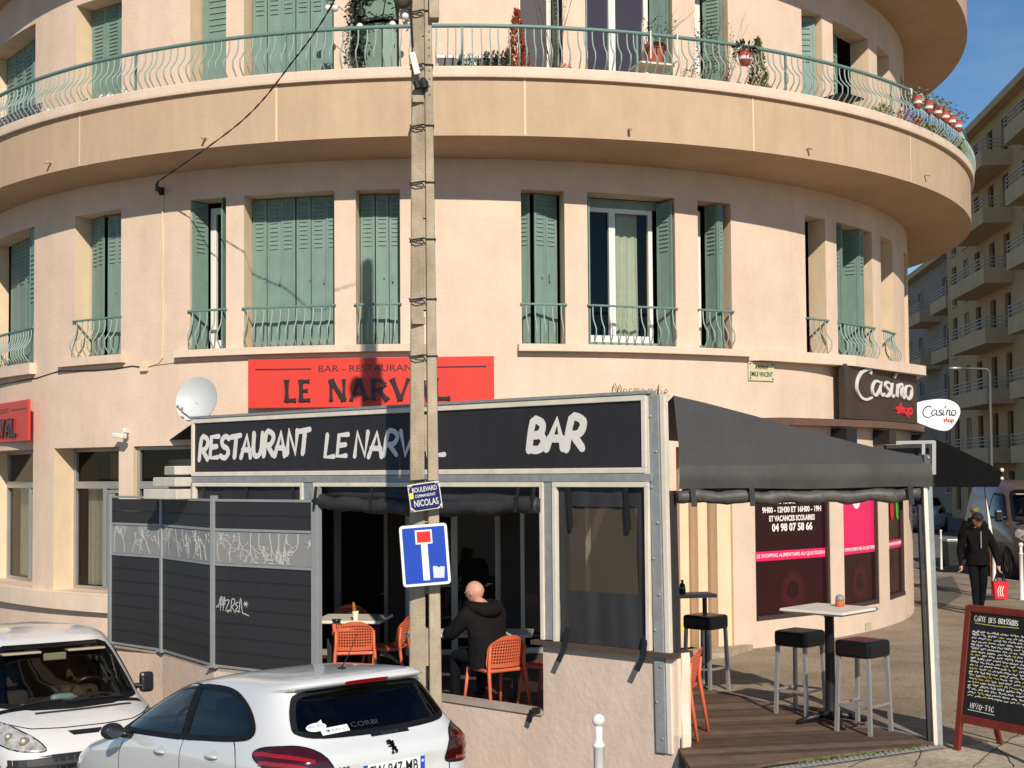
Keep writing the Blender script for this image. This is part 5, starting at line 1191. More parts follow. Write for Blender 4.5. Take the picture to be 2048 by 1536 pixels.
mb = MB(); mb.lathe([(.0355, .058), (.0355, .068)], 16, caps=False); mb.build('label', M_ALU, bt)
# ------------------------------------------------------------------ white bollards
def bollard(label, x, y, z0, h, s=1.0, grp=None):
    t = thing('bollard', label, 'bollard', (x, y, z0), group=grp)
    Mw = mat('white_bollard_paint', srgb(226, 222, 212), .4, var=.05, stain=.08)
    mb = MB(); mb.lathe([(.055 * s, 0), (.055 * s, .02), (.042 * s, .03), (.042 * s, h - .22), (.05 * s, h - .215), (.05 * s, h - .20), (.036 * s, h - .19), (.030 * s, h - .16), (.03 * s, h - .095 * s)], 20); mb.build('shaft', Mw, t, smooth=True)
    mb = MB(); mb.ball((0, 0, h - .052 * s), .052 * s, 20); mb.build('ball', Mw, t, smooth=True)
    return t
G_ = 'white ball-topped bollards'
q = at_depth(1197, 1427, 8.6); zb = road_z(q.x, q.y); bollard('white ball-topped bollard in front of the raised low wall', q.x, q.y, zb, q.z - zb, .84, grp=G_)
for px, py, h, lab in ((2044, 1200, 1.05, 'white bollard at the right picture edge beside the brown van'), (1883, 1139, .95, 'thin shaded bollard far down the side street by the dark bin'), (1989, 1178, .95, 'white bollard just behind the walking man')):
    p = ground(px, py); bollard(lab, p.x, p.y, 0, h, .62 if px == 1883 else .85, grp=G_)
# ------------------------------------------------------------------ chalkboard
fl0, fr0 = ground(1909, 1500), ground(2112, 1545)
bd = thing('chalkboard', 'standing chalkboard drinks menu in a red-brown wooden frame on the pavement', 'menu board', M=frame(fl0, fr0 - fl0))
bw = .86; lean = .17
BM = Matrix.Rotation(radians(-9), 4, 'X')
M_WOOD = mat('red_brown_wood', srgb(118, 42, 28), .45, var=.2, vscale=10, stretch=(1, 1, .2), stain=.15)
for x in (0, bw - .055): mb = MB(); mb.box(x, x + .055, -.02, .02, 0, 1.235); mb.build('frame_stile', M_WOOD, bd, BM, bevel=.004)
mb = MB(); mb.box(.02, bw - .02, -.021, .021, 1.18, 1.245); mb.build('frame_rail', M_WOOD, bd, BM, bevel=.012)
mb = MB(); mb.box(.056, bw - .056, -.0195, .0195, .24, .31); mb.build('frame_rail', M_WOOD, bd, BM, bevel=.004)
mb = MB(); mb.box(.05, bw - .05, -.008, .008, .30, 1.19); slate = mb.build('slate', mat('black_slate', srgb(26, 25, 25), .6, var=.25, vscale=6, stretch=(3, 1, .5)), bd, BM)
for x in (.05, bw - .10): mb = MB(); mb.bar((x + .02, .20, .98), (x + .02, .50, .0), .05, .025); mb.build('rear_leg', M_WOOD, bd)
M_CHALK = mat('white_chalk', srgb(222, 220, 208), .9); M_CHALKY = mat('yellow_chalk', srgb(206, 190, 80), .9)
SF = BM @ Matrix.Translation((0, -.0083, 0)) @ TP
mb = MB(); hand_text(mb, 'CARTE DES BOISSONS',  .10, 1.108, .44, .042, .0042, gap=.2, jit=.07, seed=2, depth=.001); mb.build('chalk_title', M_CHALK, slate, BM.inverted() @ SF)
mb = MB(); ribbon(mb, [(.11, 1.092), (.3, 1.086), (.55, 1.09)], .006, .001); mb.build('chalk_underline', M_CHALKY, slate, BM.inverted() @ SF)
mw, my = MB(), MB(); r = random.Random(12); y = 1.02; row = 0
while y > .475:
    x = .085 + r.uniform(0, .01); xe = .085 + r.uniform(.52, .70); hh = .017 if row % 4 else .02; k = 0
    head = row % 4 == 0
    while x < xe:
        L = r.uniform(.03, .09); tgt = my if r.random() < .22 and not head else mw
        pts = []; xx = x
        while xx < x + L: pts.append((xx, y + r.uniform(-.4, .6) * hh)); xx += r.uniform(.0035, .0075)
        if len(pts) > 2: ribbon(tgt, pts, .0056 if not (head and k == 0) else .009, .001 + .0002 * (k % 3), cap=False)
        if head and k == 0: ribbon(tgt, [(x, y - .017), (x + L, y - .018)], .004, .0016, cap=False)
        x += L + r.uniform(.008, .02); k += 1
    y -= .0285; row += 1
tag(mw.build('chalk_writing', M_CHALK, slate, BM.inverted() @ SF), kind='stuff'); tag(my.build('chalk_prices', M_CHALKY, slate, BM.inverted() @ SF), kind='stuff')
mb = MB(); hand_text(mb, 'HPZO-TIC', .13, .375, .24, .042, .0045, gap=.3, jit=.06, seed=5, depth=.001); ribbon(mb, [(.11, .36), (.38, .352)], .005, .001); mb.build('chalk_note', M_CHALK, slate, BM.inverted() @ SF)
# weeds along the deck edge
mb = MB(); r = random.Random(3)
for _ in range(150):
    t = r.random(); k = r.choice((0, 0, 1))
    if k == 0: x, y = 2.35 + 1.15 * t + r.gauss(0, .03), 10.70 + .52 * t + r.gauss(0, .025)
    else: x, y = 2.98 + r.gauss(0, .12), 12.92 + r.gauss(0, .1)
    for _b in range(3):
        a = r.uniform(0, 2 * pi); L = r.uniform(.02, .06); w = .006; b = Vector((cos(a), sin(a), 0)); p0 = Vector((x, y, .004)); n_ = Vector((-b.y, b.x, 0)) * w
        mb.add([p0 - n_, p0 + n_, p0 + b * L * .6 + n_ * .7 + Vector((0, 0, L * .6)), p0 + b * L + Vector((0, 0, L * .5))], [(0, 1, 2), (0, 2, 3)])
tag(mb.build('weeds', mat('weed_green', srgb(96, 104, 46), .8, var=.3, vscale=40)), 'low green weeds growing along the deck edge', 'weeds', kind='stuff')
# ================================================================== the white cars
def paint(name, col, rough=.22): return mat(name, col, rough, coat=.8, spec=.5)
M_CARW = paint('white_car_paint', srgb(212, 211, 208)); M_VANW = paint('white_van_paint', srgb(210, 207, 201), .35)
M_TRIM = mat('black_car_trim', (0.010, 0.010, 0.011, 1), .3); M_SEAL = mat('matt_black_seal', (0.007, 0.007, 0.007, 1), .6, spec=.2)
M_CHROME = mat('chrome', srgb(200, 200, 200), .12, metal=1.0)
M_TYRE = mat('tyre_rubber', (0.018, 0.018, 0.018, 1), .8); M_RIM = mat('alloy_rim', srgb(150, 150, 152), .3, metal=.8)
G_SIDE = glass('car_side_glass', (.36, .42, .52, 1), 1.0); G_DARK = glass('dark_car_glass', (.035, .03, .04, 1), 1.0, film=.0); G_FRONT = glass('windscreen_glass', (.62, .66, .60, 1), .8)
M_SEAT = mat('dark_seat_cloth', (0.022, 0.022, 0.028, 1), .9)
class Car:
    "body made of stacked plan outlines: at each height z the rear end xr, the front end xf and the half width b"
    def __init__(s, T, nr=5.0, nf=3.6): s.T, s.nr, s.nf = T, nr, nf
    def at(s, z):
        T = s.T
        if z <= T[0][0]: return T[0][1:]
        for a, b in zip(T, T[1:]):
            if z <= b[0]:
                t = (z - a[0]) / (b[0] - a[0]); return tuple(p + (q - p) * t for p, q in zip(a[1:], b[1:]))
        return T[-1][1:]
    def pt(s, z, a):
        xr, xf, b = s.at(z); xc, h = (xr + xf) / 2, (xf - xr) / 2; c, d = cos(a), sin(a); n = s.nf if c > 0 else s.nr
        r = (abs(c) ** n + abs(d) ** n) ** (-1 / n); return Vector((xc + h * c * r, b * d * r, z))
    def side(s, x, z, sg, out=0):
        xr, xf, b = s.at(z); xc, h = (xr + xf) / 2, (xf - xr) / 2; q = min(.9995, abs((x - xc) / h)); n = s.nf if x > xc else s.nr
        return Vector((x, sg * (b * (1 - q ** n) ** (1 / n) + out), z))
    def end(s, y, z, sg, out=0):
        xr, xf, b = s.at(z); xc, h = (xr + xf) / 2, (xf - xr) / 2; n = s.nf if sg > 0 else s.nr; q = min(.9995, abs(y / b))
        return Vector((xc + sg * (h * (1 - q ** n) ** (1 / n) + out), y, z))
    def body(s, name, m, root, holes, nz=64, na=200):
        z0, z1 = s.T[0][0], s.T[-1][0]; mb = MB()
        # finer steps near the roof so it closes smoothly
        zs = [z0 + (z1 - z0) * (1 - (1 - k / nz) ** 1.7) for k in range(nz + 1)]
        aa = [2 * pi * i / na for i in range(na)]
        def remap(a):   # denser samples at the corners
            return a
        vs = [s.pt(z, remap(a)) for z in zs for a in aa]; fs = []
        for j in range(nz):
            for i in range(na):
                q = (j * na + i, j * na + (i + 1) % na, (j + 1) * na + (i + 1) % na, (j + 1) * na + i)
                c = (vs[q[0]] + vs[q[2]]) / 2
                if any(h(c) for h in holes): continue
                fs.append(q)
        fs.append(tuple(nz * na + i for i in range(na)))
        mb.add(vs, fs); return mb.build(name, m, root, smooth=True)
def inpoly(x, y, P):
    r = False; j = len(P) - 1
    for i in range(len(P)):
        if (P[i][1] > y) != (P[j][1] > y) and x < (P[j][0] - P[i][0]) * (y - P[i][1]) / (P[j][1] - P[i][1]) + P[i][0]: r = not r
        j = i
    return r
def rows(P, z):
    xs = []
    for (a, b), (c, d) in zip(P, P[1:] + P[:1]):
        if (b > z) != (d > z): xs.append(a + (z - b) / (d - b) * (c - a))
    return (min(xs), max(xs)) if len(xs) > 1 else None
def grow(P, e):
    cx, cy = sum(p[0] for p in P) / len(P), sum(p[1] for p in P) / len(P); out = []
    n = len(P)
    for i in range(n):
        a, b, c = Vector(P[i - 1]), Vector(P[i]), Vector(P[(i + 1) % n]); d1, d2 = (b - a).normalized(), (c - b).normalized(); nn = Vector((d1.y + d2.y, -d1.x - d2.x))
        if nn.length < 1e-6: nn = b - Vector((cx, cy))
        nn.normalize()
        if nn.dot(b - Vector((cx, cy))) < 0: nn = -nn
        out.append(tuple(b + nn * e))
    return out
def smooth_poly(P, k=4): return [(p.x, p.y) for p in catmull([(x, y, 0) for x, y in P], k, closed=True)]
def patch(fn, P, nz=26, nx=20):
    "grid that fills polygon P (u, z) laid on the car surface by fn(u, z)"
    zs = [p[1] for p in P]; z0, z1 = min(zs) + 1e-4, max(zs) - 1e-4; mb = MB(); rw = []
    for j in range(nz + 1):
        z = z0 + (z1 - z0) * (.5 - .5 * cos(pi * j / nz)); q = rows(P, z)
        if q: rw.append([fn(q[0] + (q[1] - q[0]) * i / nx, z) for i in range(nx + 1)])
    vs = [v for r_ in rw for v in r_]; n = nx + 1
    mb.add(vs, [(j * n + i, j * n + i + 1, (j + 1) * n + i + 1, (j + 1) * n + i) for j in range(len(rw) - 1) for i in range(nx)]); return mb
def dens(P, st=.04):
    out = []
    for a, b in zip(P, P[1:] + P[:1]):
        a, b = Vector(a), Vector(b); k = max(1, int((b - a).length / st)); out += [tuple(a.lerp(b, i / k)) for i in range(k)]
    return out
def rim_strip(fn, P, e0, e1):
    P = dens(P)
    A, B = grow(P, e0), grow(P, e1); n = len(P); mb = MB()
    mb.add([fn(*p) for p in A] + [fn(*p) for p in B], [(i, (i + 1) % n, n + (i + 1) % n, n + i) for i in range(n)]); return mb
def line_strip(fn, pts, w):
    mb = MB(); P0 = [Vector(p) for p in pts]; P = []
    for a, b in zip(P0, P0[1:]):
        k = max(1, int((b - a).length / .03)); P += [a.lerp(b, i / k) for i in range(k)]
    P.append(P0[-1]); n = len(P); vs = []
    for i in range(n):
        t = (P[min(i + 1, n - 1)] - P[max(i - 1, 0)]).normalized(); q = Vector((-t.y, t.x)) * w / 2
        vs += [fn(*(P[i] + q)), fn(*(P[i] - q))]
    mb.add(vs, [(2 * i, 2 * i + 1, 2 * i + 3, 2 * i + 2) for i in range(n - 1)]); return mb
def wheels(root, axles, y, r=.31):
    for x in axles:
        for sg in (-1, 1):
            M = Matrix.Translation((x, sg * y, r)) @ Matrix.Rotation(sg * pi / 2, 4, 'X'); M2 = M
            mb = MB(); mb.lathe([(r * .62, -.09), (r * .96, -.09), (r, -.06), (r, .06), (r * .96, .09), (r * .62, .09)], 32, M=M2, caps=False); w = mb.build('wheel', M_TYRE, root, smooth=True)
            mb = MB(); mb.lathe([(r * .64, -.07), (r * .60, -.02), (.07, -.04), (0, -.05)], 20, M=M2, caps=False); mb.build('rim', M_RIM, w, smooth=True)
# ------------------------------------------------------------------ hatchback
hd, pt_ = radians(129.6), -.078
HM = Matrix.Translation((-.818, 9.11, -.46)) @ Matrix.Rotation(hd, 4, 'Z') @ Matrix.Rotation(-pt_, 4, 'Y')
hb = thing('hatchback', 'white five-door hatchback seen from behind with red lamps, parked in front of the pole', 'car', M=HM)
T = [(.20, .14, 4.0, .78), (.30, .04, 4.13, .83), (.45, .0, 4.18, .862), (.60, -.01, 4.17, .872), (.70, -.015, 4.08, .872), (.80, -.01, 3.84, .868), (.88, -.02, 3.46, .862), (.94, -.01, 3.24, .845), (.98, .03, 3.14, .825), (1.02, .08, 3.05, .80), (1.10, .16, 2.85, .765), (1.18, .235, 2.64, .735), (1.26, .30, 2.42, .70), (1.33, .35, 2.20, .668), (1.375, .38, 2.03, .64), (1.385, .29, 1.98, .632), (1.415, .27, 1.78, .60), (1.44, .30, 1.62, .54), (1.462, .42, 1.40, .42), (1.474, .65, 1.20, .25), (1.478, .85, 1.05, .08)]
car = Car(T, 6.2, 4.6)
SW1 = [(2.90, .995), (2.84, 1.03), (2.50, 1.18), (2.18, 1.29), (1.98, 1.345), (1.80, 1.37), (1.63, 1.378), (1.61, 1.012)]
SW2 = [(1.54, 1.015), (1.55, 1.38)] + [(p.x, p.y) for p in catmull([(1.30, 1.379, 0), (1.10, 1.368, 0), (.92, 1.335, 0), (.76, 1.275, 0), (.64, 1.20, 0), (.575, 1.13, 0), (.585, 1.09, 0), (.68, 1.065, 0), (.95, 1.043, 0), (1.25, 1.03, 0)], 3)]
RWIN = smooth_poly([(-.60, 1.105), (-.45, 1.075), (.0, 1.06), (.45, 1.075), (.60, 1.105), (.612, 1.15), (.56, 1.285), (.50, 1.345), (.30, 1.362), (.0, 1.366), (-.30, 1.362), (-.50, 1.345), (-.56, 1.285), (-.612, 1.15)], 3)
WSCR = [(-.62, 1.03), (-.3, .995), (.3, .995), (.62, 1.03), (.54, 1.30), (.50, 1.36), (-.50, 1.36), (-.54, 1.30)]
hole = []
for sw in (SW1, SW2): hole.append(lambda c, sw=sw: abs(c.y) > .55 and inpoly(c.x, c.z, grow(sw, -.02)))
hole.append(lambda c: c.x < .7 and c.z < 1.372 and inpoly(c.y, c.z, grow(RWIN, -.02)))
hole.append(lambda c: c.x > 1.8 and inpoly(c.y, c.z, grow(WSCR, -.025)) and abs(c.y) < .62)
body = car.body('body', M_CARW, hb, hole)
for sg in (-1, 1):
    f = lambda x, z, sg=sg: car.side(x, z, sg, .004)
    f2 = lambda x, z, sg=sg: car.side(x, z, sg, .007)
    for sw, g in ((SW1, G_SIDE), (SW2, G_DARK if 0 else glass('tinted_rear_door_glass', (.10, .11, .16, 1), 1.0))):
        w = patch(f, sw).build('side_window', g, hb, smooth=True)
        rim_strip(f2, sw, -.022, .016).build('window_seal', M_SEAL, w)
    line_strip(f2, [(1.585, 1.0 + .39 * q / 14) for q in range(15)], .085).build('door_pillar', M_SEAL, hb)
    line_strip(f2, [(2.98, .972), (2.80, .988), (2.62, 1.0)], .05).build('mirror_sail', M_SEAL, hb)
    # door joints, handles, fuel flap, mirror
    for pts in ([(2.62, .97), (2.66, .75), (2.62, .45), (2.5, .3)], [(1.56, 1.0), (1.53, .7), (1.52, .3)], [(.83, 1.06), (.70, .95), (.66, .8), (.78, .6), (.95, .4)]): line_strip(lambda x, z, sg=sg: car.side(x, z, sg, .0015), [(p.x, p.y) for p in catmull([(a, b, 0) for a, b in pts], 4)], .010).build('door_gap', M_TRIM, hb)
    for x, z in ((1.03, .925), (1.88, .895)):
        p = car.side(x, z, sg, .014); M = frame(p, car.side(x + .1, z + .006, sg) - car.side(x, z, sg)) @ Matrix.Rotation(radians(2), 4, 'Y')
        mb = MB(); mb.ball((0, 0, 0), .1, 14, sc=(1.0, .22 * 1, .16)); mb.build('door_handle', M_CARW, hb, M, smooth=True)
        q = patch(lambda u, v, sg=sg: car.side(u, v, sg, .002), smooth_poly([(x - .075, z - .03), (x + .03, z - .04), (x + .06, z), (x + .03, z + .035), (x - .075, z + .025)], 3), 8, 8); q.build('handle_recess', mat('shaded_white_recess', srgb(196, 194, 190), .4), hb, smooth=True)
    mp = car.side(2.50, .965, sg, .0); mb = MB(); mb.tube([(0, -sg * .01, 0), (.0, sg * .10, .03)], [.035, .03], 8)
    mr = mb.build('wing_mirror', M_TRIM, hb, Matrix.Translation(mp), smooth=True)
    mb = MB(); mb.ball((.03, sg * .15, .05), .10, 16, sc=(.68, .95, .68)); mb.build('mirror_shell', mat('grey_mirror_shell', srgb(34, 32, 36), .3, coat=.3), mr, smooth=True)
    mb = MB(); mb.add([(-.042, sg * (.15 + .07 * cos(2 * pi * k / 16)), .05 + .05 * sin(2 * pi * k / 16)) for k in range(16)], [tuple(range(16))]); mb.build('mirror_glass', mat('dark_mirror_glass', srgb(92, 92, 98), .15, metal=1.0), mr)
    # lamps wrapped round the rear corner
    LM = smooth_poly([(.62, .985), (.53, 1.02), (.40, .995), (.28, .93), (.215, .85), (.205, .80), (.30, .785), (.42, .80), (.48, .82), (.53, .87), (.60, .90)], 3)
    def corner(u, z, sg=sg, out=.006):   # u: 0 at centre of the tail, growing outwards along the skin round the corner
        xr, xf, b = car.at(z); a0 = pi; n = car.nr
        # walk by angle: map u (m along y then x) to angle
        h = (xf - xr) / 2; xc = (xr + xf) / 2
        if u < b * .93: p = car.end(sg * u, z, -1, out); return p
        x0 = car.end(sg * b * .93, z, -1).x; return car.side(x0 + (u - b * .93) * 1.35, z, sg, out)
    LMo = [(.47, .86), (.54, .98), (.64, 1.03), (.74, 1.03), (.84, 1.015), (.92, .985), (.93, .95), (.87, .91), (.82, .87), (.81, .80), (.68, .775), (.54, .78), (.46, .80)]
    LMs = smooth_poly(LMo, 3)
    lamp = patch(lambda u, z, sg=sg: corner(u, z, sg, .007), LMs, 30, 30).build('tail_lamp', mat('dark_red_lamp', (0.045, 0.002, 0.003, 1), .12, coat=1.0), hb, smooth=True)
    for k in range(3):
        z = .985 - .055 * k
        line_strip(lambda u, zz, sg=sg: corner(u, zz, sg, .010), [(p.x, p.y) for p in catmull([(.60 + .03 * k, z - .05, 0), (.70, z - .02, 0), (.82, z, 0), (.92 - .02 * k, z - .005, 0)], 5)], .026).build('lamp_claw', mat('bright_red_lamp', (0.30, 0.008, 0.008, 1), .15, coat=1.0), lamp)
    rim_strip(lambda u, z, sg=sg: corner(u, z, sg, .0085), LMs, -.008, .006).build('lamp_seal', M_TRIM, lamp)
    line_strip(lambda u, z, sg=sg: corner(u, z, sg, .011), [(.56, .805), (.66, .797), (.78, .803), (.84, .82)], .022).build('reversing_strip', mat('clear_red_lamp', (0.40, 0.06, 0.04, 1), .12, coat=1.0), lamp)
    line_strip(lambda u, z: car.end(sg * u, z, -1, .0015), [(.655, 1.02), (.70, .99)], .006).build('tailgate_gap', M_TRIM, hb)
    line_strip(lambda u, z: car.end(sg * u, z, -1, .002), [(.50, .80), (.49, .7), (.47, .6), (.40, .55)], .009).build('tailgate_gap', M_TRIM, hb)
fe = lambda y, z: car.end(y, z, -1, .004); fe2 = lambda y, z: car.end(y, z, -1, .007)
rw_ = patch(fe, RWIN, 30, 30).build('rear_window', G_DARK, hb, smooth=True)
rim_strip(fe2, RWIN, -.02, .014).build('window_seal', M_SEAL, rw_)
patch(lambda y, z: car.end(y, z, -1, .012), smooth_poly([(-.16, 1.387), (.16, 1.387), (.175, 1.40), (.16, 1.413), (-.16, 1.413), (-.175, 1.40)], 3), 8, 16).build('high_brake_lamp', mat('brake_lamp_red', srgb(150, 12, 18), .15, coat=1.0), hb, smooth=True)
for k in range(5):
    y = -.12 + .06 * k; line_strip(lambda a, z: car.end(a, z, -1, .0145), [(y - .016, 1.399), (y + .016, 1.399)], .012).build('lamp_segment', MATS['bright_red_lamp'], hb)
# emblem, plate, stickers: all on the tail
def tailframe(y, z, out=.01):
    p = car.end(y, z, -1, out); dy = car.end(y - .05, z, -1) - car.end(y + .05, z, -1); dz = car.end(y, z + .03, -1) - car.end(y, z - .03, -1)
    return frame(p, dy, dz) @ TP
LION = [(-.30, .95), (-.05, 1.0), (.12, .92), (.20, .78), (.42, .86), (.50, .70), (.40, .55), (.45, .40), (.34, .25), (.50, .05), (.42, -.12), (.55, -.30), (.42, -.5), (.10, -.52), (.20, -.30), (.05, -.12), (-.12, -.35), (-.05, -.55), (-.35, -.55), (-.38, -.42), (-.22, -.30), (-.15, .0), (-.05, .15), (-.40, .18), (-.50, .30), (-.15, .34), (-.10, .45), (-.50, .52), (-.48, .64), (-.12, .62), (-.15, .72), (-.42, .74), (-.5, .86)]
mb = MB(); mb.prism([(x * .062, (y - .22) * .072) for x, y in LION], .006); mb.build('lion_emblem', mat('dark_chrome', srgb(70, 70, 72), .2, metal=1.0), hb, tailframe(-.01, .955, .004))
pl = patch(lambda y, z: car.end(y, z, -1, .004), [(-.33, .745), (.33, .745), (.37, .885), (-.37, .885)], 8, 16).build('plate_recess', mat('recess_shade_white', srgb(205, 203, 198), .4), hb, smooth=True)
mb = MB(); mb.prism(rrect(.26, .055, .008), .006); np2 = mb.build('number_plate', mat('plate_white', srgb(236, 236, 230), .4), hb, tailframe(0, .81, .016))
for x, nm in ((-.24, 'plate_band'), (.24, 'plate_band')): mb = MB(); mb.box(x - .019, x + .019, -.053, .053, .0062, .0075); mb.build(nm, mat('plate_blue', srgb(24, 84, 190), .4), np2)
text('plate_characters', 'EW-947-MB', .1, M_LETTER, np2, Matrix.Translation((0, 0, .0075)), .001, width=.40, height=.08, bold=.001)
mb = MB(); mb.ball((.24, .02, .0085), .011, 8, sc=(1, 1, .15)); mb.build('plate_crest', M_SIGNWHITE, np2)
text('model_badge', '208', .1, mat('badge_chrome', srgb(120, 120, 120), .25, metal=.9), hb, tailframe(.40, .86, .006), .004, width=.085, height=.034)
text('badge_lettering', 'PEUGEOT', .1, M_CHROME, hb, tailframe(-.06, 1.045, .012), .003, width=.15, height=.018)
line_strip(lambda y, z: car.end(y, z, -1, .010), [(.10, 1.045), (-.22, 1.045)], .026).build('badge_strip', M_TRIM, hb)
M_STK = mat('white_sticker', srgb(236, 234, 228), .5); M_STKTXT = mat('teal_sticker_print', srgb(60, 110, 110), .5)
def sticker(y, z, poly, rows_, rot):
    F = tailframe(y, z, .009) @ Matrix.Rotation(radians(rot), 4, 'Z'); mb = MB(); mb.prism(poly, .001); s_ = mb.build('sticker', M_STK, hb, F)
    for body_, yy, w, h in rows_: text('sticker_print', body_, .1, M_STKTXT, s_, Matrix.Translation((0, yy, .0014)), .0004, width=w, height=h)
sticker(.475, 1.135, [(.075 * cos(2 * pi * k / 24), .036 * sin(2 * pi * k / 24)) for k in range(4)] + [(.055, .055)] + [(.075 * cos(2 * pi * k / 24), .036 * sin(2 * pi * k / 24)) for k in range(5, 24)], [('Bla Bla', .008, .095, .02), ('& moi !', -.016, .06, .013)], 4)
sticker(.35, 1.105, [(-.11, -.028), (.11, -.028), (.11, .028), (-.11, .028)], [('I \u2665 BlaBlaCar', 0, .17, .024)], 3)
text('window_print', 'CORBI', .1, mat('ghost_print', srgb(56, 56, 58), .5), hb, tailframe(.10, 1.12, .006), .0006, width=.22, height=.04)
mb = MB(); mb.box(-.03, .03, -.02, .02, -.02, .012); hk = mb.build('antenna_base', M_TRIM, hb, Matrix.Translation((.60, 0, 1.475)) @ Matrix.Rotation(radians(-4), 4, 'Y'), bevel=.008)
mb = MB(); mb.tube([(0, 0, .01), (-.09, 0, .10), (-.21, 0, .27)], [.006, .0035, .0025], 6); mb.build('antenna_rod', M_WIRE, hk)
wf = lambda y, z: car.end(y, z, 1, .004)
patch(wf, WSCR, 20, 20).build('windscreen', G_FRONT, hb, smooth=True); rim_strip(lambda y, z: car.end(y, z, 1, .007), WSCR, -.03, .012).build('window_seal', M_SEAL, hb)
# cabin
mb = MB(); mb.box(.55, 2.75, -.70, .70, .55, .60); mb.box(.60, 1.0, -.68, .68, .60, .98); mb.build('cabin_floor', M_SEAT, hb)
for y in (-.36, .36):
    for x, h in ((1.75, 1.06), (.98, 1.0)):
        mb = MB(); mb.box(x - .1, x + .1, y - .22, y + .22, .6, h); st_ = mb.build('seat', M_SEAT, hb, bevel=.05)
        mb = MB(); mb.box(x - .15, x - .05, y - .13, y + .13, h + .02, h + .20); mb.build('headrest', M_SEAT, st_, bevel=.03)
mb = MB(); mb.box(2.40, 2.75, -.66, .66, .75, .97); mb.build('dashboard', M_SEAT, hb, bevel=.05)
mb = MB(); mb.tube([(2.28 + .06 * sin(a), .36 + .18 * cos(a), .98 + .17 * sin(a)) for a in [2 * pi * k / 20 for k in range(21)]], .015, 6); mb.build('steering_wheel', M_TRIM, hb)
wheels(hb, (.63, 3.17), .80)
line_strip(lambda x, z: car.side(x, z, 1, .004), [(2.78, .93), (2.86, .93)], .016).build('wing_badge', M_TRIM, hb)
patch(lambda x, z: car.side(x, z, 1, .002), smooth_poly([(.58 + .075 * cos(a), .82 + .085 * sin(a)) for a in [2 * pi * k / 12 for k in range(12)]], 2), 8, 8).build('fuel_flap', M_CARW, hb, smooth=True)
# ------------------------------------------------------------------ white van facing us
VM = Matrix.Translation((-4.18, 12.93, -.957)) @ Matrix.Rotation(radians(-58), 4, 'Z') @ Matrix.Rotation(-.069, 4, 'Y') @ Matrix.Translation((-4.38, 0, 0))
vn = thing('delivery_van', 'white delivery van facing the hatchback at the left edge, roof above its bonnet', 'van', M=VM)
TV = [(.22, .10, 4.26, .84), (.35, .03, 4.37, .88), (.55, .0, 4.38, .90), (.70, .0, 4.34, .905), (.82, .0, 4.24, .905), (.92, .0, 4.08, .90), (1.0, .01, 3.84, .89), (1.04, .01, 3.66, .88), (1.10, .02, 3.56, .865), (1.25, .03, 3.36, .835), (1.40, .05, 3.15, .80), (1.52, .07, 2.98, .765), (1.62, .08, 2.84, .73), (1.70, .09, 2.70, .69), (1.76, .11, 2.50, .62), (1.79, .2, 2.3, .50), (1.805, .4, 2.0, .3), (1.81, .8, 1.7, .1)]
van = Car(TV, 8, 5.0)
VW = [(-.72, 1.075), (-.4, 1.035), (0, 1.025), (.4, 1.035), (.72, 1.075), (.70, 1.18), (.625, 1.50), (.58, 1.60), (.50, 1.63), (-.50, 1.63), (-.58, 1.60), (-.625, 1.50), (-.70, 1.18)]
VS = [(3.26, 1.10), (3.05, 1.28), (2.78, 1.50), (2.66, 1.55), (2.2, 1.56), (2.18, 1.10)]
vh = [lambda c: c.x > 2.2 and abs(c.y) < .74 and inpoly(c.y, c.z, grow(VW, -.03))]
vh += [lambda c: abs(c.y) > .6 and inpoly(c.x, c.z, grow(VS, -.03))]
van.body('body', M_VANW, vn, vh, 60, 200)
ve = lambda y, z: van.end(y, z, 1, .005); ve2 = lambda y, z: van.end(y, z, 1, .008)
w = patch(ve, VW, 30, 30).build('windscreen', G_FRONT, vn, smooth=True); rim_strip(ve2, VW, -.032, .014).build('window_seal', M_SEAL, w)
for sg in (-1, 1):
    w = patch(lambda x, z, sg=sg: van.side(x, z, sg, .005), VS, 16, 12).build('side_window', G_SIDE, vn, smooth=True)
    rim_strip(lambda x, z, sg=sg: van.side(x, z, sg, .008), VS, -.03, .014).build('window_seal', M_SEAL, w)
    mp = van.side(3.18, 1.13, sg); mb = MB(); mb.tube([(0, 0, 0), (.02, sg * .1, -.01)], .03, 8); mr = mb.build('wing_mirror', M_TRIM, vn, Matrix.Translation(mp))
    mb = MB(); mb.box(-.04, .06, sg * .13 - .075, sg * .13 + .075, -.08, .14); mb.build('mirror_shell', M_TRIM, mr, bevel=.035)
    HL = smooth_poly([(.74, .95), (.80, .90), (.82, .80), (.72, .72), (.52, .68), (.40, .69), (.46, .78), (.60, .88)], 3)
    f = lambda u, z, sg=sg: van.end(sg * min(u, .899), z, 1, .006)
    hl = patch(f, HL, 16, 16).build('headlight', mat('clear_headlamp', srgb(196, 190, 176), .12, metal=.35, var=.45, vscale=16, coat=1.0), vn, smooth=True)
    rim_strip(lambda u, z, sg=sg: van.end(sg * min(u, .899), z, 1, .007), HL, -.008, .005).build('lamp_seal', M_TRIM, hl)
    for u, z, r_ in ((.58, .77, .055), (.70, .82, .045)): mb = MB(); mb.ball((0, 0, 0), r_, 12, sc=(.5, 1, 1)); mb.build('bulb_reflector', mat('warm_reflector', srgb(214, 196, 160), .2, metal=.8), hl, Matrix.Translation(van.end(sg * u, z, 1, -.005)), smooth=True)
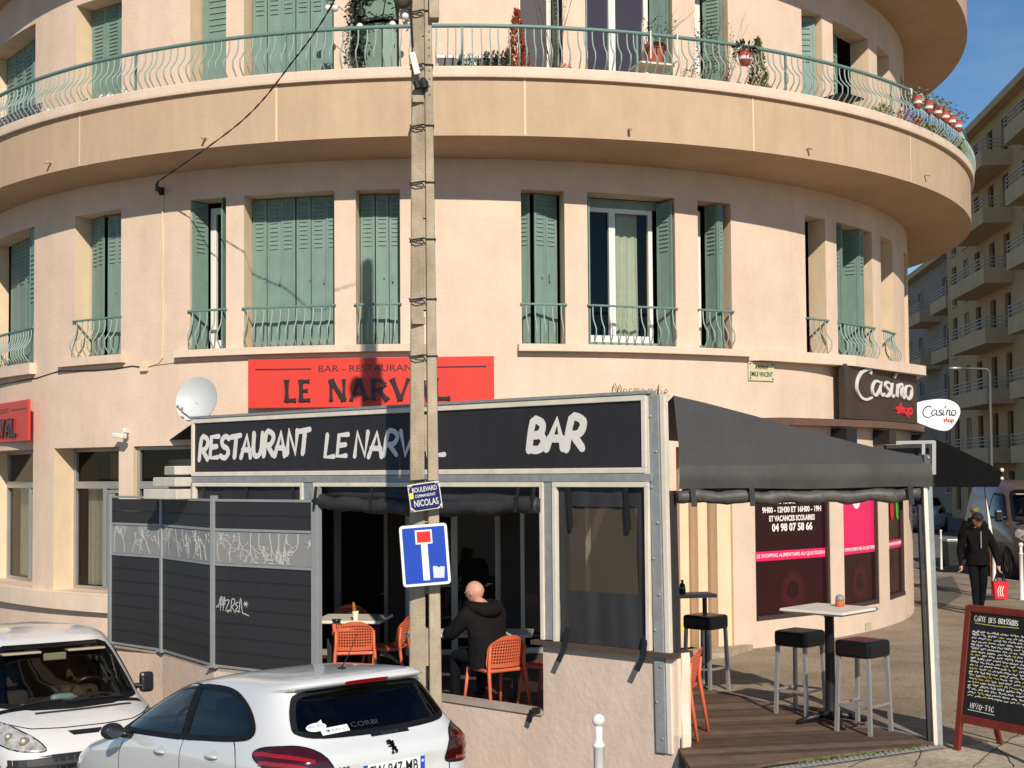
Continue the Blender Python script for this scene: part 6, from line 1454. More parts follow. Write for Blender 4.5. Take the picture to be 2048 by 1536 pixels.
def on_top(cr_, x, y, out=.004):
    lo, hi = .5, cr_.T[-1][0]
    for _ in range(40):
        z = (lo + hi) / 2; xr, xf, b = cr_.at(z); n = cr_.nf if x > (xr + xf) / 2 else cr_.nr
        if abs((x - (xr + xf) / 2) / ((xf - xr) / 2)) ** n + abs(y / b) ** n < 1: lo = z
        else: hi = z
    return Vector((x, y, lo + out))
line_strip(lambda y, x: on_top(van, x, y), [(-.40, 3.84), (-.2, 3.84), (0, 3.84), (.2, 3.83), (.4, 3.81), (.58, 3.78)], .045).build('bonnet_vent', M_TRIM, vn)
line_strip(lambda y, x: on_top(van, x, y, .006), [(-.72 + .12 * k, 3.665 - .035 * (abs(-.72 + .12 * k) / .72) ** 4) for k in range(13)], .10).build('scuttle', M_SEAL, vn)
line_strip(ve, [(-.80, .96), (-.5, .885), (-.2, .87), (.2, .87), (.5, .885), (.80, .96)], .008).build('bonnet_gap', M_TRIM, vn)
patch(ve, [(-.30, .50), (.30, .50), (.36, .645), (-.36, .645)], 6, 12).build('grille', M_TRIM, vn)
patch(ve, [(-.12, .80), (.12, .80), (.17, .842), (-.17, .842)], 4, 8).build('upper_intake', M_TRIM, vn)
patch(ve, [(-.86, .38), (.86, .38), (.87, .62), (.38, .64), (.33, .47), (-.33, .47), (-.38, .64), (-.87, .62)], 10, 24).build('bumper', mat('dark_bumper', (0.02, 0.02, 0.021, 1), .6), vn)
for y0, y1 in ((-.05, .55), (-.62, -.08)):
    mb = MB(); a, b = on_top(van, 3.66, y0, .03), on_top(van, 3.62, y1, .03); mb.tube([a, a.lerp(b, .5) + Vector((0, 0, .012)), b], .012, 6); mb.build('wiper', M_TRIM, vn)
mb = MB(); mb.box(3.05, 3.6, -.74, .74, .7, 1.02); mb.build('dashboard', mat('grey_dashboard', srgb(74, 70, 62), .8), vn, bevel=.05)
mb = MB(); mb.grid(lambda u, v: (3.1 + .32 * v, .12 + .5 * u, 1.03 + .07 * sin(pi * u)), 10, 2); mb.build('binnacle', MATS['grey_dashboard'], vn)
mb = MB(); mb.box(1.95, 2.0, -.72, .72, .3, 1.6); mb.box(1.9, 3.1, -.72, .72, .5, .56); mb.build('bulkhead', M_SEAT, vn)
for y in (-.38, .38):
    mb = MB(); mb.box(2.25, 2.45, y - .22, y + .22, .6, 1.12); s_ = mb.build('seat', mat('brown_van_seat', srgb(70, 52, 42), .9), vn, bevel=.06)
    mb = MB(); mb.box(2.28, 2.38, y - .12, y + .12, 1.16, 1.36); mb.build('headrest', MATS['brown_van_seat'], s_, bevel=.04)
mb = MB(); mb.tube([(2.92 + .09 * sin(a), .36 + .19 * cos(a), 1.10 + .15 * sin(a)) for a in [2 * pi * k / 24 for k in range(25)]], .016, 6); mb.tube([(2.95, .36, 1.1), (3.12, .36, .98)], .03, 6); mb.build('steering_wheel', M_TRIM, vn)
mb = MB(); mb.box(2.92, 2.95, -.12, .12, 1.46, 1.54); mb.build('rear_view_mirror', mat('pale_mirror', srgb(176, 170, 150), .3), vn, bevel=.012)
for y in (-.35, .33): mb = MB(); mb.box(2.74, 3.0, y - .2, y + .2, 1.545, 1.57); mb.build('sun_visor', mat('beige_visor', srgb(168, 150, 128), .8), vn, Matrix.Rotation(0, 4, 'X'), bevel=.01)
wheels(vn, (.75, 3.50), .80, .32)
wb = thing('water_bottle', 'crumpled clear water bottle lying on the van dashboard', 'bottle', M=VM @ Matrix.Translation((3.40, -.02, 1.06)))
mb = MB(); mb.tube([(0, -.13, .03), (0, -.10, .035), (0, .0, .04), (0, .08, .035), (0, .11, .03), (0, .14, .03)], [.03, .042, .04, .042, .018, .016], 12); mb.build('plastic', mat('clear_blue_plastic', srgb(150, 172, 178), .15, spec=.8), wb, smooth=True)
# ================================================================== people
M_SKIN = mat('skin', srgb(206, 150, 122), .55, var=.06, vscale=20)
M_JKT = mat('dark_brown_jacket', (0.0085, 0.0070, 0.0066, 1), .85, var=.3, vscale=12, bump=.5, bscale=14, spec=.15); M_TRS = mat('dark_trousers', (0.005, 0.0055, 0.007, 1), .9, var=.3, bump=.3, bscale=20, spec=.15)
M_BLKJ = mat('black_jacket', (0.0048, 0.0040, 0.0042, 1), .85, var=.3, vscale=14, bump=.5, bscale=16, spec=.15); M_SHOE = mat('black_shoe', (0.012, 0.012, 0.012, 1), .5)
def figure(root, J, E, mats, region, name='body', head=None):
    "one continuous skin grown over the joints J {name: (x,y,z,r)} along the bones E; region(point) picks the cloth or skin"
    keys = list(J); me = bpy.data.meshes.new(name)
    me.from_pydata([J[k][:3] for k in keys], [(keys.index(a), keys.index(b)) for a, b in E], []); me.update()
    o = bpy.data.objects.new(name + '_tmp', me); COL.objects.link(o)
    sk = o.modifiers.new('skin', 'SKIN'); sk.use_smooth_shade = True
    for i, k in enumerate(keys):
        r = J[k][3]; sv = me.skin_vertices[0].data[i]; sv.radius = (r, r) if not isinstance(r, tuple) else r; sv.use_root = (i == 0)
    ss = o.modifiers.new('sub', 'SUBSURF'); ss.levels = 2; ss.render_levels = 2
    dg = bpy.context.evaluated_depsgraph_get(); out = bpy.data.meshes.new_from_object(o.evaluated_get(dg)); bpy.data.objects.remove(o)
    if head:
        hb_ = bmesh.new(); hb_.from_mesh(out); hm = head.mesh('head', mats, True); hb_.from_mesh(hm); hb_.to_mesh(out); hb_.free()
    out.materials.clear()
    for m in mats: out.materials.append(m)
    for p in out.polygons: p.use_smooth = True; p.material_index = region(p.center)
    out.name = name; return place(name, out, root)
def head_shape(c, r, face, up=(0, 0, 1)):
    "skull, jaw, nose, brow, lips and ears around centre c, looking along face"
    f = Vector(face).normalized(); u = Vector(up); s = f.cross(u).normalized(); u = s.cross(f)
    mb = MB(); n, k = 28, 20; vs = []
    for j in range(k + 1):
        for i in range(n):
            a, b = 2 * pi * i / n, pi * j / k - pi / 2; d = Vector((cos(a) * cos(b), sin(a) * cos(b), sin(b)))     # x = face
            x, y, z = d.x * r * 1.12, d.y * r * .86, d.z * r * 1.22
            if z < 0: t = min(1, -z / (r * 1.22)); y *= 1 - .30 * t; x = x * (1 - .28 * t) + (.22 * r * t if d.x > 0 else .10 * r * t)
            g = lambda y0, z0, w, h: math.exp(-((d.y - y0) / w) ** 2 - ((d.z - z0) / h) ** 2) if d.x > 0 else 0
            x += r * (.26 * g(0, -.16, .14, .20) + .05 * g(0, .22, .5, .10) - .09 * g(.36, .07, .16, .12) - .09 * g(-.36, .07, .16, .12) + .06 * g(0, -.52, .26, .07) + .06 * g(0, -.8, .2, .12))
            vs.append(Vector(c) + f * x + s * y + u * z)
    fs = [(j * n + i, j * n + (i + 1) % n, (j + 1) * n + (i + 1) % n, (j + 1) * n + i) for j in range(k) for i in range(n)]
    mb.add(vs, fs)
    for sg in (-1, 1):
        M = Matrix((f, s, u)).transposed().to_4x4(); M.translation = Vector(c) + s * sg * r * .86 - f * r * .02 - u * r * .05
        mb.ball((0, 0, 0), r * .3, 10, sc=(.62, .28, 1.0), M=M @ Matrix.Rotation(radians(-12 * sg), 4, 'Z'))
    return mb
def hand_chain(J, E, w, sg, out, up, tag_, curl=.5, s=1.0):
    "palm and five separate fingers rooted in the palm, appended to the skeleton"
    w = Vector(w); o = Vector(out).normalized(); u = Vector(up).normalized(); a = o.cross(u).normalized() * sg
    J['palm' + tag_] = tuple(w + o * .05 * s) + (.026 * s,); E.append(('wrist' + tag_, 'palm' + tag_))
    for k, (off, L) in enumerate(((-.03, .068), (-.011, .078), (.010, .072), (.028, .056))):
        b = w + o * .085 * s + u * off * s; m = b + (o * .55 + a * curl * .5).normalized() * L * .5 * s; t = m + (o * (1 - curl) + a * curl).normalized() * L * .5 * s
        for nm, p, r in (('b', b, .0105), ('m', m, .0098), ('t', t, .008)): J[f'f{k}{nm}{tag_}'] = tuple(p) + (r * s,)
        E += [('palm' + tag_, f'f{k}b{tag_}'), (f'f{k}b{tag_}', f'f{k}m{tag_}'), (f'f{k}m{tag_}', f'f{k}t{tag_}')]
    b = w + o * .03 * s - u * .035 * s; t = b + (o * .7 - u * .5 + a * .3).normalized() * .05 * s
    J['tb' + tag_] = tuple(b) + (.013 * s,); J['tt' + tag_] = tuple(t) + (.0095 * s,); E += [('palm' + tag_, 'tb' + tag_), ('tb' + tag_, 'tt' + tag_)]
# the seated man
q = at_floor(979, 13.16)
mn = thing('person', 'bald person in a dark hooded jacket sitting with back turned at the terrace table', 'person', M=Matrix.Translation((q.x, q.y, .012)) @ Matrix.Rotation(radians(36), 4, 'Z'))
J = {'pelvis': (0, -.03, .53, .165), 'waist': (0, .02, .70, .195), 'chest': (0, .11, .90, .205), 'neck0': (0, .185, 1.04, .085), 'neck1': (0, .235, 1.11, .055)}
E = [('pelvis', 'waist'), ('waist', 'chest'), ('chest', 'neck0'), ('neck0', 'neck1')]
for sg, t in ((-1, 'r'), (1, 'l')):
    J.update({'sh' + t: (sg * .20, .13, .95, .10), 'elb' + t: (sg * .30, .30, .74, .078), 'wrist' + t: (sg * .16, .56, .765, .04), 'hip' + t: (sg * .10, .0, .52, .105), 'knee' + t: (sg * .16, .42, .53, .072), 'ank' + t: (sg * .16, .40, .10, .045), 'toe' + t: (sg * .17, .56, .04, .04)})
    E += [('chest', 'sh' + t), ('sh' + t, 'elb' + t), ('elb' + t, 'wrist' + t), ('pelvis', 'hip' + t), ('hip' + t, 'knee' + t), ('knee' + t, 'ank' + t), ('ank' + t, 'toe' + t)]
    hand_chain(J, E, J['wrist' + t][:3], sg, (-sg * .5, .8, .0), (sg * .6, .5, .0), t)
def reg(p):
    if p.z > 1.075 and p.y > .1: return 0
    if p.y > .575 and p.z > .6: return 0
    if p.z < .085: return 3
    return 1 if (p.z > .60 or p.y < .14 and p.z > .45) else 2
figure(mn, J, E, [M_SKIN, M_JKT, M_TRS, M_SHOE], reg, head=head_shape((0, .275, 1.165), .094, (-.35, .9, -.2)))
mb = MB(); mb.tube(catmull([(-.115, .235, 1.065), (-.145, .14, 1.045), (-.10, .04, 1.02), (0, .0, 1.0), (.10, .04, 1.02), (.145, .14, 1.045), (.115, .235, 1.065)], 5), [.03 + .045 * sin(pi * k / 30) for k in range(31)], 12); mb.ball((0, .035, .985), .12, 14, sc=(1.0, .55, .62)); mb.build('hood', M_JKT, mn, smooth=True)
mb = MB(); mb.grid(lambda u, v: (.225 * sin(2 * pi * u) * (1 + .10 * (1 - v)), -.02 + .195 * cos(2 * pi * u) * (1 + .1 * (1 - v)) + .04 * v, .44 + .30 * v + .012 * sin(u * 40) * (1 - v)), 40, 6); mb.build('jacket_skirt', M_JKT, mn, smooth=True)
hc_, hf_ = Vector((0, .275, 1.165)), Vector((-.35, .9, -.2)).normalized(); hs_ = hf_.cross(Vector((0, 0, 1))).normalized(); hu_ = hs_.cross(hf_)
mb = MB()
for sg in (-1, 1): mb.tube([hc_ - hf_ * .02 + hs_ * sg * .084 + hu_ * .03, hc_ + hf_ * .03 + hs_ * sg * .084 + hu_ * .022, hc_ + hf_ * .085 + hs_ * sg * .064 + hu_ * .014, hc_ + hf_ * .112 + hs_ * sg * .012 + hu_ * .010], .0035, 5)
mb.build('spectacles', M_BEAD, mn)
# the walking man
def walker(label, px, d, rz, cap_mat, full=True):
    q = at_depth(px, 940, d)
    w = thing('person', label, 'person', M=Matrix.Translation((q.x, q.y, .0)) @ Matrix.Rotation(rz, 4, 'Z'))
    J = {'pelvis': (0, 0, .90, .135), 'waist': (0, .02, 1.04, .145), 'chest': (0, .02, 1.24, .165), 'neck0': (0, .01, 1.40, .075), 'neck1': (0, .03, 1.45, .052)}
    E = [('pelvis', 'waist'), ('waist', 'chest'), ('chest', 'neck0'), ('neck0', 'neck1')]
    for sg, t in ((-1, 'r'), (1, 'l')):
        arm = {'sh': (sg * .18, .0, 1.345, .080), 'elb': (sg * .28, .02, 1.06, .062), 'wrist': (sg * (.30 if sg < 0 else .33), .13, .80, .036)}
        if sg > 0: arm = {'sh': (.18, 0, 1.345, .08), 'elb': (.285, -.02, 1.07, .062), 'wrist': (.30, .08, .83, .036)}
        ph = .16 * sg
        J.update({k + t: v for k, v in arm.items()}); J.update({'hip' + t: (sg * .085, .0, .85, .10), 'knee' + t: (sg * .095, ph * .5 + .06, .48, .070), 'ank' + t: (sg * .10, ph, .09, .046), 'toe' + t: (sg * .12, ph + .15, .035, .038)})
        E += [('chest', 'sh' + t), ('sh' + t, 'elb' + t), ('elb' + t, 'wrist' + t), ('pelvis', 'hip' + t), ('hip' + t, 'knee' + t), ('knee' + t, 'ank' + t), ('ank' + t, 'toe' + t)]
        hand_chain(J, E, J['wrist' + t][:3], sg, (0, .25, -1), (0, 1, .2), t, .75)
    def reg(p):
        if p.z > 1.435: return 0
        if p.z < .80 and abs(p.x) > .23: return 0
        if p.z < .075: return 3
        return 1 if p.z > .86 else 2
    figure(w, J, E, [M_SKIN, M_BLKJ, M_TRS, M_SHOE], reg, head=head_shape((0, .055, 1.545), .088, (0, .95, -.32)))
    mb = MB(); mb.grid(lambda u, v: (.097 * cos(2 * pi * u) * cos(v * pi / 2), .045 + .112 * sin(2 * pi * u) * cos(v * pi / 2), 1.575 + .105 * sin(v * pi / 2)), 24, 8)
    mb.grid(lambda u, v: ((u - .5) * .15 * (1 - .25 * v * v), .14 + .085 * v * (1 - (2 * u - 1) ** 2 * .35), 1.578 - .03 * v - .02 * (2 * u - 1) ** 2), 10, 5); mb.build('cap', cap_mat, w, smooth=True, solid=.004)
    mb = MB(); mb.tube(catmull([(-.085, .06, 1.415), (-.10, -.02, 1.43), (0, -.075, 1.44), (.10, -.02, 1.43), (.085, .06, 1.415)], 5), .032, 10); mb.build('collar', M_BLKJ, w, smooth=True)
    if full:
        mb = MB(); mb.box(-.006, .006, .186, .192, 1.1, 1.37); mb.build('zip', M_ALU, w)
        mb = MB(); mb.grid(lambda u, v: (.185 * sin(2 * pi * u), .02 + .155 * cos(2 * pi * u), .82 + .20 * v), 30, 3); mb.build('jacket_hem', M_BLKJ, w, smooth=True)
    return w
wk = walker('person walking towards us in black jacket and black cap, carrying a red bag', 1951, 21.6, radians(180), mat('black_cap', (0.010, 0.010, 0.012, 1), .8))
M_CAMO = mat('camouflage_cloth', srgb(150, 130, 92), .9, col2=srgb(40, 42, 34), vscale=26)
w2 = walker('person in a camouflage cap almost hidden behind the walking man in black', 1947, 25.0, radians(184), M_CAMO, False)
hx = wk.matrix_world @ Vector((-.30, .17, .725))
bg = thing('shopping_bag', 'red shopping bag with white print hanging from the walking person\'s hand', 'bag', hx + Vector((0, 0, -.47)))
mb = MB(); mb.add([(-.10, -.05, 0), (.10, -.05, 0), (.10, .05, 0), (-.10, .05, 0), (-.125, -.06, .30), (.125, -.06, .30), (.125, .06, .30), (-.125, .06, .30)], [(0, 3, 2, 1), (0, 1, 5, 4), (1, 2, 6, 5), (2, 3, 7, 6), (3, 0, 4, 7)]); mb.build('sack', mat('red_bag_plastic', srgb(212, 34, 42), .45, var=.12, vscale=14, bump=.4, bscale=12), bg, bevel=.012)
mb = MB(); mb.tube([(-.07, -.055, .29), (-.045, -.02, .42), (0, 0, .46), (.045, -.02, .42), (.07, -.055, .29)], .012, 6); mb.tube([(-.07, .055, .29), (-.045, .02, .42), (0, 0, .455), (.045, .02, .42), (.07, .055, .29)], .012, 6); mb.build('handle', M_BLACK, bg)
mb = MB(); r = random.Random(2)
for k in range(3): ribbon(mb, [(-.045 + .035 * k, .06), (-.06 + .035 * k, .14), (-.035 + .035 * k, .22)], .014, .002)
mb.build('print', M_SIGNWHITE, bg, Matrix.Translation((0, -.062, 0)) @ TP)
# ================================================================== the side street beyond the corner
M_BEIGE = mat('beige_plaster', srgb(198, 166, 122), .9, var=.07, vscale=.6, stain=.12, sscale=.4, spec=.2); M_GREYB = mat('grey_plaster', srgb(160, 147, 132), .9, var=.08, vscale=.6, stain=.12, sscale=.4, spec=.2)
M_BALC = mat('pale_balcony_render', srgb(206, 178, 138), .9, var=.06, vscale=1, stain=.12, spec=.2); M_WINB = mat('dark_far_window', srgb(52, 44, 40), .3); M_SHUTB = mat('brown_far_shutter', srgb(98, 76, 58), .7)
M_RAILB = mat('pale_balcony_rail', srgb(170, 160, 145), .6)
def facade(name, label, cat, far, near, H, floors, m, wins, balcs, depth=12.0, eave=.5, mwin=M_WINB):
    "wall seen obliquely: x runs from its far end towards us, openings really recessed"
    F = frame(far, near - far); L = (near - far).length; t = thing(name, label, cat, M=F)
    xs = sorted({0, L} | {a for w in wins for a in w[:2]}); zs = sorted({-.3, H} | {z for f in floors for w in wins for z in (f + w[2], f + w[3])})
    op = [(w[0], w[1], f + w[2], f + w[3]) for f in floors for w in wins]
    mb = MB()
    for a, b in zip(xs, xs[1:]):
        for c, d in zip(zs, zs[1:]):
            if any(o[0] < (a + b) / 2 < o[1] and o[2] < (c + d) / 2 < o[3] for o in op): continue
            mb.add([(a, 0, c), (b, 0, c), (b, 0, d), (a, 0, d)], [(0, 1, 2, 3)])
    for a, b, c, d in op:
        e = .28
        mb.add([(a, 0, c), (b, 0, c), (b, 0, d), (a, 0, d), (a, e, c), (b, e, c), (b, e, d), (a, e, d)], [(0, 4, 5, 1), (1, 5, 6, 2), (2, 6, 7, 3), (3, 7, 4, 0)])
    mb.add([(0, 0, -.3), (0, depth, -.3), (0, depth, H), (0, 0, H), (L, 0, -.3), (L, depth, -.3), (L, depth, H), (L, 0, H)], [(0, 3, 2, 1), (4, 5, 6, 7), (1, 2, 6, 5)])
    mb.build('wall', m, t)
    mb = MB(); mb.box(-.3, L + .3, -eave, depth, H + .002, H + .35); mb.build('roof', M_BALC, t)
    for w in wins:
        for f in floors:
            a, b, c, d = w[0], w[1], f + w[2], f + w[3]
            q = MB(); q.box(a, b, .20, .26, c, d); o = q.build('window', w[4], t)
            q = MB(); q.box(a, a + .07, .15, .199, c, d); q.box(b - .07, b, .15, .199, c, d); q.box(a + .07, b - .07, .15, .199, d - .07, d); q.box((a + b) / 2 - .03, (a + b) / 2 + .03, .15, .199, c, d - .07); q.build('frame', M_WHITEPVC if w[4] is M_WINB else M_SHUTB, o)
            q = MB(); q.box(a - .08, b + .08, -.08, .0 - .002, c - .09, c - .01); q.build('sill', M_BALC, t)
    for a, b, out, zf in balcs:
        for f in floors[1:]:
            z = f + zf; q = MB(); q.box(a, b, -out, -.003, z - .16, z); o = q.build('balcony', M_BALC, t)
            q = MB(); q.box(a + .004, b - .004, -out - .004, -out + .09, z + .002, z + .52); q.box(b - .09, b - .002, -out + .091, -.004, z + .002, z + .52); q.box(a + .002, a + .09, -out + .091, -.004, z + .002, z + .52); q.build('parapet', M_BALC, o)
            q = MB()
            for zz in (.68, .84, 1.0): q.bar((a, -out + .03, z + zz), (b, -out + .03, z + zz), .045); q.bar((b - .04, -out + .06, z + zz), (b - .04, -.01, z + zz), .045)
            for k in range(int((b - a) / 1.4) + 1): x = a + .04 + (b - a - .08) * k / max(1, int((b - a) / 1.4)); q.bar((x, -out + .03, z + .52), (x, -out + .03, z + 1.02), .04)
            q.build('railing', M_RAILB, o)
    return t
fl6 = [.15, 2.8, 5.4, 8.05, 10.7, 13.35, 15.9]
far, near = Vector((16.6 + .095 * 68.5, 68.5, 0)), Vector((16.6 + .095 * 33, 33, 0)); LF = (near - far).length
wn = []
for x0 in (1.0, 3.4, 5.6, 8.2, 10.6, 13.6, 16.2, 19.0, 22.0, 25.0, 28.0): wn.append((x0, x0 + .95, .15, 2.15, M_SHUTB if int(x0) % 3 else M_WINB))
facade('apartment_block', 'tall beige apartment block with stacked balconies across the side street', 'building', far, near, 18.5, fl6, M_BEIGE, wn, [(5.9, 12.0, 1.25, .0), (15.5, 21.5, 1.25, .0), (24.5, 30.0, 1.25, .0)])
f2, n2 = Vector((29.2, 112, 0)), Vector((24.6, 69.0, 0))
wn = [(x0, x0 + 1.3, .95, 2.25, M_WINB) for x0 in (2, 6, 10, 14, 18, 22, 25.6, 29.2, 36.2, 39.6)]
fl5 = [.1, 2.9, 5.7, 8.5, 11.3]
facade('apartment_block', 'grey apartment block with white boxy balconies further down the side street', 'building', f2, n2, 14.6, fl5, M_GREYB, wn, [(31.5, 35.5, 1.2, .0), (38.4, 42.4, 1.2, .0), (12, 16, 1.2, 0)])
facade('apartment_block', 'distant brownish block closing the far end of the side street', 'building', Vector((2, 122, 0)), Vector((34, 118, 0)), 12.0, [.1, 3, 6, 9], mat('far_brown_plaster', srgb(140, 122, 104), .9, var=.08, vscale=.4), [(x0, x0 + 1.2, .9, 2.3, M_WINB) for x0 in range(2, 30, 3)], [])
# street lamp
b = at_depth(1983, 940, 40.0); lp = thing('street_lamp', 'grey street lamp with a long arm in front of the beige block', 'street lamp', (b.x, b.y, -.1))
zt = at_depth(1983, 738, 40).z + .1; arm = (1983 - 1922) * 40 / 2600
mb = MB(); mb.tube([(0, 0, 0), (0, 0, 1.2), (0, 0, zt - .1), (-.08, 0, zt), (-arm * .5, 0, zt + .02), (-arm, 0, zt + .03)], [.08, .06, .045, .04, .032, .028], 10); mb.build('mast', mat('dark_lamp_mast', srgb(84, 82, 80), .5), lp, smooth=True)
mb = MB(); mb.ball((-arm - .12, 0, zt + .03), .14, 10, sc=(1.6, .7, .4)); mb.build('lantern', M_ALU, lp, smooth=True)
# parked silver car and brown van: same builds, other paint, without their writing
def respray(root, drop, col, nm, label, M, cat=None, extra=()):
    c = copy_tree(root, label, M); c.name = nm
    mine = [k for k in bpy.data.objects if k.parent == c]; gone = []
    for k in mine:
        base = k.name.split('.')[0]
        if base in drop: gone += [g for g in bpy.data.objects if g.parent == k] + [k]
        elif base in ('body', 'door_handle', 'fuel_flap') + extra:
            k.data = k.data.copy(); k.data.materials.clear(); k.data.materials.append(col)
    for k in gone: bpy.data.objects.remove(k)
    return c
DROP = ('lion_emblem', 'number_plate', 'model_badge', 'badge_lettering', 'sticker', 'window_print', 'badge_strip', 'antenna_base')
b = at_depth(1868, 1005, 52.0)
respray(hb, DROP, paint('silver_car_paint', srgb(150, 150, 152)), 'parked_car', 'silver car parked far down the side street behind the awning post', Matrix.Translation((b.x - .3, 52.0, -.13)) @ Matrix.Rotation(radians(84), 4, 'Z'))
b = at_depth(2006, 1000, 29.5)
respray(vn, (), mat('dark_brown_van_paint', srgb(92, 72, 56), .35, coat=.25), 'parked_van', 'glossy dark brown van parked at the kerb by the right picture edge', Matrix.Translation((b.x + 1.13, 28.6, -.13)) @ Matrix.Rotation(radians(-96), 4, 'Z') @ Matrix.Scale(1.24, 4) @ Matrix.Translation((-4.38, 0, 0)))
# litter bin, feather flag
b = ground(1911, 1134); bn = thing('litter_bin', 'dark wheeled litter bin with a pale lid left of the walking man', 'bin', b)
mb = MB(); mb.add([(-.23, -.22, .04), (.23, -.22, .04), (.23, .22, .04), (-.23, .22, .04), (-.29, -.30, .62), (.29, -.30, .62), (.29, .30, .62), (-.29, .30, .62)], [(0, 3, 2, 1), (0, 1, 5, 4), (1, 2, 6, 5), (2, 3, 7, 6), (3, 0, 4, 7), (4, 5, 6, 7)]); mb.build('tub', mat('dark_bin_plastic', srgb(40, 42, 44), .6), bn, bevel=.02)
mb = MB(); mb.box(-.31, .31, -.33, .31, .625, .70); mb.build('lid', M_ALU, bn, bevel=.02)
for x in (-.22, .22): mb = MB(); mb.lathe([(.08, -.03), (.08, .03)], 14, M=Matrix.Translation((x, .2, .08)) @ Matrix.Rotation(pi / 2, 4, 'Y')); mb.build('wheel', M_RUBBER, bn)
b = at_depth(1976, 1060, 24.0); ff = thing('feather_flag', 'white feather flag on a thin red pole behind the walking man', 'flag', (b.x, b.y, 0))
z1 = at_depth(1970, 972, 24).z; mb = MB(); mb.tube([(.05, 0, 0), (.02, 0, 1.2), (-.05, 0, z1), (-.08, 0, z1 + .1)], [.010, .009, .007, .005], 6); mb.build('pole', mat('dull_red_pole', srgb(112, 52, 46), .6), ff)
mb = MB(); mb.grid(lambda u, v: (.03 - .08 * v + .10 * u * (1 - v * .85), .01 * sin(v * 9) + .01, .95 + (z1 - 1.05) * v), 4, 12); mb.build('cloth', mat('white_flag_cloth', srgb(226, 222, 216), .8), ff, smooth=True)
mb = MB(); mb.box(-.2, .2, -.2, .2, 0, .05); mb.build('base', M_BLACK, ff)
# ================================================================== things on the balcony
ZBF = Z_F1 + .032
def bal(px, py, inset=.45):
    t, z = on_wall(px, py, RB - inset, BC); p = BC + cyl(t, RB - inset, z); return p, t
def leafcloud(mb, n, fn, size, r, asp=.45, droop=0.0):
    for _ in range(n):
        p, d = fn(r); a = Vector((r.gauss(0, 1), r.gauss(0, 1), r.gauss(0, 1))); d = (Vector(d) + a * .45).normalized(); s = d.orthogonal().normalized(); s = Matrix.Rotation(r.uniform(0, 6.28), 3, d) @ s
        L = size * r.uniform(.6, 1.3); p = Vector(p); w = L * asp / 2
        mb.add([p, p + d * L * .5 + s * w, p + d * L - Vector((0, 0, droop * L)), p + d * L * .5 - s * w], [(0, 1, 2, 3)])
def cone(h, rad, z0):
    def f(r):
        v = r.random() ** 1.4; R = rad * (1 - v) ** .75 * (.55 + .45 * r.random()); a = r.uniform(0, 2 * pi); return (R * cos(a), R * sin(a), z0 + h * v), (cos(a) * .5, sin(a) * .5, 1)
    return f
def blob(c, sx, sz):
    def f(r):
        d = Vector((r.gauss(0, 1), r.gauss(0, 1), r.gauss(0, 1))).normalized() * r.random() ** .4; return (c[0] + d.x * sx, c[1] + d.y * sx, c[2] + d.z * sz), d
    return f
M_TERRA = mat('terracotta_pot', srgb(168, 82, 52), .75, var=.08, vscale=12); M_CREAMPOT = mat('cream_pot', srgb(214, 196, 168), .6)
M_RUST = mat('rust_brown_needles', srgb(150, 70, 34), .8, var=.4, vscale=30); M_CONIF = mat('olive_needles', srgb(96, 96, 40), .8, var=.4, vscale=30); M_DKLEAF = mat('dark_green_leaves', srgb(44, 56, 36), .7, var=.4, vscale=30); M_TWIG = mat('grey_twigs', srgb(96, 76, 58), .9); M_PALELEAF = mat('grey_green_leaves', srgb(110, 116, 84), .8, var=.3, vscale=30); M_PINKF = mat('pink_petals', srgb(214, 150, 130), .7)
M_OLIVE = mat('olive_succulent', srgb(120, 118, 58), .6, var=.25, vscale=20)
def potted(name, label, px, pot, crown, mats, inset=.42, z=ZBF, crown_name='foliage', stem=None):
    p, t = bal(px, 120, inset); o = thing(name, label, 'potted plant', (p.x, p.y, z), radians(t))
    if pot:
        r0, r1, h, m = pot; mb = MB(); mb.lathe([(r0, 0), (r1, h - .05), (r1 * 1.1, h - .048), (r1 * 1.1, h), (r1 * .95, h), (r1 * .9, h - .03), (0, h - .03)], 20); mb.build('pot', m, o)
    mb = MB(); crown(mb, random.Random(px)); tag(mb.build(crown_name, mats, o), kind='stuff')
    if stem: mb = MB(); stem(mb, random.Random(px + 1)); mb.build('stems', M_TWIG, o)
    return o
def twigs(n, h, sp, z0, rad=.004):
    def f(mb, r):
        for _ in range(n):
            a = r.uniform(0, 6.28); q = [(0, 0, z0)]; x = y = 0
            for k in range(5): x += cos(a) * sp / 5 * r.uniform(.3, 1.6); y += sin(a) * sp / 5 * r.uniform(.3, 1.6); q.append((x, y, z0 + h * (k + 1) / 5 * r.uniform(.9, 1.05)))
            mb.tube(q, [rad, rad, rad * .8, rad * .6, rad * .5, rad * .3], 4)
    return f
potted('potted_conifer', 'rust-brown dried conifer in a cream pot on the balcony', 1034, (.13, .17, .16, M_CREAMPOT), lambda mb, r: leafcloud(mb, 1500, cone(.78, .15, .16), .06, r, .3), M_RUST)
potted('potted_conifer', 'olive green slim conifer on the balcony beside the hanging red pot', 1516, (.12, .15, .16, M_TERRA), lambda mb, r: leafcloud(mb, 1300, cone(.74, .15, .16), .055, r, .3), M_CONIF)
potted('leggy_shrub', 'bare twiggy shrub in front of the grey balcony window', 1105, (.12, .15, .15, M_TERRA), lambda mb, r: leafcloud(mb, 60, blob((0, 0, .9), .22, .5), .03, r), M_PALELEAF, stem=twigs(16, 1.25, .32, .14))
potted('leggy_shrub', 'thin leafy shrub climbing past the balcony rail at the narrow window', 1412, (.13, .16, .15, M_TERRA), lambda mb, r: leafcloud(mb, 520, blob((0, 0, .55), .16, .55), .038, r), M_DKLEAF, stem=twigs(10, 1.1, .25, .14))
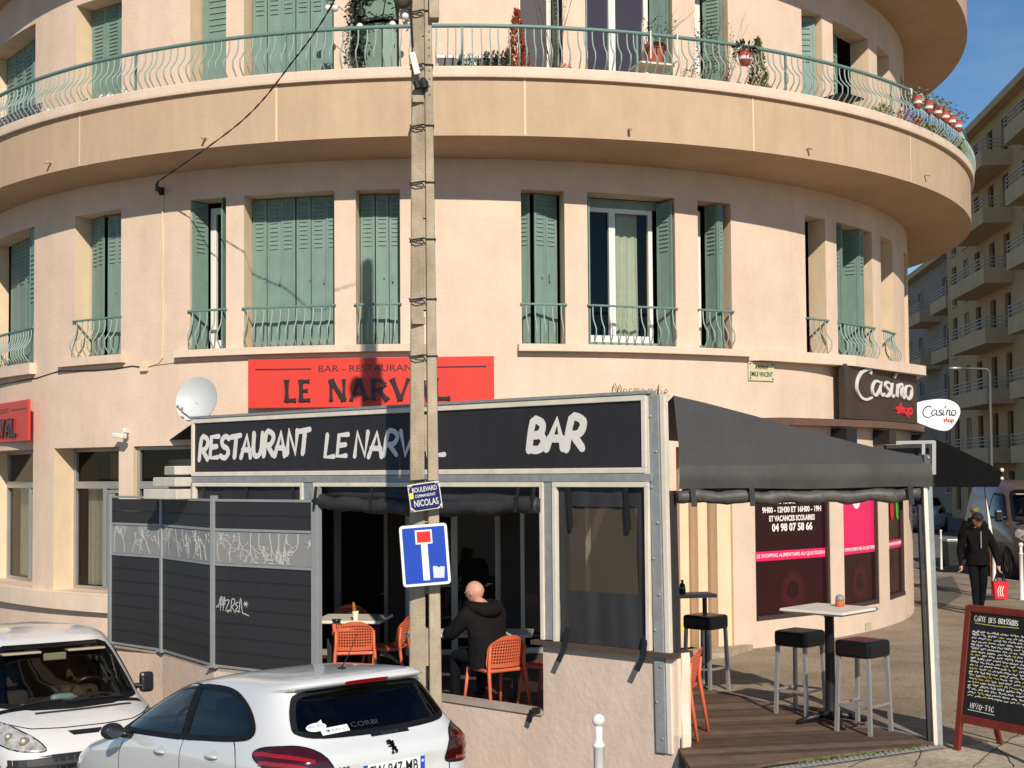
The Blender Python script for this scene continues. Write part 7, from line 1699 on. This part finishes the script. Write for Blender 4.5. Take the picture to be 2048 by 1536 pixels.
potted('leggy_shrub', 'sparse grey-leaved shrub right of the thin leafy one on the balcony', 1448, (.10, .12, .13, M_TERRA), lambda mb, r: leafcloud(mb, 190, blob((.04, 0, .62), .14, .42), .03, r), M_PALELEAF, stem=twigs(9, 1.05, .3, .12))
potted('flower_pot', 'low pink flowers in a pot on the balcony by the pale wall', 1126, (.09, .11, .12, M_CREAMPOT), lambda mb, r: (leafcloud(mb, 60, blob((0, 0, .22), .1, .07), .05, r, .7), leafcloud(mb, 60, blob((0, 0, .17), .1, .05), .06, r, .5)), M_PINKF)
# long white planter
p, t = bal(945, 115, .35); o = thing('planter_box', 'long white planter box with dark plants on the balcony right of the pole', 'planter', (p.x, p.y, ZBF + .09), radians(t))
mb = MB(); mb.box(-.42, .42, -.10, .10, 0, .20); mb.build('box', M_BLACK, o); mb = MB(); mb.box(-.44, .40, -.11, .11, .201, .235); mb.build('rim', M_WHITEPVC, o, bevel=.006)
mb = MB(); r = random.Random(5); leafcloud(mb, 420, blob((.28, -.12, .16), .2, .09), .05, r); tag(mb.build('foliage', M_DKLEAF, o), kind='stuff')
mb = MB(); leafcloud(mb, 130, blob((-.05, -.13, .16), .14, .06), .05, r); tag(mb.build('pale_foliage', M_CURTAIN, o), kind='stuff')
# shelf clamped outside the rail with terracotta pot
p, t = bal(1313, 120, .20); o = thing('rail_shelf', 'white shelf hooked on the balcony rail under the terracotta pot', 'shelf', (p.x, p.y, Z_CAP + .15), radians(t))
mb = MB(); mb.box(-.24, .24, -.05, .30, .045, .065); mb.build('board', M_WHITEPVC, o)
for x in (-.16, .2): mb = MB(); mb.tube([(x, -.05, .06), (x, -.19, .06), (x, -.19, .40), (x, -.12, .40)], .011, 6); mb.build('hook', M_WHITEPVC, o)
po = thing('potted_plant', 'big terracotta pot with a trailing thin plant on the white rail shelf', 'potted plant', o.matrix_world @ Vector((.03, .10, .066)))
mb = MB(); mb.lathe([(.095, 0), (.125, .20), (.138, .202), (.138, .27), (.12, .27), (.115, .23), (0, .23)], 22); mb.build('pot', M_TERRA, po)
mb = MB(); twigs(12, .42, .42, .23)(mb, random.Random(8)); mb.build('stems', M_TWIG, po); mb = MB(); leafcloud(mb, 110, blob((0, 0, .48), .3, .16), .035, random.Random(9)); tag(mb.build('foliage', M_DKLEAF, po), kind='stuff')
tr = thing('garden_stake', 'white mesh stake standing behind the terracotta pot', 'stake', po.matrix_world @ Vector((-.12, .12, -.02)))
mb = MB(); mb.lathe([(.04, 0), (.045, .4), (.04, .62), (.02, .66)], 10); mb.build('mesh_tube', M_BEAD, tr)
# hanging pots with red and white bands
def rail_pot(label, px, py, s=1.0, grp=None, plant=M_DKLEAF, n=160):
    t, z = on_wall(px, py, RB + .03, BC); p = BC + cyl(t, RB + .06, Z_CAP + .24)
    o = thing('hanging_pot', label, 'hanging pot', (p.x, p.y, p.z), radians(t), grp)
    mb = MB(); mb.lathe([(.06 * s, 0), (.075 * s, .06), (.076 * s, .0605)], 16, caps=True); mb.build('pot_base', mat('red_pot_enamel', srgb(200, 104, 92), .5), o, smooth=True)
    mb = MB(); mb.lathe([(.0765 * s, .062), (.082 * s, .10)], 16, caps=False); mb.build('white_band', mat('white_pot_enamel', srgb(232, 222, 212), .4), o, smooth=True)
    mb = MB(); mb.lathe([(.0825 * s, .102), (.092 * s, .17), (.098 * s, .172), (.09 * s, .165), (0, .16)], 16, caps=False); mb.build('pot_rim', MATS['red_pot_enamel'], o, smooth=True)
    mb = MB(); mb.tube([(0, .09, .12), (0, .09, .30), (0, .135, .31)], .012, 5); mb.build('hook', M_WHITEPVC, o)
    mb = MB(); leafcloud(mb, n, blob((0, 0, .20), .14, .09), .06, random.Random(px)); tag(mb.build('foliage', plant, o), kind='stuff'); return o
rail_pot('red and white pot with dark leaves hanging alone on the balcony rail', 1487, 108)
for k, (px, py) in enumerate(((1831, 190), (1853, 200), (1871, 208), (1886, 216), (1899, 224), (1911, 234))):
    rail_pot(('first pot from the left in the red and white row on the balcony rail', 'second pot from the left in the red and white row on the balcony rail', 'third pot from the left in the red and white row on the balcony rail', 'fourth pot from the left in the red and white row on the balcony rail', 'fifth pot from the left in the red and white row on the balcony rail', 'last and farthest right pot of the red and white row on the rail')[k], px, py, .78, 'row of red and white pots on the right end of the rail', M_PALELEAF, 60)
# small dark table, cactus, succulents
p, t = bal(1683, 190, .55); o = thing('balcony_table', 'small black folding table on the balcony before the closed shutters', 'table', (p.x, p.y, ZBF), radians(t))
mb = MB(); mb.box(-.24, .24, -.2, .2, .40, .425); mb.build('tabletop', M_BLACK, o)
for a, b_ in (((-.18, -.15, 0), (.18, .15, .4)), ((.18, -.15, 0), (-.18, .15, .4))): mb = MB(); mb.bar(a, b_, .02); mb.build('leg', M_BLACK, o)
mb = MB(); mb.bar((0, -.15, 0), (0, -.15, .4), .03); mb.build('leg', M_BLACK, o)
potted('cactus_pot', 'round green cactus with pale spines on the balcony edge', 1762, (.10, .12, .10, M_TERRA), lambda mb, r: (leafcloud(mb, 500, blob((0, 0, .22), .14, .12), .06, r, .25)), M_OLIVE, inset=.2)
for px, lab in ((1806, 'brown drooping plant over the balcony cap right of the round cactus'), (1836, 'olive bushy plant under the first red and white row pot'), (1862, 'olive spiky plant low in the right end of the balcony'), (1893, 'yellow-green small plant at the far right balcony end')):
    potted('balcony_plant', lab, px, (.09, .11, .12, M_CREAMPOT), lambda mb, r: leafcloud(mb, 260, blob((0, -.05, .22), .16, .12), .08, r, .3, .4), M_OLIVE if px > 1810 else M_RUST, inset=.14)
# garland, lantern and string of globes round the middle shutter
gp = lambda px, py, out=.05: WC + cyl(on_wall(px, py)[0], RW + out, on_wall(px, py)[1])
ga = thing('leaf_garland', 'dark leafy garland arching over the balcony door left of the pole', 'garland', gp(716, 60)); GI = ga.matrix_world.inverted()
mb = MB(); r = random.Random(6); path = catmull([GI @ gp(*q, out=.12) for q in ((722, 128), (716, 60), (718, 20), (730, -5), (770, -12), (812, -8), (822, 20))], 10)
def gf(r_): p_ = r_.choice(path); return p_ + Vector((r_.gauss(0, .06), r_.gauss(0, .05), r_.gauss(0, .06))), (r_.gauss(0, 1), -.6, r_.gauss(0, 1))
leafcloud(mb, 1100, gf, .07, r); tag(mb.build('foliage', M_DKLEAF, ga), kind='stuff')
mb = MB(); leafcloud(mb, 420, lambda r_: (path[0].lerp(path[10], r_.random()) + Vector((r_.gauss(0, .05), 0, r_.gauss(0, .05))), (0, -.5, -1)), .06, r); tag(mb.build('trailing_foliage', M_DKLEAF, ga), kind='stuff')
sl = thing('string_lights', 'string of white globe lights on the balcony left of the pole', 'string lights', gp(735, 70)); SI2 = sl.matrix_world.inverted()
gl = [(668, 14), (677, 44), (690, 44), (735, 80), (765, 84), (795, 76), (818, 60)]
mb = MB(); mb.tube(catmull([SI2 @ gp(*q, out=.50) + Vector((0, 0, .05)) for q in gl], 6), .005, 5); mb.build('wire', M_WIRE, sl)
for q in gl: mb = MB(); mb.ball(SI2 @ gp(*q, out=.50), .045, 14); mb.build('globe', mat('white_globe', srgb(228, 222, 214), .35), sl, smooth=True)
la = thing('lantern', 'small dark wire lantern hanging in front of the teal balcony shutter', 'lantern', gp(732, 38, .3))
mb = MB(); mb.lathe([(.05, -.07), (.055, .0), (.02, .05), (.004, .10)], 12, caps=False); mb.build('cage', M_WIRE, la); mb = MB(); mb.ball((0, 0, -.03), .035, 10); mb.build('bulb', M_BEAD, la, smooth=True)
# lattice and odds and ends at the left end
lt = thing('lattice_fence', 'low dark wire lattice along the left end of the balcony edge', 'lattice', BC + cyl(-50, RB - .02, Z_CAP)); LI = lt.matrix_world.inverted()
t0, t1 = on_wall(-10, 250, RB, BC)[0], on_wall(78, 235, RB, BC)[0]; n = 26
for k in range(n):
    a, b_ = t0 + (t1 - t0) * k / n, t0 + (t1 - t0) * (k + 1.6) / n
    for u, v in ((a, b_), (b_, a)): mb = MB(); mb.bar(LI @ (BC + cyl(u, RB - .03, Z_CAP + .002)), LI @ (BC + cyl(v, RB - .03, Z_CAP + .17)), .010); mb.build('slat', mat('violet_grey_wire', srgb(84, 80, 98), .6), lt)
r = random.Random(13)
for k, (px, lab) in enumerate(((100, 'crumpled white cloth bag behind the left balcony balusters'), (190, 'crumpled pale plastic sheet on the balcony floor before the left shutters'), (238, 'small pile of pale twigs and paper on the balcony edge'), (360, 'folded white paper lying behind the balusters'))):
    p, t = bal(px, 200, .25); o = thing('crumpled_sheet', lab, 'sheet', (p.x, p.y, Z_CAP + .0), radians(t)); ph = r.uniform(0, 9)
    mb = MB(); mb.grid(lambda u, v: (-.24 + .48 * u, -.1 + .2 * v + .03 * sin(u * 19 + ph), .02 + (.08 + .05 * sin(u * 11 + ph) + .035 * sin(u * 31 + v * 9)) * sin(pi * v) * (1 if k < 3 else .4)), 24, 6); mb.build('sheet', mat('dusty_white_sheet', srgb(206, 200, 196), .8, var=.08, vscale=14), o, smooth=True)
